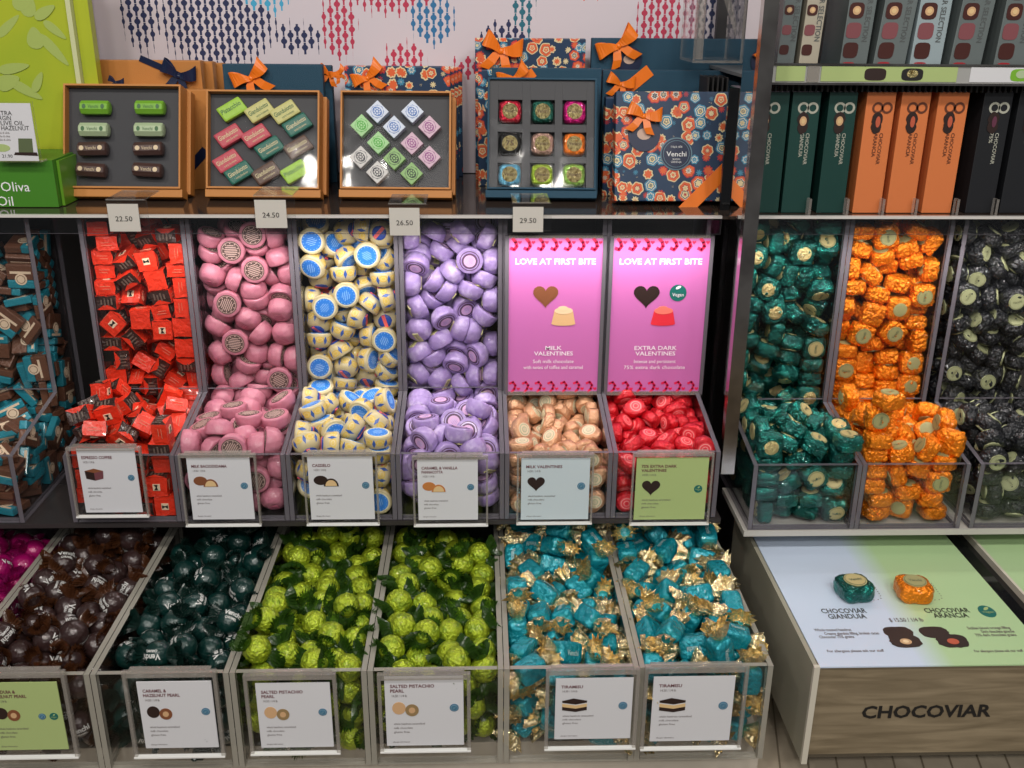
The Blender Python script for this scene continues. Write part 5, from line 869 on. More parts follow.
 'r1': [2379,6160,-2550,0,71,-71,0,2392,6156,-2453,0,-38,-92,0,2379,6154,-2356,0,0,-100,0,2379,6175,-2234,50,-50,50,50,2383,6078,-2233,71,71,1,-1,2379,6104,-2111,1,-71,-71,1,2396,6289,-2396,20,-27,56,76,2821,6034,-2529,65,-28,29,65,2825,6139,-2468,70,0,0,-72,2354,6165,-1974,14,-69,-14,69,2531,6128,-2334,8,69,-72,6,2532,6060,-2521,29,94,-18,0,2387,6302,-2673,3,3,71,-71,2551,6124,-2448,95,-29,2,-10,2354,6264,-2107,69,-13,-69,13,2826,6177,-2346,50,-50,-50,-50,2418,6295,-1970,64,-59,-30,-39,2679,6114,-2370,10,99,0,-1,2826,6080,-2346,50,-50,50,50,2528,6154,-2215,62,-75,-12,17,2677,6121,-2273,1,1,10,99,2826,6086,-2196,64,-76,0,0,2489,6216,-1882,16,-89,-36,22,2677,6128,-2169,7,15,98,-11,2826,6210,-2214,8,-70,70,8,2586,6301,-2131,57,57,41,-41,2826,6255,-2105,71,-3,3,71,2602,6301,-1834,60,60,37,-37,2676,6273,-2308,3,-12,0,-99,2354,6118,-1823,67,24,-66,-24,2581,6160,-2086,12,96,-26,9,2851,6112,-2051,6,70,6,70,2466,6079,-1997,56,56,-44,44,2551,6209,-2002,8,83,-55,12,2824,6143,-1933,0,2,-100,8,2523,6078,-1860,56,-56,-44,-44,2670,6079,-1983,62,63,-34,33,2826,6178,-1840,8,100,0,0,2537,6106,-1737,70,-12,4,-70,2705,6261,-2062,3,-71,3,-71,2826,6176,-1713,50,50,-50,50,2379,6112,-1686,2,100,0,0,2683,6245,-1924,5,-82,52,-24,2417,6300,-1778,15,-15,68,70,2675,6188,-1799,59,44,39,-55,2826,6079,-1738,50,50,50,-50,2378,6275,-1644,71,1,-1,71,2554,6265,-1722,19,-58,78,-14,2354,6120,-1563,50,-50,-49,51,2679,6079,-1821,50,-50,50,50,2826,6276,-1619,0,71,-71,0,2473,6108,-1609,65,23,31,65,2672,6120,-1665,7,-23,-97,-7,2503,6275,-1611,2,-85,2,52,2597,6174,-1548,18,-98,7,-10,2732,6121,-1506,16,9,97,14,2386,6118,-1441,4,-17,0,-98,2536,6111,-1480,98,17,-12,2,2674,6109,-1424,21,-69,69,-3,2379,6104,-1328,0,0,-100,0,2535,6078,-1355,55,55,44,-44,2851,6106,-1569,2,-71,2,-71,2644,6300,-1581,71,-71,1,0,2552,6252,-1419,15,80,34,-47,2835,6115,-1390,64,-29,-45,54,2392,6299,-1508,27,27,-66,64,2671,6270,-1404,56,10,49,66,2733,6112,-1318,11,-97,-4,22,2396,6263,-1374,3,-100,-2,0,2589,6205,-1293,26,-5,-15,95,2831,6281,-1303,65,-27,-65,-27,2437,5423,-2921,62,0,0,79,2389,5605,-2896,71,-28,-37,-53,2597,5429,-2896,68,-68,20,-20,2559,5598,-2882,72,-66,-4,-20,2795,5421,-2921,74,0,0,-68,2783,5640,-2897,50,-50,-50,50,2442,5404,-2825,71,0,0,71,2405,5558,-2768,40,-9,24,-88,2605,5403,-2774,71,0,0,71,2605,5555,-2762,22,-68,-70,7,2752,5405,-2825,0,70,-72,0,2776,5550,-2785,1,0,-15,99,2379,5403,-2728,0,0,100,0,2474,5549,-2686,71,-5,26,-66,2523,5403,-2660,56,0,-83,0,2649,5535,-2677,74,22,9,63,2780,5379,-2703,50,50,50,-50,2381,5406,-2631,3,0,0,100,2642,5407,-2616,69,-4,17,-71,2675,5549,-2577,22,-71,-66,8,2794,5404,-2581,0,0,0,100,2379,5431,-2534,0,0,0,-100,2386,5592,-2583,49,23,84,-7,2388,5686,-2803,62,43,47,-46,2694,5411,-2498,8,-54,-5,84,2584,5551,-2485,52,10,85,4,2831,5399,-2459,65,-65,27,-27,2381,5404,-2437,0,71,71,0,2378,5709,-2543,82,-57,0,0,2486,5556,-2463,52,7,85,3,2845,5543,-2394,64,-35,-58,37,2803,5644,-2497,28,-2,92,27,2381,5442,-2315,50,50,-50,50,2403,5793,-2489,30,43,-70,49,2537,5680,-2479,22,33,69,-61,2744,5789,-2545,41,-30,76,40,2422,5421,-2192,99,0,0,17,2379,5905,-2493,60,-37,-37,-60,2535,5411,-2525,98,3,-16,-8,2606,5794,-2485,40,25,83,-29,2822,5751,-2412,92,-38,11,-5,2660,5697,-2558,2,-47,-72,-51,2823,5873,-2510,18,-18,-66,71,2382,5637,-2406,0,-71,-66,26,2354,5857,-2351,41,57,41,57,2575,5900,-2464,69,-10,-46,-56,2710,5933,-2463,21,76,2,61],
 'r2': [3085,6281,-2549,36,-31,-86,-18,3095,5906,-2494,77,62,-9,12,3085,6118,-2553,16,-81,38,41,3094,5983,-2524,10,-12,-77,-61,3499,6019,-2547,46,-31,79,-26,3145,6079,-2438,67,68,28,7,3264,6086,-2509,66,60,-41,-19,3451,6079,-2472,3,50,-14,-86,3584,6097,-2454,61,-35,-61,35,3102,6305,-2386,56,53,44,-46,3204,6130,-2334,14,17,7,97,3374,6123,-2436,77,-33,-40,38,3098,6071,-2251,38,-38,59,59,3395,6309,-2518,34,34,-62,62,3542,6246,-2438,58,2,5,-81,3086,6182,-2401,43,-86,-17,22,3272,6268,-2389,13,89,-26,-34,3557,6279,-2313,38,-60,71,0,3100,6268,-2266,82,1,3,-58,3333,6071,-2312,36,-36,61,61,3549,6244,-2189,62,-39,55,40,3073,6267,-2135,15,-74,-8,65,3529,6101,-2327,15,68,-30,66,3340,6268,-2289,29,-70,62,-22,3455,6173,-2288,23,-45,43,-75,3145,6176,-2125,68,45,47,34,3261,6168,-2222,18,-91,24,28,3536,6109,-2196,5,-58,-81,6,3168,6098,-2046,79,32,-3,52,3387,6099,-2165,63,15,72,-24,3556,6101,-2086,41,86,24,18,3198,6309,-2076,41,41,57,-57,3412,6266,-2142,38,31,87,6,3056,6265,-1981,62,-33,62,-33,3288,6143,-2145,38,30,-14,86,3471,6183,-2042,15,61,-72,-31,3584,6212,-1973,56,-44,-56,44,3250,6106,-1923,8,56,11,-82,3328,6135,-2024,24,0,17,-96,3467,6101,-1946,95,27,0,-14,3105,6114,-1942,4,-86,46,-21,3348,6119,-1898,27,-81,16,-50,3534,6115,-1861,78,-25,22,-53,3584,6151,-1752,19,68,-19,-68,3097,6309,-1783,61,61,-36,36,3183,6145,-1805,47,-53,68,-21,3280,6105,-1763,28,62,-7,73,3420,6071,-1766,70,-70,-8,-8,3056,6152,-1840,50,-50,50,-50,3098,6071,-1734,58,-58,-40,-40,3538,6071,-1643,2,-2,71,71,3088,6221,-1697,66,37,1,-65,3363,6184,-1681,24,-86,-25,37,3098,6309,-1584,68,68,19,-19,3430,6169,-1635,66,-19,40,-61,3056,6132,-1613,11,-70,11,-70,3433,6106,-1533,91,17,30,-21,3180,6111,-1624,33,62,45,-55,3584,6109,-1489,22,67,-22,-67,3222,6211,-1608,13,31,25,-91,3290,6102,-1556,79,4,50,-36,3089,6203,-1487,12,87,40,-26,3355,6257,-1510,15,37,87,29,3482,6194,-1435,4,-92,-39,0,3112,6280,-1405,14,-70,65,27,3355,6119,-1433,7,-96,-10,-26,3523,6112,-1360,92,5,0,39,3158,6101,-1466,53,66,-7,53,3465,6231,-1321,9,73,-52,44,3056,6113,-1343,62,34,62,34,3291,6266,-1392,85,-15,45,-22,3584,6269,-1342,58,40,-58,-40,3211,6109,-1368,92,14,24,28,3352,6110,-1340,96,8,-26,8,3126,6240,-1335,79,18,24,-53,3390,6281,-1300,17,24,-38,-88,3143,5433,-2919,0,54,84,0,3140,5610,-2919,0,48,88,0,3302,5401,-2901,5,43,86,-29,3337,5558,-2929,96,0,0,-28,3178,5818,-2909,4,99,3,-11,3510,5409,-2919,0,-59,-81,0,3158,5426,-2799,52,-56,-47,44,3086,5556,-2810,5,-59,-64,48,3342,5449,-2829,17,76,58,-24,3542,5420,-2827,0,81,-59,0,3473,5529,-2891,12,12,-70,-70,3107,5418,-2675,16,26,93,19,3150,5642,-2765,69,-35,-51,37,3056,5739,-2890,31,63,31,63,3534,5428,-2745,45,0,0,89,3097,5371,-2560,65,-65,28,28,3545,5413,-2653,44,0,0,-90,3248,5415,-2610,72,18,-30,-60,3150,5872,-2793,35,-83,-35,-27,3260,5400,-2744,54,-10,-50,67,3141,5543,-2573,30,-37,-13,87,3056,5630,-2664,24,66,24,66,3386,5400,-2637,94,28,11,-15,3307,5655,-2656,57,2,-16,-81,3546,5408,-2532,50,-76,40,7,3404,5901,-2498,63,-75,-20,-1,3099,5446,-2473,36,-25,-41,-80,3127,5650,-2529,6,11,-59,-80,3390,5371,-2513,45,-45,-54,-54,3542,5518,-2535,57,-59,42,40,3491,5810,-2505,61,-76,-11,-18,3123,5545,-2409,28,-44,-83,18,3056,5677,-2412,66,-26,66,-26,3245,5692,-2456,31,34,85,-27,3503,5589,-2455,67,-44,-3,59,3348,5780,-2479,57,9,-65,50,3263,5528,-2478,49,-61,23,57,3254,5949,-2479,73,-46,14,49,3089,5778,-2522,91,-35,-12,21,3318,5465,-2487,25,-9,75,-60,3218,5817,-2455,14,49,-70,50,3359,5620,-2419,4,91,-38,-17,3555,5892,-2461,69,-49,15,-50],
 'b0': [-3059,4378,-3643,6,28,-90,33,-2734,4431,-3478,32,-36,12,-87,-2761,4379,-3641,6,-14,-57,81,-2734,4371,-3323,17,87,-19,42,-3219,4377,-3636,49,11,46,-73,-2900,4321,-3640,10,-48,-73,48,-2746,4302,-3525,25,26,-91,-21,-2755,4921,-3355,26,3,-20,-94,-2729,5063,-3347,14,-57,19,-78,-3183,4299,-3531,57,76,29,-11,-2861,4376,-3520,36,71,52,33,-2734,5171,-3252,45,-57,34,59,-3029,4300,-3535,34,2,-93,16,-2943,5010,-3232,43,-59,5,68,-3223,5295,-3302,45,38,-31,75,-2861,4877,-3258,22,9,2,97,-2767,5378,-3312,16,32,40,-84,-3130,4330,-3407,22,-73,-63,11,-2831,4297,-3406,12,23,88,-40,-2734,4648,-3332,50,68,-47,26,-3084,5043,-3153,83,-27,-12,47,-2859,5461,-3250,14,-28,55,-78,-3218,4301,-3311,52,12,83,-14,-2990,4328,-3405,25,-49,27,-79,-2738,4509,-3294,15,40,76,-48,-2729,4915,-3216,37,46,78,20,-3077,5446,-3263,63,23,8,74,-2734,5590,-3255,55,70,44,12,-3157,4437,-3278,5,82,-10,-56,-3203,4620,-3292,29,-17,-41,85,-3223,4708,-3187,74,-31,-37,-46,-3206,5603,-3209,86,-36,7,36,-3071,4315,-3280,36,-78,-50,-6,-2732,4572,-3455,23,79,24,-52,-2735,4743,-3232,24,-86,37,-26,-2809,5061,-3212,83,52,-20,-4,-2737,5304,-3195,12,89,-41,-14,-2736,5455,-3187,83,-36,18,39,-3031,4482,-3296,40,65,-58,-26,-2979,4645,-3279,5,-64,57,-51,-3218,4903,-3264,45,-13,55,-69,-3214,5047,-3209,10,89,38,24,-3135,5327,-3199,82,-1,-30,-48,-2909,4299,-3289,20,7,68,70,-2994,4790,-3248,13,82,-52,19,-3059,4688,-3177,97,17,-15,-2,-2883,5328,-3209,1,44,60,67,-2876,5603,-3219,86,-41,-8,30,-3216,4360,-3176,32,29,82,37,-3100,4556,-3200,5,-49,-82,29,-3130,4791,-3243,61,9,-34,71,-3073,4922,-3226,10,-41,-69,59,-3188,5197,-3207,36,91,-13,13,-3196,5465,-3187,21,-2,69,69,-3051,5603,-3206,83,-51,-12,22,-2824,4424,-3226,10,63,-60,-48,-2899,4529,-3306,83,50,-24,-6,-2844,4645,-3243,27,-79,-32,45,-2949,5114,-3143,83,-19,-10,-52,-2834,5198,-3153,77,9,52,35,-2980,5484,-3168,1,70,38,61],
 'b1': [-2529,4378,-3638,1,-43,69,58,-2071,5544,-3483,80,-57,-17,-3,-2250,4396,-3401,63,15,-76,11,-2433,4302,-3583,39,-13,77,-49,-2530,4300,-3459,27,36,-83,32,-2181,4311,-3639,30,-36,87,-15,-2043,4704,-3362,24,78,-47,33,-2081,4721,-3226,20,18,90,-33,-2068,5151,-3361,16,-21,6,96,-2071,5607,-3363,9,-17,98,11,-2048,4366,-3643,43,-14,7,89,-2072,4642,-3483,13,8,80,-58,-2063,4589,-3262,12,-89,11,-43,-2048,5601,-3228,43,-9,-70,56,-2338,5020,-3305,21,30,-73,-58,-2045,4425,-3479,34,47,81,4,-2406,4667,-3171,63,4,58,51,-2328,4904,-3230,55,21,61,-53,-2082,4297,-3531,71,68,4,18,-2048,4536,-3395,27,41,36,-80,-2217,4659,-3273,100,-1,1,-3,-2047,5447,-3310,5,89,43,14,-2368,4344,-3278,40,-9,-45,-79,-2189,4652,-3406,76,38,28,45,-2384,4664,-3313,33,-32,-61,65,-2401,5206,-3250,92,5,31,22,-2535,5537,-3192,76,-25,-35,49,-2154,4297,-3415,33,81,-33,36,-2236,4297,-3299,60,17,64,-45,-2304,4767,-3254,38,-42,20,-80,-2048,5014,-3387,34,-28,7,-90,-2049,5254,-3251,42,6,59,-68,-2105,5371,-3208,50,-11,85,-11,-2048,5314,-3378,33,-82,-37,28,-2519,4648,-3254,25,-28,-25,89,-2487,5274,-3162,96,6,22,19,-2397,5601,-3209,8,-37,90,21,-2110,4415,-3362,22,16,73,63,-2309,4570,-3203,72,23,65,-8,-2174,5021,-3273,92,2,38,11,-2310,5304,-3197,38,62,1,-69,-2153,5505,-3240,94,17,-29,-7,-2516,4304,-3320,8,31,-89,-34,-2434,4517,-3251,40,15,-54,-72,-2534,4543,-3158,54,-22,52,-62,-2531,4974,-3293,26,38,83,30,-2535,5115,-3183,67,45,20,56,-2529,5369,-3249,66,-60,43,-15,-2310,5488,-3238,76,58,13,-27,-2182,4527,-3304,19,-40,-34,83,-2049,4843,-3167,45,-1,-56,70,-2050,4847,-3366,30,-31,-3,-90,-2045,5089,-3232,77,37,-36,38,-2184,5251,-3219,45,47,-75,13,-2240,5604,-3180,5,-21,78,-59,-2533,4391,-3219,22,-80,19,-53,-2314,4483,-3312,76,10,60,24,-2437,4820,-3249,53,-2,-21,82,-2531,4922,-3167,47,-13,-4,87,-2432,5016,-3206,73,-13,26,-63,-2412,5403,-3191,65,26,-65,29,-2293,5492,-3105,38,-37,-82,23,-2048,4298,-3290,66,-58,26,40,-2168,4575,-3173,33,-39,82,-26,-2191,4850,-3240,24,59,75,16,-2060,4950,-3256,32,-14,-10,-93,-2267,5150,-3249,4,35,-18,92,-2143,5464,-3107,5,24,-96,14,-2097,5596,-3092,22,87,-6,43],
 'b2': [-1800,4370,-3643,11,-40,70,-58,-1360,4827,-3482,15,-43,-89,-8,-1847,5458,-3369,4,-80,-57,19,-1360,4361,-3643,46,-17,57,-66,-1710,4297,-3555,34,-82,33,33,-1842,4526,-3356,73,-52,19,-41,-1638,4383,-3641,42,-88,21,8,-1603,4849,-3192,61,28,18,72,-1848,4326,-3516,17,57,81,2,-1598,5602,-3230,44,34,19,-81,-1494,4309,-3635,58,3,-51,63,-1600,4299,-3265,46,86,-14,-15,-1356,4631,-3480,35,-47,80,-12,-1360,5118,-3483,87,-21,-27,37,-1421,5457,-3374,92,31,12,20,-1708,4298,-3406,96,-11,-18,-21,-1775,4606,-3262,42,-2,-36,-83,-1843,5287,-3312,36,39,85,-5,-1627,4627,-3286,48,-52,-38,-60,-1360,4531,-3378,35,29,68,58,-1364,5192,-3360,51,-75,-24,35,-1363,5592,-3350,14,41,69,58,-1841,4364,-3380,50,75,38,22,-1698,4451,-3309,71,53,-24,41,-1361,4304,-3515,28,35,-15,-88,-1448,5221,-3250,15,-11,-76,62,-1614,5213,-3237,40,36,-80,-27,-1361,5467,-3233,3,-45,64,62,-1842,4455,-3229,89,-11,-26,-37,-1842,4884,-3272,44,54,19,69,-1843,5471,-3225,48,-75,-3,-46,-1444,4428,-3368,68,55,-46,-15,-1449,4817,-3373,38,-34,56,-65,-1507,5100,-3273,12,-42,-75,-50,-1361,5085,-3269,38,22,-59,67,-1367,5332,-3346,66,64,-14,38,-1366,5604,-3209,73,54,-41,4,-1575,4508,-3218,62,-10,-42,66,-1836,5140,-3292,79,-48,23,-31,-1570,4519,-3354,27,86,-42,10,-1357,4708,-3355,78,-7,-9,62,-1535,4749,-3280,5,-27,90,34,-1361,4984,-3175,38,-22,-68,58,-1612,5433,-3245,71,11,10,-68,-1491,5561,-3309,43,-42,78,-16,-1687,4731,-3226,43,75,-20,46,-1830,4743,-3246,56,-75,0,35,-1655,4983,-3245,79,-60,6,-9,-1689,5108,-3300,12,-63,12,-75,-1720,5534,-3224,38,51,75,17,-1499,4301,-3376,20,-76,45,42,-1470,4622,-3320,8,-67,61,42,-1565,4634,-3449,43,-78,-38,-22,-1354,4872,-3284,48,34,26,76,-1590,5074,-3161,64,-20,-26,69,-1610,5328,-3157,17,91,-6,-38,-1502,5525,-3174,63,-52,-57,-6,-1760,4327,-3278,33,51,67,43,-1669,4395,-3182,5,-11,-51,85,-1747,4850,-3178,77,52,23,29,-1811,5034,-3203,5,-22,10,97,-1752,5216,-3194,50,-18,-83,18,-1744,5364,-3245,63,76,-13,4,-1359,4299,-3368,6,88,-24,40,-1354,4398,-3253,57,-17,-3,81,-1385,4745,-3225,96,15,20,-8,-1497,4932,-3240,41,62,60,29,-1362,5318,-3198,9,-42,4,90,-1488,5387,-3226,54,-51,-13,66,-1671,5603,-3117,33,45,80,-21],
 'b3': [-1099,4354,-3641,73,28,-2,-63,-684,4303,-3643,34,87,-36,4,-668,4462,-3477,36,-73,25,-52,-673,4619,-3481,35,29,-26,-85,-672,4772,-3483,78,34,3,52,-696,4921,-3482,15,6,82,-54,-1155,4306,-3525,65,62,-44,-9,-1159,5481,-3228,78,-27,53,-19,-829,4383,-3638,8,29,70,-64,-1143,4302,-3386,15,33,-88,30,-1114,4297,-3253,11,13,-47,-87,-893,5362,-3260,65,59,-37,-30,-964,4335,-3640,62,46,-36,-51,-667,4724,-3248,81,-1,-48,-34,-672,4987,-3357,79,-41,41,-19,-670,5601,-3347,10,-80,41,42,-1157,5337,-3292,53,-8,-45,-71,-687,4845,-3365,75,58,-28,17,-672,4906,-3240,87,-18,-8,45,-673,5137,-3361,27,36,-57,-68,-1161,4459,-3364,52,-27,-72,37,-1068,4789,-3250,60,-40,38,-57,-889,5512,-3251,77,-63,2,-11,-881,4297,-3541,35,41,-31,78,-670,4455,-3337,59,-56,52,-26,-985,4663,-3274,4,72,68,-13,-667,5410,-3388,15,-57,-81,4,-1146,4343,-3122,89,-27,30,21,-1001,5113,-3294,63,26,56,47,-1080,5601,-3216,42,-65,-6,63,-667,4319,-3509,71,38,51,29,-766,4403,-3250,46,-19,53,-69,-740,4753,-3139,37,50,62,47,-1136,4434,-3236,65,-72,3,26,-1155,4649,-3281,42,-16,61,65,-1154,4901,-3183,13,43,88,16,-1025,5433,-3242,68,40,-43,-43,-795,4305,-3433,15,-31,70,-63,-896,4464,-3244,15,76,-57,-27,-828,4641,-3292,37,-41,1,83,-698,5080,-3236,5,4,-34,94,-672,5478,-3267,42,-24,-39,78,-914,4301,-3309,91,-40,14,-4,-1056,4545,-3198,19,69,-27,64,-1154,4615,-3131,50,74,45,-3,-1131,4757,-3132,11,-97,-17,-10,-1101,5331,-3170,12,-63,77,6,-685,4303,-3350,35,1,-39,85,-673,4549,-3222,31,32,89,7,-899,4636,-3171,58,-56,56,-20,-891,5057,-3215,74,-60,-28,12,-887,5190,-3245,78,19,-34,50,-714,5278,-3363,50,86,-8,-8,-681,5596,-3188,86,-32,-3,39,-847,4304,-3183,56,-73,13,-36,-1006,4399,-3197,49,-69,49,22,-937,4778,-3206,5,-60,13,-79,-1036,4978,-3207,3,84,-21,-49,-1156,5154,-3245,37,-68,52,-37,-1016,5251,-3248,95,9,6,29,-956,5595,-3154,43,-72,-53,-10,-679,4302,-3215,60,-69,-39,4,-794,4526,-3169,54,-40,42,-61,-803,4774,-3257,39,36,-31,79,-896,4907,-3217,40,19,79,42,-744,5215,-3243,27,-23,-91,20,-753,5372,-3265,10,-86,46,-18,-822,5607,-3178,58,23,-78,5],
 'b4': [-408,4377,-3643,23,-22,91,-25,-445,4682,-3216,55,80,4,22,0,5346,-3483,88,-33,-5,-32,-223,4356,-3643,81,17,29,49,-342,4898,-3291,41,-34,-79,-29,-327,4300,-3557,75,-60,-29,-2,-123,4298,-3570,29,45,-68,50,-470,4306,-3538,45,-34,12,81,-287,4497,-3144,59,-7,-7,-80,-471,5175,-3270,65,-48,29,-51,12,4378,-3636,37,20,-90,-9,-275,4692,-3196,10,94,31,-10,-455,4428,-3482,31,17,85,39,-470,4971,-3257,56,-19,-31,74,-43,4297,-3452,15,98,15,0,18,4418,-3491,47,66,-12,-57,-14,4709,-3368,22,90,33,17,18,4947,-3348,33,60,-35,-64,-6,5110,-3483,33,-91,-23,-8,21,5578,-3360,65,48,-47,-35,-386,5274,-3215,74,7,37,-55,-470,5578,-3350,38,-43,41,-71,-89,4302,-3315,11,43,49,75,16,4575,-3323,7,52,-81,28,-240,5028,-3314,9,37,-92,-12,-5,5306,-3278,92,-20,-2,-33,-85,5603,-3272,59,15,-77,-18,-471,4300,-3371,76,30,41,-41,-396,4303,-3253,23,-23,-84,43,-290,4572,-3265,90,25,14,33,-309,5153,-3284,15,9,15,-97,-156,5284,-3254,80,-7,-59,8,20,4383,-3354,3,59,76,26,18,4715,-3233,47,-35,76,-30,15,4862,-3237,59,-67,43,14,9,5101,-3340,92,-5,-37,15,-454,4433,-3334,31,89,28,-20,-183,5089,-3200,60,-21,39,66,-462,5086,-3161,19,-89,-41,6,-370,5451,-3324,37,-79,48,-11,-252,4303,-3291,29,86,-40,14,10,4450,-3231,40,81,37,20,-19,4586,-3192,18,-93,-24,-22,-11,5028,-3216,32,-6,-58,-75,-110,5015,-3370,66,17,42,-60,-6,5297,-3141,8,-23,69,68,-36,5471,-3249,45,53,69,-20,-440,4559,-3282,27,18,-51,80,-456,4808,-3154,47,-80,-36,8,-315,4821,-3184,12,41,-39,-82,-350,5032,-3228,8,-40,-67,62,-466,5352,-3313,3,45,89,-12,-464,5608,-3207,83,-35,-30,-31,21,4308,-3233,14,-79,26,53,-161,4424,-3227,31,7,9,-94,-203,4820,-3264,82,9,9,-56,-139,4955,-3252,5,65,-48,-59,11,5177,-3215,36,-84,-42,1,-218,5556,-3341,80,43,38,17,-327,4426,-3254,15,4,-20,-97,-468,4434,-3194,27,-37,52,-72,-414,4566,-3146,85,51,-1,14,-419,4951,-3132,3,-21,97,-9,-295,5151,-3149,19,93,26,19,-470,5470,-3230,32,79,-12,51,-344,5582,-3268,17,-46,-25,84,-121,4302,-3178,91,6,-25,34,-165,4569,-3188,51,0,50,-70,-117,4708,-3211,79,-33,38,-35,-112,5196,-3147,10,-74,11,66,-150,5414,-3193,32,-5,16,93,-211,5581,-3210,6,53,80,26],
 'b5': [420,4381,-3654,10,0,0,-99,274,4502,-3494,21,0,0,-98,426,4358,-3318,4,7,90,44,661,4307,-3654,21,0,0,98,231,4470,-3252,68,54,32,37,209,4911,-3134,8,71,-69,10,657,4548,-3377,64,-77,-5,4,719,4346,-3373,58,-41,-58,41,242,4373,-3615,71,57,-15,38,240,4334,-3464,90,-11,-6,42,473,4739,-3211,60,7,-25,-76,293,5477,-3153,8,-24,62,-75,424,4928,-3348,69,-19,34,61,718,5019,-3304,17,-68,17,-69,394,4299,-3550,51,86,3,-5,221,4825,-3492,58,-58,40,-40,615,4288,-3307,54,0,84,0,551,4795,-3377,11,0,0,99,376,4786,-3356,37,46,63,-50,647,4489,-3485,4,5,-77,-64,425,5030,-3246,15,45,87,11,203,4632,-3239,9,70,9,70,449,4288,-3429,100,0,6,0,658,4681,-3382,18,2,-2,-98,695,4868,-3356,2,53,84,2,264,5619,-3375,71,-71,0,0,696,4334,-3513,51,16,-22,81,333,4497,-3379,6,-89,44,7,661,5608,-3463,13,-20,-57,-78,383,4593,-3272,34,62,69,12,468,4407,-3468,90,1,-44,2,251,4709,-3367,20,29,90,24,203,5559,-3258,50,-50,50,-50,221,4807,-3244,62,13,3,-77,605,4417,-3311,7,-71,8,-69,210,5030,-3251,43,50,-49,-57,212,4409,-3365,70,-12,-2,71,464,4570,-3350,22,27,57,-75,265,5177,-3295,41,-90,5,-14,213,4992,-3433,43,56,46,-53,238,5121,-3416,68,-57,-1,-46,412,5234,-3305,32,86,-40,0,370,4913,-3173,26,22,18,92,657,4520,-3253,78,-63,5,-2,594,4870,-3265,16,-94,23,-20,276,5402,-3265,34,-43,60,-59,500,4686,-3336,33,-30,73,52,211,5329,-3377,0,-68,74,0,344,5617,-3195,0,98,0,-18,329,4721,-3194,7,-65,73,-20,685,5391,-3119,39,26,-16,87,259,4310,-3245,10,-26,96,-3,700,4701,-3266,60,56,39,41,716,5210,-3356,17,-69,69,17,265,5611,-3072,100,0,-8,-2,497,5457,-3061,42,-87,22,-16,441,5333,-3242,13,0,-95,29,573,5026,-3229,22,38,48,77,683,5120,-3221,68,59,42,-9,659,5386,-3264,7,19,98,4,306,5110,-3161,9,50,84,18,455,5379,-3138,49,-4,32,81,212,5299,-3169,65,27,15,-69,445,5483,-3272,87,40,-17,-23,539,5503,-3172,6,-26,-91,32,452,4439,-3235,84,43,30,10,601,4653,-3165,13,-50,-78,35,698,5236,-3168,47,-37,42,69,647,5600,-3124,6,-16,-66,73,569,5192,-3278,67,15,10,-72,695,5560,-3232,37,38,-66,-53],
 'b6': [919,4339,-3654,88,0,0,48,912,4681,-3492,36,36,61,61,1358,4508,-3494,95,0,0,32,1360,4436,-3259,2,-94,-33,13,919,4754,-3211,65,52,30,46,1353,4357,-3652,24,24,67,67,1238,4594,-3296,34,-92,-15,14,1076,4339,-3583,43,-21,-31,82,949,4872,-3300,8,-20,-89,-39,926,5062,-3492,56,-56,44,-44,1198,4339,-3641,34,-81,44,-18,1156,4410,-3309,14,-7,91,-39,1238,4299,-3132,66,38,56,-32,954,5619,-3098,8,-8,70,70,908,5453,-3082,22,75,61,-13,913,4343,-3534,59,63,34,37,932,4480,-3460,84,-36,15,37,1053,4524,-3243,83,50,-6,-26,1268,4546,-3195,9,-65,66,36,1406,4740,-3159,57,-42,57,-42,1160,4693,-3377,0,62,-79,0,1204,5616,-3188,0,99,1,17,1266,5432,-3118,11,-63,-60,-48,962,4740,-3382,89,-30,23,-23,903,4569,-3298,17,-69,70,-7,1399,4578,-3225,43,56,-62,35,1264,4709,-3222,26,26,-81,46,891,5340,-3491,50,50,-50,-50,891,5616,-3434,0,-71,0,71,1292,4774,-3374,54,52,47,47,1126,5382,-3252,88,45,-3,-15,968,4400,-3320,52,-20,83,-3,952,4916,-3421,10,14,-44,-88,1226,4298,-3311,14,-3,69,-71,1052,4288,-3286,0,39,0,-92,1355,5543,-3168,16,-28,95,-5,1019,4572,-3379,6,-27,-75,60,891,4311,-3243,68,-20,68,-20,922,5032,-3358,18,46,-86,10,953,5372,-3317,8,-7,-92,38,908,5217,-3388,7,-80,-59,-5,891,5501,-3358,18,68,18,68,1375,4331,-3503,70,-45,-5,-55,1397,5043,-3131,1,75,-66,1,1363,5432,-3285,33,21,35,-85,1128,4400,-3175,1,12,56,-82,1167,4894,-3221,85,-18,-45,22,904,5201,-3274,39,47,51,61,982,5477,-3219,96,9,1,28,970,5619,-3214,8,-8,70,70,1396,4451,-3385,67,6,-1,74,1344,4427,-3138,99,-3,13,-6,1118,5468,-3134,88,-24,41,-2,905,4513,-3171,19,68,-65,-28,964,4975,-3214,16,39,-86,30,926,5112,-3173,27,34,-53,-73,896,5310,-3154,71,-5,0,71,1129,5301,-3129,40,17,-11,-89,1279,4346,-3419,71,5,-6,-70,1135,4625,-3183,51,-23,68,47,1372,5113,-3260,29,-34,-88,14,1067,5086,-3355,71,34,37,-49,1344,5243,-3160,15,0,-41,90,1004,4441,-3113,37,76,50,19,1065,4885,-3171,33,71,51,35,1107,5076,-3201,93,2,11,-36,1231,4816,-3136,4,12,-90,-42,1402,4286,-3298,51,-51,-49,-49,996,4653,-3145,14,84,32,-42,1281,5010,-3225,44,-69,9,-57,1199,5199,-3203,60,-32,-11,73,1340,5325,-3239,15,14,38,-90,1403,5408,-3095,70,6,8,-70],
}
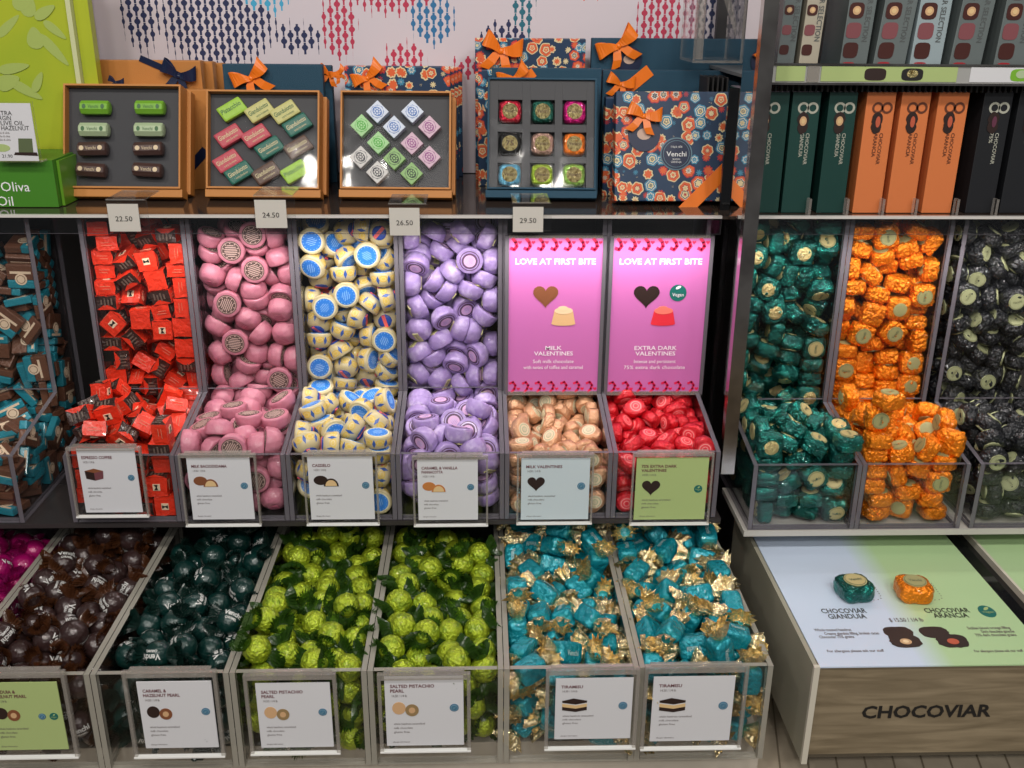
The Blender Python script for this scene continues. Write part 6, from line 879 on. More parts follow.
# ------------------------------------------------------------------ gift boxes on the shelf
SZ = -.2405
def bow(M, s, mat, seed=0):
    """tied ribbon bow in the local x-z plane, s = half width"""
    rnd = random.Random(seed); m = mb(M)
    for sg in (-1, 1):
        pts = []; wd = []; up = .30+.18*rnd.random(); big = .9+.2*rnd.random()
        for k in range(21):
            a = 2*math.pi*k/20
            r = .5*(1-math.cos(a)); x = sg*s*big*(.04+.92*r); z = s*up*r+.05*s*math.sin(2*a+sg)
            pts.append((x, -s*.10-s*.26*math.sin(a)*(.5+.5*r), z))
            wd.append(Vector((-sg*s*.07*r, s*.03*math.sin(3*a), s*(.11+.27*r**.8))))
        m.strip(pts, wd, mat, .0009)
        tl = [(0, -.002, 0), (sg*s*.22, -s*.12, -s*.25), (sg*s*.36, -s*.16, -s*.55), (sg*s*.62, -s*.1, -s*(.85+.1*rnd.random()))]
        m.strip(tl, [Vector((s*.08, 0, s*.05*sg)), Vector((s*.17, 0, s*.09*sg)), Vector((s*.2, 0, s*.08*sg)), Vector((s*.24, 0, s*.02*sg))], mat, .0009)
    bm = bmesh.new(); bmesh.ops.create_uvsphere(bm, u_segments=12, v_segments=8, radius=1)
    for v in bm.verts: v.co = Vector((v.co.x*s*.15, v.co.y*s*.16-s*.06, v.co.z*s*.17+s*.02*math.sin(v.co.x*9)))
    m.bm(bm, mat, True)
    return m
def closed_box(px0, px1, ptop, Y, mat, label, dep=.026, bowpx=None, bmat=ORIBBON, ribbons=(), tilt=0, pbot=None, medal=None, group=None, bs=None):
    A = atY(px0, ptop, Y); B = atY(px1, ptop, Y); x0, x1, z1 = A.x, B.x, A.z
    h = (z1-SZ)/math.cos(R(tilt)); w = x1-x0
    lift = dep*math.sin(R(tilt))
    loc = Vector(((x0+x1)/2, Y-(math.sin(R(tilt))*h if tilt else 0)*1.0, SZ+lift))
    M = Matrix.Translation(loc) @ Matrix.Rotation(-R(tilt), 4, 'X')
    t = thing('gift_box', label, 'gift box', loc, group)
    m = mb(M); m.rbox(-w/2, w/2, 0, dep*.55, 0, h, mat, .0012); m.build('lid', t)
    m = mb(M); m.rbox(-w/2+.0012, w/2-.0012, dep*.55+.0002, dep, .001, h-.0012, mat, .001); m.build('base', t)
    def loc_of(px, py):
        # the point of the box front that shows at this pixel
        r = ray(px, py); Mi = M.inverted(); o = Mi @ Vector((0, 0, 0)); d = Mi.to_3x3() @ r
        k = -o.y/d.y; p = o+d*k; return p.x, p.z
    for k, (a, b, hw) in enumerate(ribbons):
        ax, az = loc_of(*a); bx, bz = loc_of(*b); d = Vector((bx-ax, 0, bz-az)); n = Vector((-d.z, 0, d.x)).normalized()*hw
        m = mb(M); m.strip([(ax, -.0007, az), (bx, -.0007, bz)], n, bmat, .001); m.build('ribbon', t)
    if medal:
        cx, cz = loc_of(*medal[0]); m = mb(M); m.ell(cx, cz, medal[1], medal[1], -.0016, pmat('midnight_card', (.012, .02, .06), .4), t=.0008, n=28)
        m.ell(cx, cz+.001, medal[1]*.45, medal[1]*.35, -.002, pmat('blush_print', (.6, .42, .33), .5), n=14); m.build('round_tag', t)
    if bowpx:
        cx, cz = loc_of(*bowpx); B_ = bow(M @ Matrix.Translation((cx, -.004, cz)) @ Matrix.Rotation(R((-24, 14, -30, -12)[int(px0+ptop) % 4]), 4, 'Y'), (bs or .017)*.84, bmat, int(px0)); B_.build('ribbon_bow', t)
    return t, M, loc_of
# stacks standing behind the open boxes
closed_box(93, 200, 60, 1.385, ORANGEBOX, 'ochre gift box with navy bow behind the box of small rolls', bowpx=(180, 76), bmat=NRIBBON, ribbons=[((140, 58), (181, 76), .004)], bs=.028)
for k, (a, b, p) in enumerate(((104, 212, 61), (115, 222, 62.5))):
    closed_box(a, b, p, 1.415+.03*k, ORANGEBOX, ('plain ochre gift box second in the stack on the left', 'plain ochre gift box rearmost in the stack on the left')[k])
closed_box(112, 206, 89, 1.358, ORANGEBOX, 'ochre gift box with diagonal navy ribbon directly behind the box of small rolls', bmat=NRIBBON, ribbons=[((183, 176), (206, 150), .006)], bowpx=(117, 82), bs=.011)
closed_box(222, 322, 64, 1.385, NAVYBOX, 'navy linen gift box with orange bow behind the box of slanted bars', bowpx=(252, 78), bs=.031, ribbons=[((307, 180), (320, 164), .005)])
closed_box(236, 331, 65, 1.415, NAVYBOX, 'navy linen gift box with orange bow at its right edge, behind another navy box', bowpx=(330, 74), bs=.018)
closed_box(344, 450, 66, 1.385, FLOWER, 'flower print gift box with orange bow behind the box of cube chocolates', bowpx=(368, 78), bs=.026)
for k in range(3): closed_box(352+k*4, 454+k*4, 66+k*.6, 1.413+k*.029, FLOWER, 'flower print gift box '+('second', 'third', 'rearmost')[k]+' in the stack behind the cube chocolates', dep=.024, bowpx=(339, 74) if k == 0 else None, bs=.014)
closed_box(475, 586, 38, 1.44, FLOWER, 'tall flower print gift box with orange bow behind the box of nine foils', bowpx=(501, 51), bs=.034)
closed_box(492, 602, 68, 1.360, NAVYBOX, 'navy linen gift box with orange bow just above the box of nine foils', bowpx=(515, 78), bs=.025, ribbons=[((500, 98), (534, 72), .006)])
closed_box(478, 584, 70, 1.390, FLOWER, 'flower print gift box low behind the navy box of nine foils', dep=.024)
closed_box(592, 762, 38, 1.44, NAVYBOX, 'wide navy gift box with orange bow and round dark tag at the back right', bowpx=(618, 46), bs=.033, medal=((629, 60), .018))
closed_box(603, 758, 70, 1.375, NAVYBOX, 'wide navy gift box with orange bow behind the front flower print box', bowpx=(620, 84), bs=.022, ribbons=[((622, 93), (650, 70), .008)])
closed_box(606, 740, 97.5, 1.318, FLOWER, 'flower print gift box second behind the front flower print box', dep=.03)
t, M, lo = closed_box(616, 750, 97, 1.272, FLOWER, 'flower print gift box with round name medallion and orange diagonal ribbon in front', dep=.034, tilt=12, bowpx=(643, 117), bs=.026, ribbons=[((683, 212), (729, 166), .0085), ((736, 166), (750, 184), .0085)], medal=((644, 135), .020))
cx, cz = lo(676, 154); m = mb(M)
m.ell(cx, cz, .020, .020, -.0015, pmat('slate_ring', (.12, .22, .28), .4), n=32); m.ell(cx, cz, .0185, .0185, -.0019, pmat('midnight_card', (.012, .02, .06), .4), n=32); m.ell(cx, cz, .0165, .0165, -.0022, pmat('slate_ring', (.12, .22, .28), .4), n=32); m.ell(cx, cz, .0158, .0158, -.0025, pmat('midnight_card', (0, 0, 0), .4), n=32)
m.text('Venchi', cx, cz, .0085, -.003, WHITE, wid=.025, bold=.01); m.text('ITALIA 1878', cx, cz+.0085, .0035, -.003, WHITE, wid=.014); m.text('BUON', cx, cz-.0065, .0032, -.003, WHITE, wid=.009); m.text('GIANDUJA', cx, cz-.0098, .0032, -.003, WHITE, wid=.013)
m.build('name_medallion', t)

def open_box(quad, rim, label):
    """opened box leaning back; quad = left, top, right, bottom pixels of the front face"""
    l, tp, r, bt = quad; Y = 1.268; A = atY((l+r)/2, bt, Y); d = depth(A); w = (r-l)*d/FP; h = (bt-tp)*d/FP*1.0
    loc = Vector((A.x, Y, A.z)); loc.z = max(SZ+.0175, loc.z)
    M = Matrix.Translation(loc) @ Matrix.Rotation(-R(2), 4, 'Z') @ Matrix.Rotation(-R(20), 4, 'X')
    t = thing('chocolate_box', label, 'chocolate box', loc, 'opened boxes of chocolates on the glass shelf')
    e = .0022
    m = mb(M)
    for b in ((-w/2, -w/2+e, 0, h), (w/2-e, w/2, 0, h), (-w/2+e, w/2-e, 0, e), (-w/2+e, w/2-e, h-e, h)): m.box(b[0], b[1], 0, .0255, b[2], b[3], rim)
    m.box(-w/2+e, w/2-e, .022, .0255, e, h-e, rim); m.build('box_rim', t)
    m = mb(M); m.rbox(-w/2-.002, w/2+.0015, .003, .0255, -.0105, -.0004, rim, .0008); m.build('lower_edge', t)
    m = mb(M); m.rbox(-w/2-.001, w/2+.0045, .026, .044, -.003, h-.001, rim, .001); m.build('lid_behind', t)
    return t, M, w, h, e
def finish(t, M, w, h, e, cells=None, hw=.0155):
    m = mb(M)
    if not cells: m.box(-w/2+e, w/2-e, .012, .0145, e, h-e, INSERT)
    else:
        xs = sorted(set(c[0] for c in cells)); zs = sorted(set(c[1] for c in cells))
        m.box(-w/2+e, w/2-e, .0165, .019, e, h-e, pmat('black_tray', (.012, .012, .014), .5))
        cuts = [(-w/2+e)]+[v for x in xs for v in (x-hw, x+hw)]+[w/2-e]
        for k in range(0, len(cuts), 2): m.box(cuts[k], cuts[k+1], .004, .0164, e, h-e, INSERT)
        zc = [e]+[v for z in zs for v in (z-hw, z+hw)]+[h-e]
        for x in xs:
            for k in range(0, len(zc), 2): m.box(x-hw+.0001, x+hw-.0001, .004, .0164, zc[k], zc[k+1], INSERT)
    m.build('dark_insert', t)
    m = mb(M); n = 8; vs = []; fs = []
    for i in range(n+1):
        for j in range(n+1):
            vs.append((-w/2+e+(w-2*e)*i/n, .0008+.0012*noise.noise(Vector((i*.9, j*.9, w*40))), e+(h-2*e)*j/n))
    for i in range(n):
        for j in range(n): a = i*(n+1)+j; fs.append([a, a+n+1, a+n+2, a+1])
    m.add(vs, fs, FILM, True); m.build('clear_film', t)
def local(M, px, py, yl=.01):
    r = ray(px, py); Mi = M.inverted(); o = Mi @ Vector((0, 0, 0)); d = Mi.to_3x3() @ r; k = (yl-o.y)/d.y; p = o+d*k; return p.x, p.z
def inner(name, label, M, cx, cz, y, rot, parts, group):
    MM = M @ Matrix.Translation((cx, y, cz)) @ Matrix.Rotation(rot, 4, 'Y')
    t = thing(name, label, 'chocolate', MM.translation, group)
    for pn, f in parts: m = mb(MM); f(m); m.build(pn, t)
ROWN = ['top', 'second', 'third', 'bottom']
# box of small rolls
t, M, w, h, e = open_box((63.5, 87.5, 180.5, 191), ORANGEBOX, 'opened ochre box of eight small wrapped rolls under clear film')
LG = pmat('leaf_green_paper', (.18, .42, .03), .45); PG = pmat('pale_sage_paper', (.42, .52, .32), .45); DB = pmat('cocoa_paper', (.07, .035, .03), .4); CREAM = pmat('cream_dot', (.7, .55, .36), .5); DKG = pmat('dark_green_ink', (.05, .14, .05), .5)
for k, (py, mat, nm, ink) in enumerate(((109, LG, 'bright green', DKG), (131, PG, 'pale green', DKG), (150, DB, 'brown', CREAM), (171, DB, 'brown', CREAM))):
    for c, px in enumerate((97.5, 152)):
        px_ = px+(-2.5*k*.5 if c == 0 else -k*.8)
        cx, cz = local(M, px_, py)
        def roll(m, mat=mat):
            m.M = m.M @ Matrix.Rotation(R(90), 4, 'Y') @ Matrix.Rotation(R(22.5), 4, 'Z')
            r = .0088; L = .0175; m.lathe([(r*.5, -L-.001), (r*.9, -L), (r, -L+.001), (r*1.02, 0), (r, L-.001), (r*.9, L), (r*.5, L+.001)], mat, 8, False)
        def pr(m, ink=ink, k=k):
            m.text('Venchi', 0, 0, .0065, -.0087, ink, wid=.013)
            for sx in (-.0115, .0115): m.ell(sx, 0, .003 if k > 1 else .0022, .003, -.0087, ink, n=12)
        inner('chocolate_roll', f"{nm} paper roll on the {('left','right')[c]}, {ROWN[k]} row of the ochre box", M, cx, cz, .0045, R((0, 0, -2, 3)[k]), [('paper_wrapper', roll), ('printed_logo', pr)], 'wrapped rolls in the ochre box')
finish(t, M, w, h, e)
# box of slanted bars
t, M, w, h, e = open_box((206, 92, 319, 190), ORANGEBOX, 'opened ochre box of slanted lettered bars under clear film')
cols = {'lime': (.35, .6, .05), 'straw': (.58, .55, .2), 'green': (.015, .14, .1), 'rose': (.55, .07, .1), 'brown': (.12, .065, .045)}
bars = [(148, 383, 'lime', 'first from left in the top row'), (243, 388, 'straw', 'second from left in the top row'), (332, 392, 'straw', 'third from left in the top row'), (375, 437, 'green', 'under the right straw bar'), (138, 475, 'rose', 'at the left edge, second row'),
        (230, 475, 'rose', 'at the centre of the box'), (278, 517, 'green', 'at the centre, under a rose bar'), (378, 515, 'brown', 'at the right edge, third row'), (132, 563, 'rose', 'at the left edge, third row'), (172, 603, 'green', 'in the bottom row at left'), (267, 605, 'brown', 'in the bottom row at the middle'), (367, 600, 'lime', 'in the bottom right corner')]
for k, (zx, zy, c, wh) in enumerate(bars):
    cx, cz = local(M, 190+zx*.2866, zy*.2866, .006)
    mat = pmat(c+'_bar_paper', cols[c], .42, bump=(200, .2))
    def bar(m, mat=mat):
        m.M = m.M @ Matrix(((1, 0, -.12, 0), (0, 1, 0, 0), (0, 0, 1, 0), (0, 0, 0, 1)))
        m.rbox(-.0165, .0165, -.004, .0055, -.0103, .0103, mat, .0025)
    def pr(m, c=c):
        ink = DKG if c in ('lime', 'straw') else pmat('gold_ink', (.7, .6, .35), .5)
        m.text(('Pistacchio' if c == 'lime' else 'Gianduiotto'), .000, .002, .0085, -.0044, ink, wid=.027, bold=.01)
        if c != 'lime': m.text('extra fondente', .002, -.005, .004, -.0044, ink, wid=.017)
    inner('chocolate_bar', f"{c} paper bar {wh}", M, cx, cz, .006, R(-31), [('paper_wrapper', bar), ('printed_name', pr)], 'slanted bars in the ochre box')
finish(t, M, w, h, e)
# box of cubes
t, M, w, h, e = open_box((340, 92.5, 450.5, 190), ORANGEBOX, 'opened ochre box of tilted cube chocolates under clear film')
cc = {'blue': ((.62, .68, .8), (.1, .2, .5)), 'green': ((.35, .62, .28), (.08, .4, .05)), 'pink': ((.62, .42, .52), (.3, .08, .25)), 'white': ((.62, .6, .58), (.05, .05, .06)), 'olive': ((.25, .45, .15), (.02, .04, .02))}
cubes = [(655, 392, 'blue', 'left in the top row'), (777, 392, 'blue', 'right in the top row'), (600, 440, 'green', 'left in the second row'), (713, 445, 'blue', 'middle of the second row'), (836, 445, 'pink', 'right in the second row'), (658, 500, 'green', 'left in the third row'), (775, 502, 'pink', 'right in the third row'),
         (597, 550, 'white', 'left in the fourth row'), (714, 555, 'olive', 'middle of the fourth row'), (836, 550, 'pink', 'right in the fourth row'), (655, 603, 'white', 'left in the bottom row'), (774, 607, 'olive', 'right in the bottom row')]
for zx, zy, c, wh in cubes:
    cx, cz = local(M, 190+zx*.2866, zy*.2866, .004)
    mat = pmat(c+'_cube_paper', cc[c][0], .45); ink = pmat(c+'_cube_ink', cc[c][1], .5)
    def cube(m, mat=mat): m.rbox(-.0103, .0103, -.004, .0115, -.0103, .0103, mat, .0008)
    def pr(m, mat=mat, ink=ink):
        m.ell(0, 0, .0086, .0086, -.0043, ink, n=8); m.ell(0, 0, .0076, .0076, -.0046, mat, n=24)
        m.ell(0, 0, .0066, .0052, -.0049, ink, n=24)
        for q in range(8): a = q*math.pi/4; m.ell(.0037*math.cos(a), .0034*math.sin(a), .0011, .0011, -.0052, mat, n=8)
        m.ell(0, 0, .0016, .0013, -.0052, mat, n=10)
    inner('cube_chocolate', f"{c} patterned cube chocolate {wh}", M, cx, cz, .004, R(45), [('paper_wrapper', cube), ('printed_rosette', pr)], 'patterned cubes in the ochre box')
finish(t, M, w, h, e)
# navy box of nine foils
t, M, w, h, e = open_box((487, 87, 595.5, 197.5), NAVYBOX, 'opened navy box of nine foil chocolates in a grid')
fc = [[('red', (.6, .02, .05)), ('emerald', (.01, .1, .07)), ('magenta', (.6, .01, .2))], [('black', (.015, .015, .015)), ('rosy tan', (.5, .3, .24)), ('orange', (.85, .2, .02))], [('light blue', (.15, .42, .6)), ('lime', (.35, .5, .05)), ('spring green', (.3, .52, .1))]]
GO = pmat('gold_medallion', (.60, .50, .24), .3, .85, bump=(420, 1.0, 5), var=(300, (.3, .22, .08), .5, .65))
cells = []
for r_ in range(3):
    for c_ in range(3):
        cx, cz = local(M, 460+(165, 272, 377)[c_]*.3027, (372, 478, 580)[r_]*.3027, .006)
        cx = {0: local(M, 460+165*.3027, 140, .006)[0], 1: local(M, 460+272*.3027, 140, .006)[0], 2: local(M, 460+377*.3027, 140, .006)[0]}[c_]
        cz = local(M, 542, (372, 478, 580)[r_]*.3027, .006)[1]
        cells.append((cx, cz)); nm, col = fc[r_][c_]
        mat = foil(nm.replace(' ', '_')+'_boxed_foil', col, .3, .7)
        def fb(m, mat=mat, s=r_*3+c_): b = foil_block(.0142, .009, .0142, 4, mat, s+2, .0014, 4); m.add(b.v, b.f, mat)
        def md(m, s=r_*3+c_):
            m.ell(0, 0, .0098, .0098, -.0095, GO, t=.001, n=18); m.text('Venchi' if s != 3 else '75', 0, 0, .006 if s != 3 else .009, -.0099, pmat('umber_print', (.1, .05, .02), .5), wid=.014 if s != 3 else .010, bold=.01)
        inner('boxed_foil_chocolate', f"{nm} foil chocolate in the {('top','middle','bottom')[r_]} {('left','centre','right')[c_]} cell of the navy box", M, cx, cz, .0075, 0, [('foil_wrapper', fb), ('gold_medallion', md)], 'foil chocolates in the navy box')
finish(t, M, w, h, e, cells)

# price tags clipped to the shelf lip
for (a, tp, b, bt), txt in (((106.5, 204, 141, 231.5), '22.50'), ((254, 200, 287.5, 228), '24.50'), ((389, 208, 420, 235.5), '26.50'), ((513, 207, 543, 232), '29.50')):
    Y = 1.176; A = atY(a, tp, Y); B = atY(b, bt, Y); t = thing('price_tag', f"beige price tag reading {txt} clipped to the shelf edge", 'price tag', ((A.x+B.x)/2, Y, B.z), 'price tags on the shelf edge')
    m = mb(); m.box(A.x, B.x, Y, Y+.0012, B.z, A.z, TAGM); cd = m.build('tag_card', t)
    m = mb(); m.box(A.x-.001, B.x+.010, Y+.0015, Y+.003, B.z+.001, A.z+.004, ACR, FRAME, 'y'); m.box(A.x-.001, B.x+.008, Y+.0015, Y+.06, A.z+.004, A.z+.0055, ACR, FRAME, 'z'); m.build('clear_clip', t)
    m = mb(); m.text(txt, (A.x+B.x)/2, (A.z+B.z)/2-.001, .0085, Y-.0004, BLACK, wid=.0195); m.build('price_lettering', cd)

# acrylic cover at the upper right of the print
t = thing('clear_cover', 'empty clear plastic cover box standing on the wide navy box', 'clear box', (.26, 1.34, -.1))
A = atY(693, 63, 1.33); B = atY(748, 0, 1.33); x0, x1, z0, z1 = A.x, B.x, A.z, .06
m = mb(); m.box(x0, x1, 1.33, 1.333, z0, z1, ACR, FRAME, 'y'); m.box(x0, x0+.003, 1.334, 1.42, z0, z1, ACR, FRAME, 'x'); m.box(x1-.003, x1, 1.334, 1.42, z0, z1, ACR, FRAME, 'x'); m.box(x0+.0035, x1-.0035, 1.334, 1.42, z0, z0+.003, ACR, FRAME, 'z'); m.build('clear_walls', t)
m = mb(); m.box(x0+.004, x0+.013, 1.335, 1.35, z0+.004, z1, FRAME); m.add([(x0+.016, 1.36, z1), (x0+.03, 1.36, z1), (x1-.004, 1.36, z0+.03), (x1-.004, 1.36, z0+.045)], [(0, 1, 3, 2)], FRAME); m.build('inner_rib', t)
t = thing('shelf_stand', 'black upright stand bar in front of the flower print box', 'stand', (.25, 1.2, SZ))
A = atY(729, 88, 1.225); B = atY(741, 88, 1.225); m = mb(); m.box(A.x, B.x-.002, 1.222, 1.228, SZ, A.z, BLACKGLOSS); m.build('upright_bar', t)
A = atY(706, 82, 1.3); B = atY(745, 97, 1.3); m = mb(); m.box(B.x-.012, B.x, 1.23, 1.34, A.z-.012, A.z, BLACKGLOSS)
for k in range(5): m.box(A.x+k*.006, A.x+k*.006+.002, 1.29, 1.34, A.z-.016, A.z+.006, BLACK)
m.box(A.x, B.x-.0125, 1.3, 1.34, A.z-.02, A.z-.0165, BLACKGLOSS); m.build('ribbed_head', t)

# ------------------------------------------------------------------ olive oil display on the left
LIME = pmat('lime_board', (.42, .48, .03), .3, var=(7, (.30, .42, .03), .4, .7)); DGREEN = pmat('grass_green_board', (.06, .22, .02), .35); LEAF = pmat('leaf_print', (.38, .47, .12), .4)
t = thing('cardboard_display', 'lime green olive oil display board with pale leaf print at the far left', 'display board', (-.63, 1.30, SZ))
A = atY(66, 0, 1.33); B = atY(84, 100, 1.33)
m = mb(); m.box(-.80, A.x, 1.33, 1.337, SZ, .12, LIME); m.build('back_board', t)
m = mb(); m.box(A.x+.0003, A.x+.006, 1.325, 1.34, SZ, .12, pmat('pale_lime_edge', (.6, .62, .35), .4)); m.box(A.x+.0063, A.x+.024, 1.335, 1.35, SZ, .12, LIME); m.build('edge_strip', t)
def leaf(m, px, py, L, wd, rot):
    P = atY(px, py, 1.3295); pts = []
    for k in range(16):
        u = 2*math.pi*k/16; x = L*math.cos(u); z = wd*math.sin(u)*(1-.35*math.cos(u)); c, s = math.cos(R(rot)), math.sin(R(rot)); pts.append((P.x+x*c-z*s, P.z+x*s+z*c))
    m.plate(pts, 1.3296-.00005*len(m.v)/16, .0003, LEAF)
m = mb()
for a in ((8, 26, .020, .005, 40), (28, 5, .014, .009, 80), (22, 3, .012, .008, 10), (54, 50, .024, .006, -50), (35, 38, .013, .010, 90), (55, 30, .016, .005, -40), (26, 90, .022, .006, -30), (8, 82, .016, .009, 20), (14, 68, .02, .006, 10), (38, 82, .014, .005, 60), (45, 12, .015, .006, 30)): leaf(m, *a)
m.build('leaf_print', t)
A = atY(-25, 160, 1.23); B = atY(60, 213, 1.23); x1 = B.x; z1 = A.z
m = mb(); m.box(-.78, x1, 1.23, 1.325, SZ+.001, z1, DGREEN); m.build('front_tray', t)
m = mb(); P = atY(29.5, 187, 1.2295); m.text('di Oliva', P.x, P.z+.0005, .0165, 1.2295, WHITE, 'RIGHT'); P = atY(13, 201, 1.2295); m.text('Oil', P.x, P.z, .0165, 1.2295, WHITE, 'RIGHT'); m.build('display_lettering', t)
m = mb(); m.box(x1+.0005, x1+.004, 1.24, 1.325, SZ+.001, z1-.002, pmat('mid_green_board', (.12, .3, .02), .35)); m.build('side_flap', t)
A = atY(-14, 103, 1.215); B = atY(39, 161, 1.215)
t = thing('leaflet_sign', 'small clear stand with white leaflet before the green display', 'leaflet sign', ((A.x+B.x)/2, 1.215, B.z))
m = mb(); m.box(A.x-.002, B.x+.002, 1.2165, 1.2185, B.z-.002, A.z+.002, ACR, FRAME, 'y'); m.box(A.x-.002, B.x+.004, 1.2165, 1.2290, z1, z1+.002, ACR, FRAME, 'z'); m.build('clear_stand', t)
m = mb(); m.box(A.x, B.x, 1.2153, 1.2162, B.z, A.z, CARD); m.build('leaflet', t)
m = mb(); y = 1.2150
for k, (s_, wd) in enumerate((('EXTRA', .021), ('VIRGIN', .019), ('OLIVE OIL', .033), ('& HAZELNUT', .038))): P = atY(2, 113+k*5, y); m.text(s_, B.x-.052+.0085, P.z, .0072, y, BLACK, 'LEFT', wid=wd)
P = atY(3, 156, y); m.text('21.90', B.x-.042, P.z, .0055, y, BLACK, 'LEFT', wid=.012)
for k in range(3): m.text('olio di oliva', B.x-.042, A.z-.0335-k*.004, .0035, y, GREYINK, 'LEFT', wid=.013)
m.build('leaflet_lettering', t)
m = mb(); cx = B.x-.012; cz = B.z+.018
m.plate([(cx-.010, cz-.009), (cx+.007, cz-.009), (cx+.008, cz+.008), (cx-.008, cz+.008)], y, .0002, pmat('print_dark_olive', (.1, .13, .06), .5)); m.plate([(cx-.016, cz-.011), (cx+.012, cz-.012), (cx+.011, cz-.008), (cx-.014, cz-.008)], y-.0002, .0002, BR1)
m.ell(cx-.029, cz-.003, .010, .0045, y, CARD_G, n=16); m.build('leaflet_picture', t)

# ------------------------------------------------------------------ right hand shelf: numeral boxes
YE = 1.205
NG = pmat('bottle_green_carton', (.010, .05, .042), .4); NO = pmat('copper_orange_carton', (.66, .19, .06), .4); NK = pmat('black_carton', (.014, .015, .018), .4)
SILV = pmat('pale_foil_ink', (.5, .5, .42), .35, .2)
cart = [((761, 788), (757, 777.5), NG, 'GIANDUIA', 'bottle green carton with a pale numeral, half behind the steel post'), ((793, 822), (781, 807.5), NG, 'GIANDUIA', 'bottle green carton with a pale numeral, middle of three'), ((830.5, 859.5), (815.5, 842), NG, 'GIANDUIA', 'bottle green carton with a pale numeral beside the orange cartons'),
        ((868.5, 898.5), (851, 878), NO, 'ARANCIA', 'copper orange carton nearest the green ones'), ((903, 933), (885, 912), NO, 'ARANCIA', 'copper orange carton in the middle of three'), ((940, 970), (920.5, 950), NO, 'ARANCIA', 'copper orange carton nearest the black ones'),
        ((985, 1014), (964.5, 992), NK, '75%', 'black carton beside the orange cartons'), ((1021, 1052), (998, 1026), NK, '75%', 'black carton cut by the right edge of the view')]
for (tx0, tx1), (bx0, bx1), mat, nm, label in cart:
    A = atY(tx0, 92, YE); B = atY(tx1, 92, YE); C_ = atY(bx0, 217, YE); D_ = atY(bx1, 217, YE); x0 = (A.x+C_.x)/2; x1 = (B.x+D_.x)/2
    if bx0 < 760: x0 = .3155; x1 = D_.x
    z0 = -.240; z1 = A.z; w = x1-x0; h = z1-z0; cx = (x0+x1)/2
    t = thing('chocolate_carton', label, 'carton', (cx, YE, z0), 'tall numeral cartons on the right shelf')
    m = mb(); m.rbox(x0, x1, YE, YE+.09, z0, z1, mat, .0008); cd = m.build('carton_body', t)
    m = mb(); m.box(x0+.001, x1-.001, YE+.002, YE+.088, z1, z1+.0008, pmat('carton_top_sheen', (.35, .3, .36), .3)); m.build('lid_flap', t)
    ink = SILV if mat != NO else pmat('dark_copper_ink', (.13, .04, .02), .4); y = YE-.0005
    m = mb()
    for sg in (-1, 1):      # the numeral lies on its side: two rings
        for k in range(24):
            a, b = 2*math.pi*k/24, 2*math.pi*(k+1)/24; r1, r2 = .0041, .0067; c0 = cx+.0025+sg*.0056; zc = z1-.018
            m.add([(c0+r1*math.cos(a), y, zc+r1*math.sin(a)), (c0+r2*math.cos(a), y, zc+r2*math.sin(a)), (c0+r2*math.cos(b), y, zc+r2*math.sin(b)), (c0+r1*math.cos(b), y, zc+r1*math.sin(b))], [(0, 1, 2, 3)], ink)
    m.build('numeral', cd)
    m = mb(); c0 = cx-.002; zc = z1-.031; rnd = random.Random(label)
    for q, (oz, rr) in enumerate(((0, .0085), (-.009, .0078))):
        pts = [(c0+rr*.8*(1+rnd.uniform(-.08, .08))*math.cos(2*math.pi*k/16), zc+oz+rr*(1+rnd.uniform(-.08, .08))*math.sin(2*math.pi*k/16)) for k in range(16)]
        m.plate(pts, y-.0002-q*.0002, .0003, BR1)
    if nm == 'GIANDUIA': m.ell(c0, zc-.002, .0042, .0055, y-.0009, TANP); m.ell(c0, zc-.002, .0022, .003, y-.0011, CRM)
    else: m.ell(c0+.001, zc-.003, .0028, .0065, y-.0009, pmat('print_orange_jam', (0, 0, 0)) if nm == 'ARANCIA' else pmat('print_plum', (.12, .03, .06), .5))
    m.build('chocolate_picture', t)
    m = mb()
    for txt, ox, L in (('CHOCOVIAR', .0055, .037), (nm, -.001, .028 if nm != '75%' else .012)):
        vs, fs = text_data(txt, .015); xs = [p[0] for p in vs]; k = L/(max(xs)-min(xs))
        m.add([(cx+ox+(p[1]-.35)*.0062, y, z1-.047-(p[0]-min(xs))*k) for p in vs], fs, ink if mat != NO else pmat('dark_copper_ink', (0, 0, 0)))
    m.build('name_lettering', t)
for k, (px, hh) in enumerate(((808, 0), (845.5, 0), (881, 0), (914, 0), (955, 0), (994, 0))):
    P = atY(px, 210, 1.196); o = mb().box(P.x-.0016, P.x+.0016, 1.190, 1.2, -.2405, -.2405+.02, ACR, FRAME, 'x').build('shelf_divider'); tag(o, f"short clear divider after the {ORD[k+1] if k else 'second'} tall carton from the post".replace('second tall', 'middle green') if k == 0 else f"short clear divider before the {ORD[k+2]} tall carton from the post", 'divider', 'clear carton dividers')
# upper shelf with sleeves
o = mb().box(.32, 1.0, 1.187, 1.45, -.0855, -.0815, pmat('grey_shelf', (.2, .2, .2), .3)).build('upper_shelf'); tag(o, 'grey upper shelf holding the tall silver sleeves', 'shelf')
t = thing('shelf_label_strip', 'lime green label strip under the tall silver sleeves', 'label strip', (.6, 1.183, -.085))
zt = -.0665; zb = -.0855
m = mb(); m.box(.311, 1.0, 1.1835, 1.186, zb, zt, pmat('strip_backing', (.35, .35, .34), .3)); m.box(.311, 1.0, 1.181, 1.1865, zt+.0002, zt+.0022, CHROME); m.box(.311, 1.0, 1.181, 1.1865, zb-.0024, zb-.0002, CHROME); m.build('steel_rail', t)
def sx(px): return atY(px, 75, 1.183).x
for a, b, mt in ((776, 805, CARD_G), (821, 957, CARD_G), (970, 1060, CARD)):
    m = mb(); m.box(sx(a), sx(b), 1.1825, 1.1834, zb+.0015, zt-.001, mt); m.build('label_card', t)
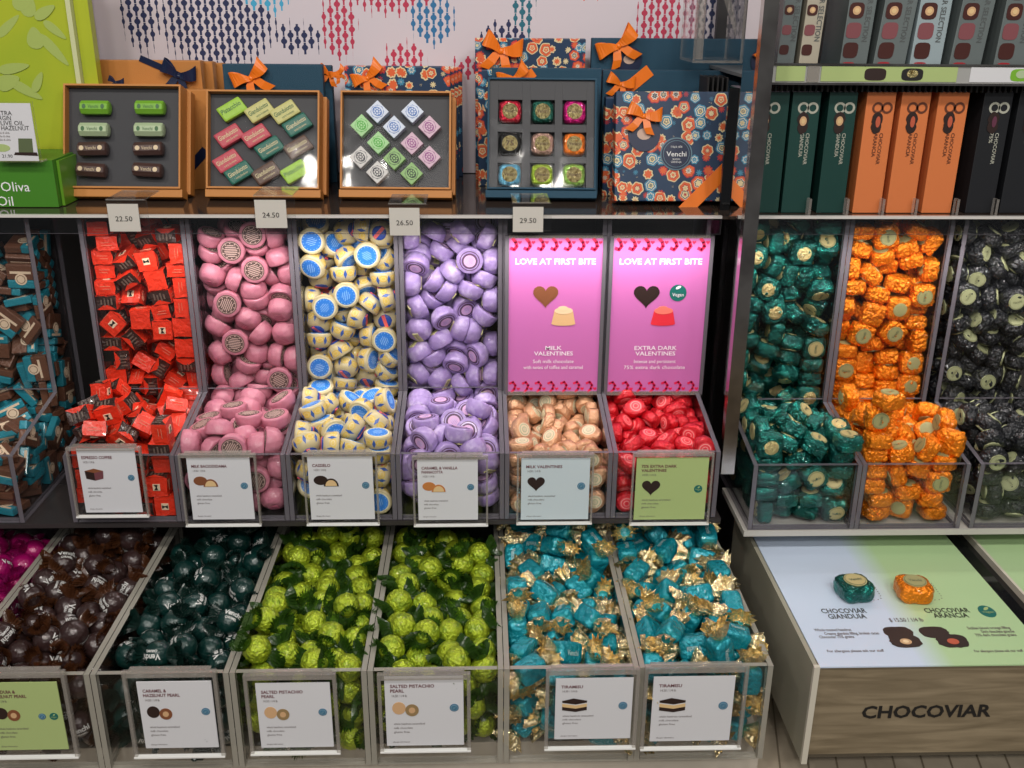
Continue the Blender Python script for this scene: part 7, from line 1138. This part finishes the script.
m = mb(); m.box(sx(807), sx(819), 1.1818, 1.1834, zb+.001, zt-.0005, FRAME); m.build('clear_clip', t)
for px, c1, c2 in ((875, BR1, None), (912, BLACK, GO), (1021, LG, PG)):
    m = mb(); rnd = random.Random(px); cx = sx(px); cz = (zt+zb)/2
    m.plate([(cx+.0125*(abs(math.cos(a))**4+abs(math.sin(a))**4)**-.25*math.cos(a), cz+.0068*(abs(math.cos(a))**4+abs(math.sin(a))**4)**-.25*math.sin(a)) for a in [2*math.pi*k/24 for k in range(24)]], 1.1822, .0003, c1)
    if c2: m.ell(cx, cz+.001, .0065, .0045, 1.1819, c2)
    m.build('product_picture', t)
m = mb()
for k in range(70): m.box(.325+k*.0068, .3272+k*.0068, 1.2, 1.21, -.097, -.0856, BLACK)
m.build('ribbed_underside', t)
SL = pmat('silver_sleeve', (.17, .20, .20), .35, .3); SLC = pmat('ivory_sleeve', (.42, .38, .3), .4); SLB = pmat('icy_sleeve', (.36, .44, .47), .3, .2)
CH1 = pmat('print_choc_dark', (.06, .015, .012), .4); CH2 = pmat('print_choc_pink', (.22, .07, .08), .4); CH3 = pmat('print_choc_red', (.35, .02, .03), .4)
sl = [(776, 793, SL, 'silver sleeve beside the steel post'), (798, 817, SLC, 'ivory sleeve second from the steel post'), (839, 866, SL, 'silver sleeve right of the ivory one'), (872, 904, SL, 'silver sleeve over the middle orange carton'), (909, 940, SLB, 'icy pale sleeve brighter than its neighbours'), (948, 980, SL, 'silver sleeve right of the icy pale one'), (993, 1024, SL, 'silver sleeve in the top right corner')]
for k, (a, b, mat, label) in enumerate(sl):
    Y = 1.20; A = atY(a, 64, Y); B = atY(b, 64, Y); x0, x1 = A.x, B.x; w = x1-x0; z0 = -.0812; z1 = .075; cx = (x0+x1)/2
    lean = .07 if k in (3, 5) else .04
    M = Matrix.Translation((cx, Y, z0)) @ Matrix(((1, 0, lean, 0), (0, 1, 0, 0), (0, 0, 1, 0), (0, 0, 0, 1)))
    t = thing('chocolate_sleeve', 'tall '+label, 'sleeve box', (cx, Y, z0), 'tall sleeves on the upper right shelf')
    m = mb(M); m.rbox(-w/2, w/2, 0, .07, 0, z1-z0, mat, .0008); cd = m.build('sleeve_body', t)
    for q in range(6):
        m = mb(M); z = .009+q*.0215; x = -w*.18; r = min(.009, w*.27)
        c = (CH3, CH1, CH2, CH1, CH2, CH1)[q]
        m.plate([(x+r*(abs(math.cos(u))**4+abs(math.sin(u))**4)**-.25*math.cos(u), z+r*1.0*(abs(math.cos(u))**4+abs(math.sin(u))**4)**-.25*math.sin(u)) for u in [2*math.pi*v/20 for v in range(20)]], -.0006, .0004, c)
        if q == 3: m.ell(x, z, r*.55, r*.55, -.0010, TANP); m.ell(x, z, r*.3, r*.3, -.0013, CRM)
        m.build('chocolate_picture', cd)
    m = mb(M); vs, fs = text_data('CHOCOVIAR SELECTION', .015); xs = [p[0] for p in vs]; kk = .085/(max(xs)-min(xs))
    m.add([(w*.27+(p[1]-.35)*.0085, -.0005, .125-(p[0]-min(xs))*kk) for p in vs], fs, pmat('sleeve_ink', (.1, .11, .11), .4)); m.build('name_lettering', cd)
o = mb().box(.33, 1.0, 1.46, 1.47, -.24, .3, DARK).build('cabinet_back'); tag(o, 'dark back of the right shelves behind the tall cartons', 'back panel')

# ------------------------------------------------------------------ candies
SPEC = {
 'm0': ('chocolate_tablet', 'slab', 'tablet', 'left teal-brown bin', 'brown and teal tablets', ('front on', 'edge on', 'back out')),
 'm1': ('cube_chocolate', 'cube', 'red cube', 'red bin', 'red cube chocolates', ('emblem out', 'side on', 'back out')),
 'm2': ('dome_chocolate', 'pinkdome', 'pink dome', 'pink bin', 'pink dome chocolates', ('crown out', 'side on', 'base label out')),
 'm3': ('dome_chocolate', 'yellowdome', 'lemon dome', 'lemon bin', 'lemon print dome chocolates', ('crown out', 'side on', 'blue base out')),
 'm4': ('dome_chocolate', 'purpledome', 'lilac dome', 'lilac bin', 'lilac dome chocolates', ('crown out', 'side on', 'base label out')),
 'm5': ('heart_chocolate', 'tanheart', 'peach heart', 'peach bin', 'peach foil hearts', ('label out', 'edge on', 'label out')),
 'm6': ('heart_chocolate', 'redheart', 'scarlet heart', 'scarlet bin', 'scarlet foil hearts', ('label out', 'edge on', 'label out')),
 'r0': ('foil_chocolate', 'greenfoil', 'emerald foil', 'emerald bin', 'emerald foil chocolates', ('seal out', 'side on', 'gold seal out')),
 'r1': ('foil_chocolate', 'orangefoil', 'orange foil', 'orange bin', 'orange foil chocolates', ('seal out', 'side on', 'back out')),
 'r2': ('foil_chocolate', 'blackfoil', 'black foil', 'black bin', 'black foil chocolates', ('seal out', 'side on', 'seal out')),
 'b0': ('pearl_sweet', 'pinkpearl', 'magenta pearl', 'magenta bin', 'magenta pearls', ('logo out', 'turned', 'back out')),
 'b1': ('pearl_sweet', 'brownpearl', 'cocoa pearl', 'cocoa bin', 'cocoa brown pearls', ('logo out', 'turned', 'back out')),
 'b2': ('pearl_sweet', 'greenpearl', 'bottle green pearl', 'bottle green bin', 'bottle green pearls', ('logo out', 'turned', 'back out')),
 'b3': ('pearl_sweet', 'limepearl', 'lime pearl', 'left lime bin', 'lime pearls in the left bin', ('face up', 'turned', 'upturned')),
 'b4': ('pearl_sweet', 'limepearl', 'lime pearl', 'right lime bin', 'lime pearls in the right bin', ('face up', 'turned', 'upturned')),
 'b5': ('twist_sweet', 'teal', 'turquoise sweet', 'left turquoise bin', 'turquoise sweets in the left bin', ('logo out', 'turned', 'back out')),
 'b6': ('twist_sweet', 'teal', 'turquoise sweet', 'right turquoise bin', 'turquoise sweets in the right bin', ('logo out', 'turned', 'back out')),
}
pack(SPEC, DATA)
# two samples glued on the counter top
for px, py, kind, nm, rz in ((854, 588, 'greenfoil', 'emerald foil sample chocolate standing on the blue counter print', 8), (913.5, 589, 'orangefoil', 'orange foil sample chocolate standing on the green counter print', -6)):
    P = atZ(px, py, CZ+.010); root, ch = make_candy('sample_chocolate', kind, 1)
    COL.objects.link(root); root.location = P+Vector((0, 0, H)); root.rotation_euler = (0, 0, R(rz)); root.scale = (1.25, 1.25, 1.1)
    for c in list(ch):
        if c.name.startswith('gold_seal'): bpy.data.objects.remove(c); continue
        COL.objects.link(c)
    tag(root, nm, 'wrapped chocolate', 'sample chocolates on the counter')

# ------------------------------------------------------------------ light and camera
def area(name, loc, size, power, col=(1, .95, .88), target=None, sy=None):
    l = bpy.data.lights.new(name, 'AREA'); l.energy = power; l.size = size; l.color = col
    if sy: l.shape = 'RECTANGLE'; l.size_y = sy
    o = bpy.data.objects.new(name, l); COL.objects.link(o); o.location = Vector(loc)+Vector((0, 0, H))
    d = Vector(target or (loc[0], loc[1], -2))-Vector(loc); o.rotation_euler = d.to_track_quat('-Z', 'Y').to_euler()
    return o
for x, y in ((-1.2, -.2), (-.4, -.35), (.4, -.2), (1.2, -.3), (-.8, -1.3), (.1, -1.4), (1.0, -1.3)):
    area('ceiling_spot', (x, y, 1.35), .13, 8.8, target=(x*.35, 1.05, -.45))
area('front_fill', (0, -1.7, 1.15), 2.2, 19, (1, .97, .94), (0, 1.0, -.5), 1.0)  # added frontal fill from behind the camera, brightens the tower fronts
area('shelf_strip_light', (-.09, 1.16, -.268), .75, .95, (1, .93, .9), (-.09, 1.19, -.6), .008)
area('cabinet_strip_light', (.55, 1.16, -.268), .45, .5, (1, .93, .9), (.55, 1.19, -.6), .008)
wd = bpy.data.worlds.new('room_light'); sc.world = wd; wd.use_nodes = True
bg = wd.node_tree.nodes['Background']; bg.inputs[0].default_value = (.80, .82, .86, 1); bg.inputs[1].default_value = .15
cam = bpy.data.cameras.new('camera'); co = bpy.data.objects.new('camera', cam); COL.objects.link(co)
cam.sensor_width = 36; cam.lens = FP/1024*36; cam.clip_start = .02
co.matrix_world = Matrix.Translation((0, 0, H)) @ CM.to_4x4()
sc.camera = co
for o in sc.objects:
    if 'lime' in o.keys(): del o['lime']
sc.view_settings.view_transform = 'Standard'; sc.view_settings.look = 'None'; sc.view_settings.gamma = 1
sc.view_settings.use_curve_mapping = False; sc.view_settings.exposure = -.15
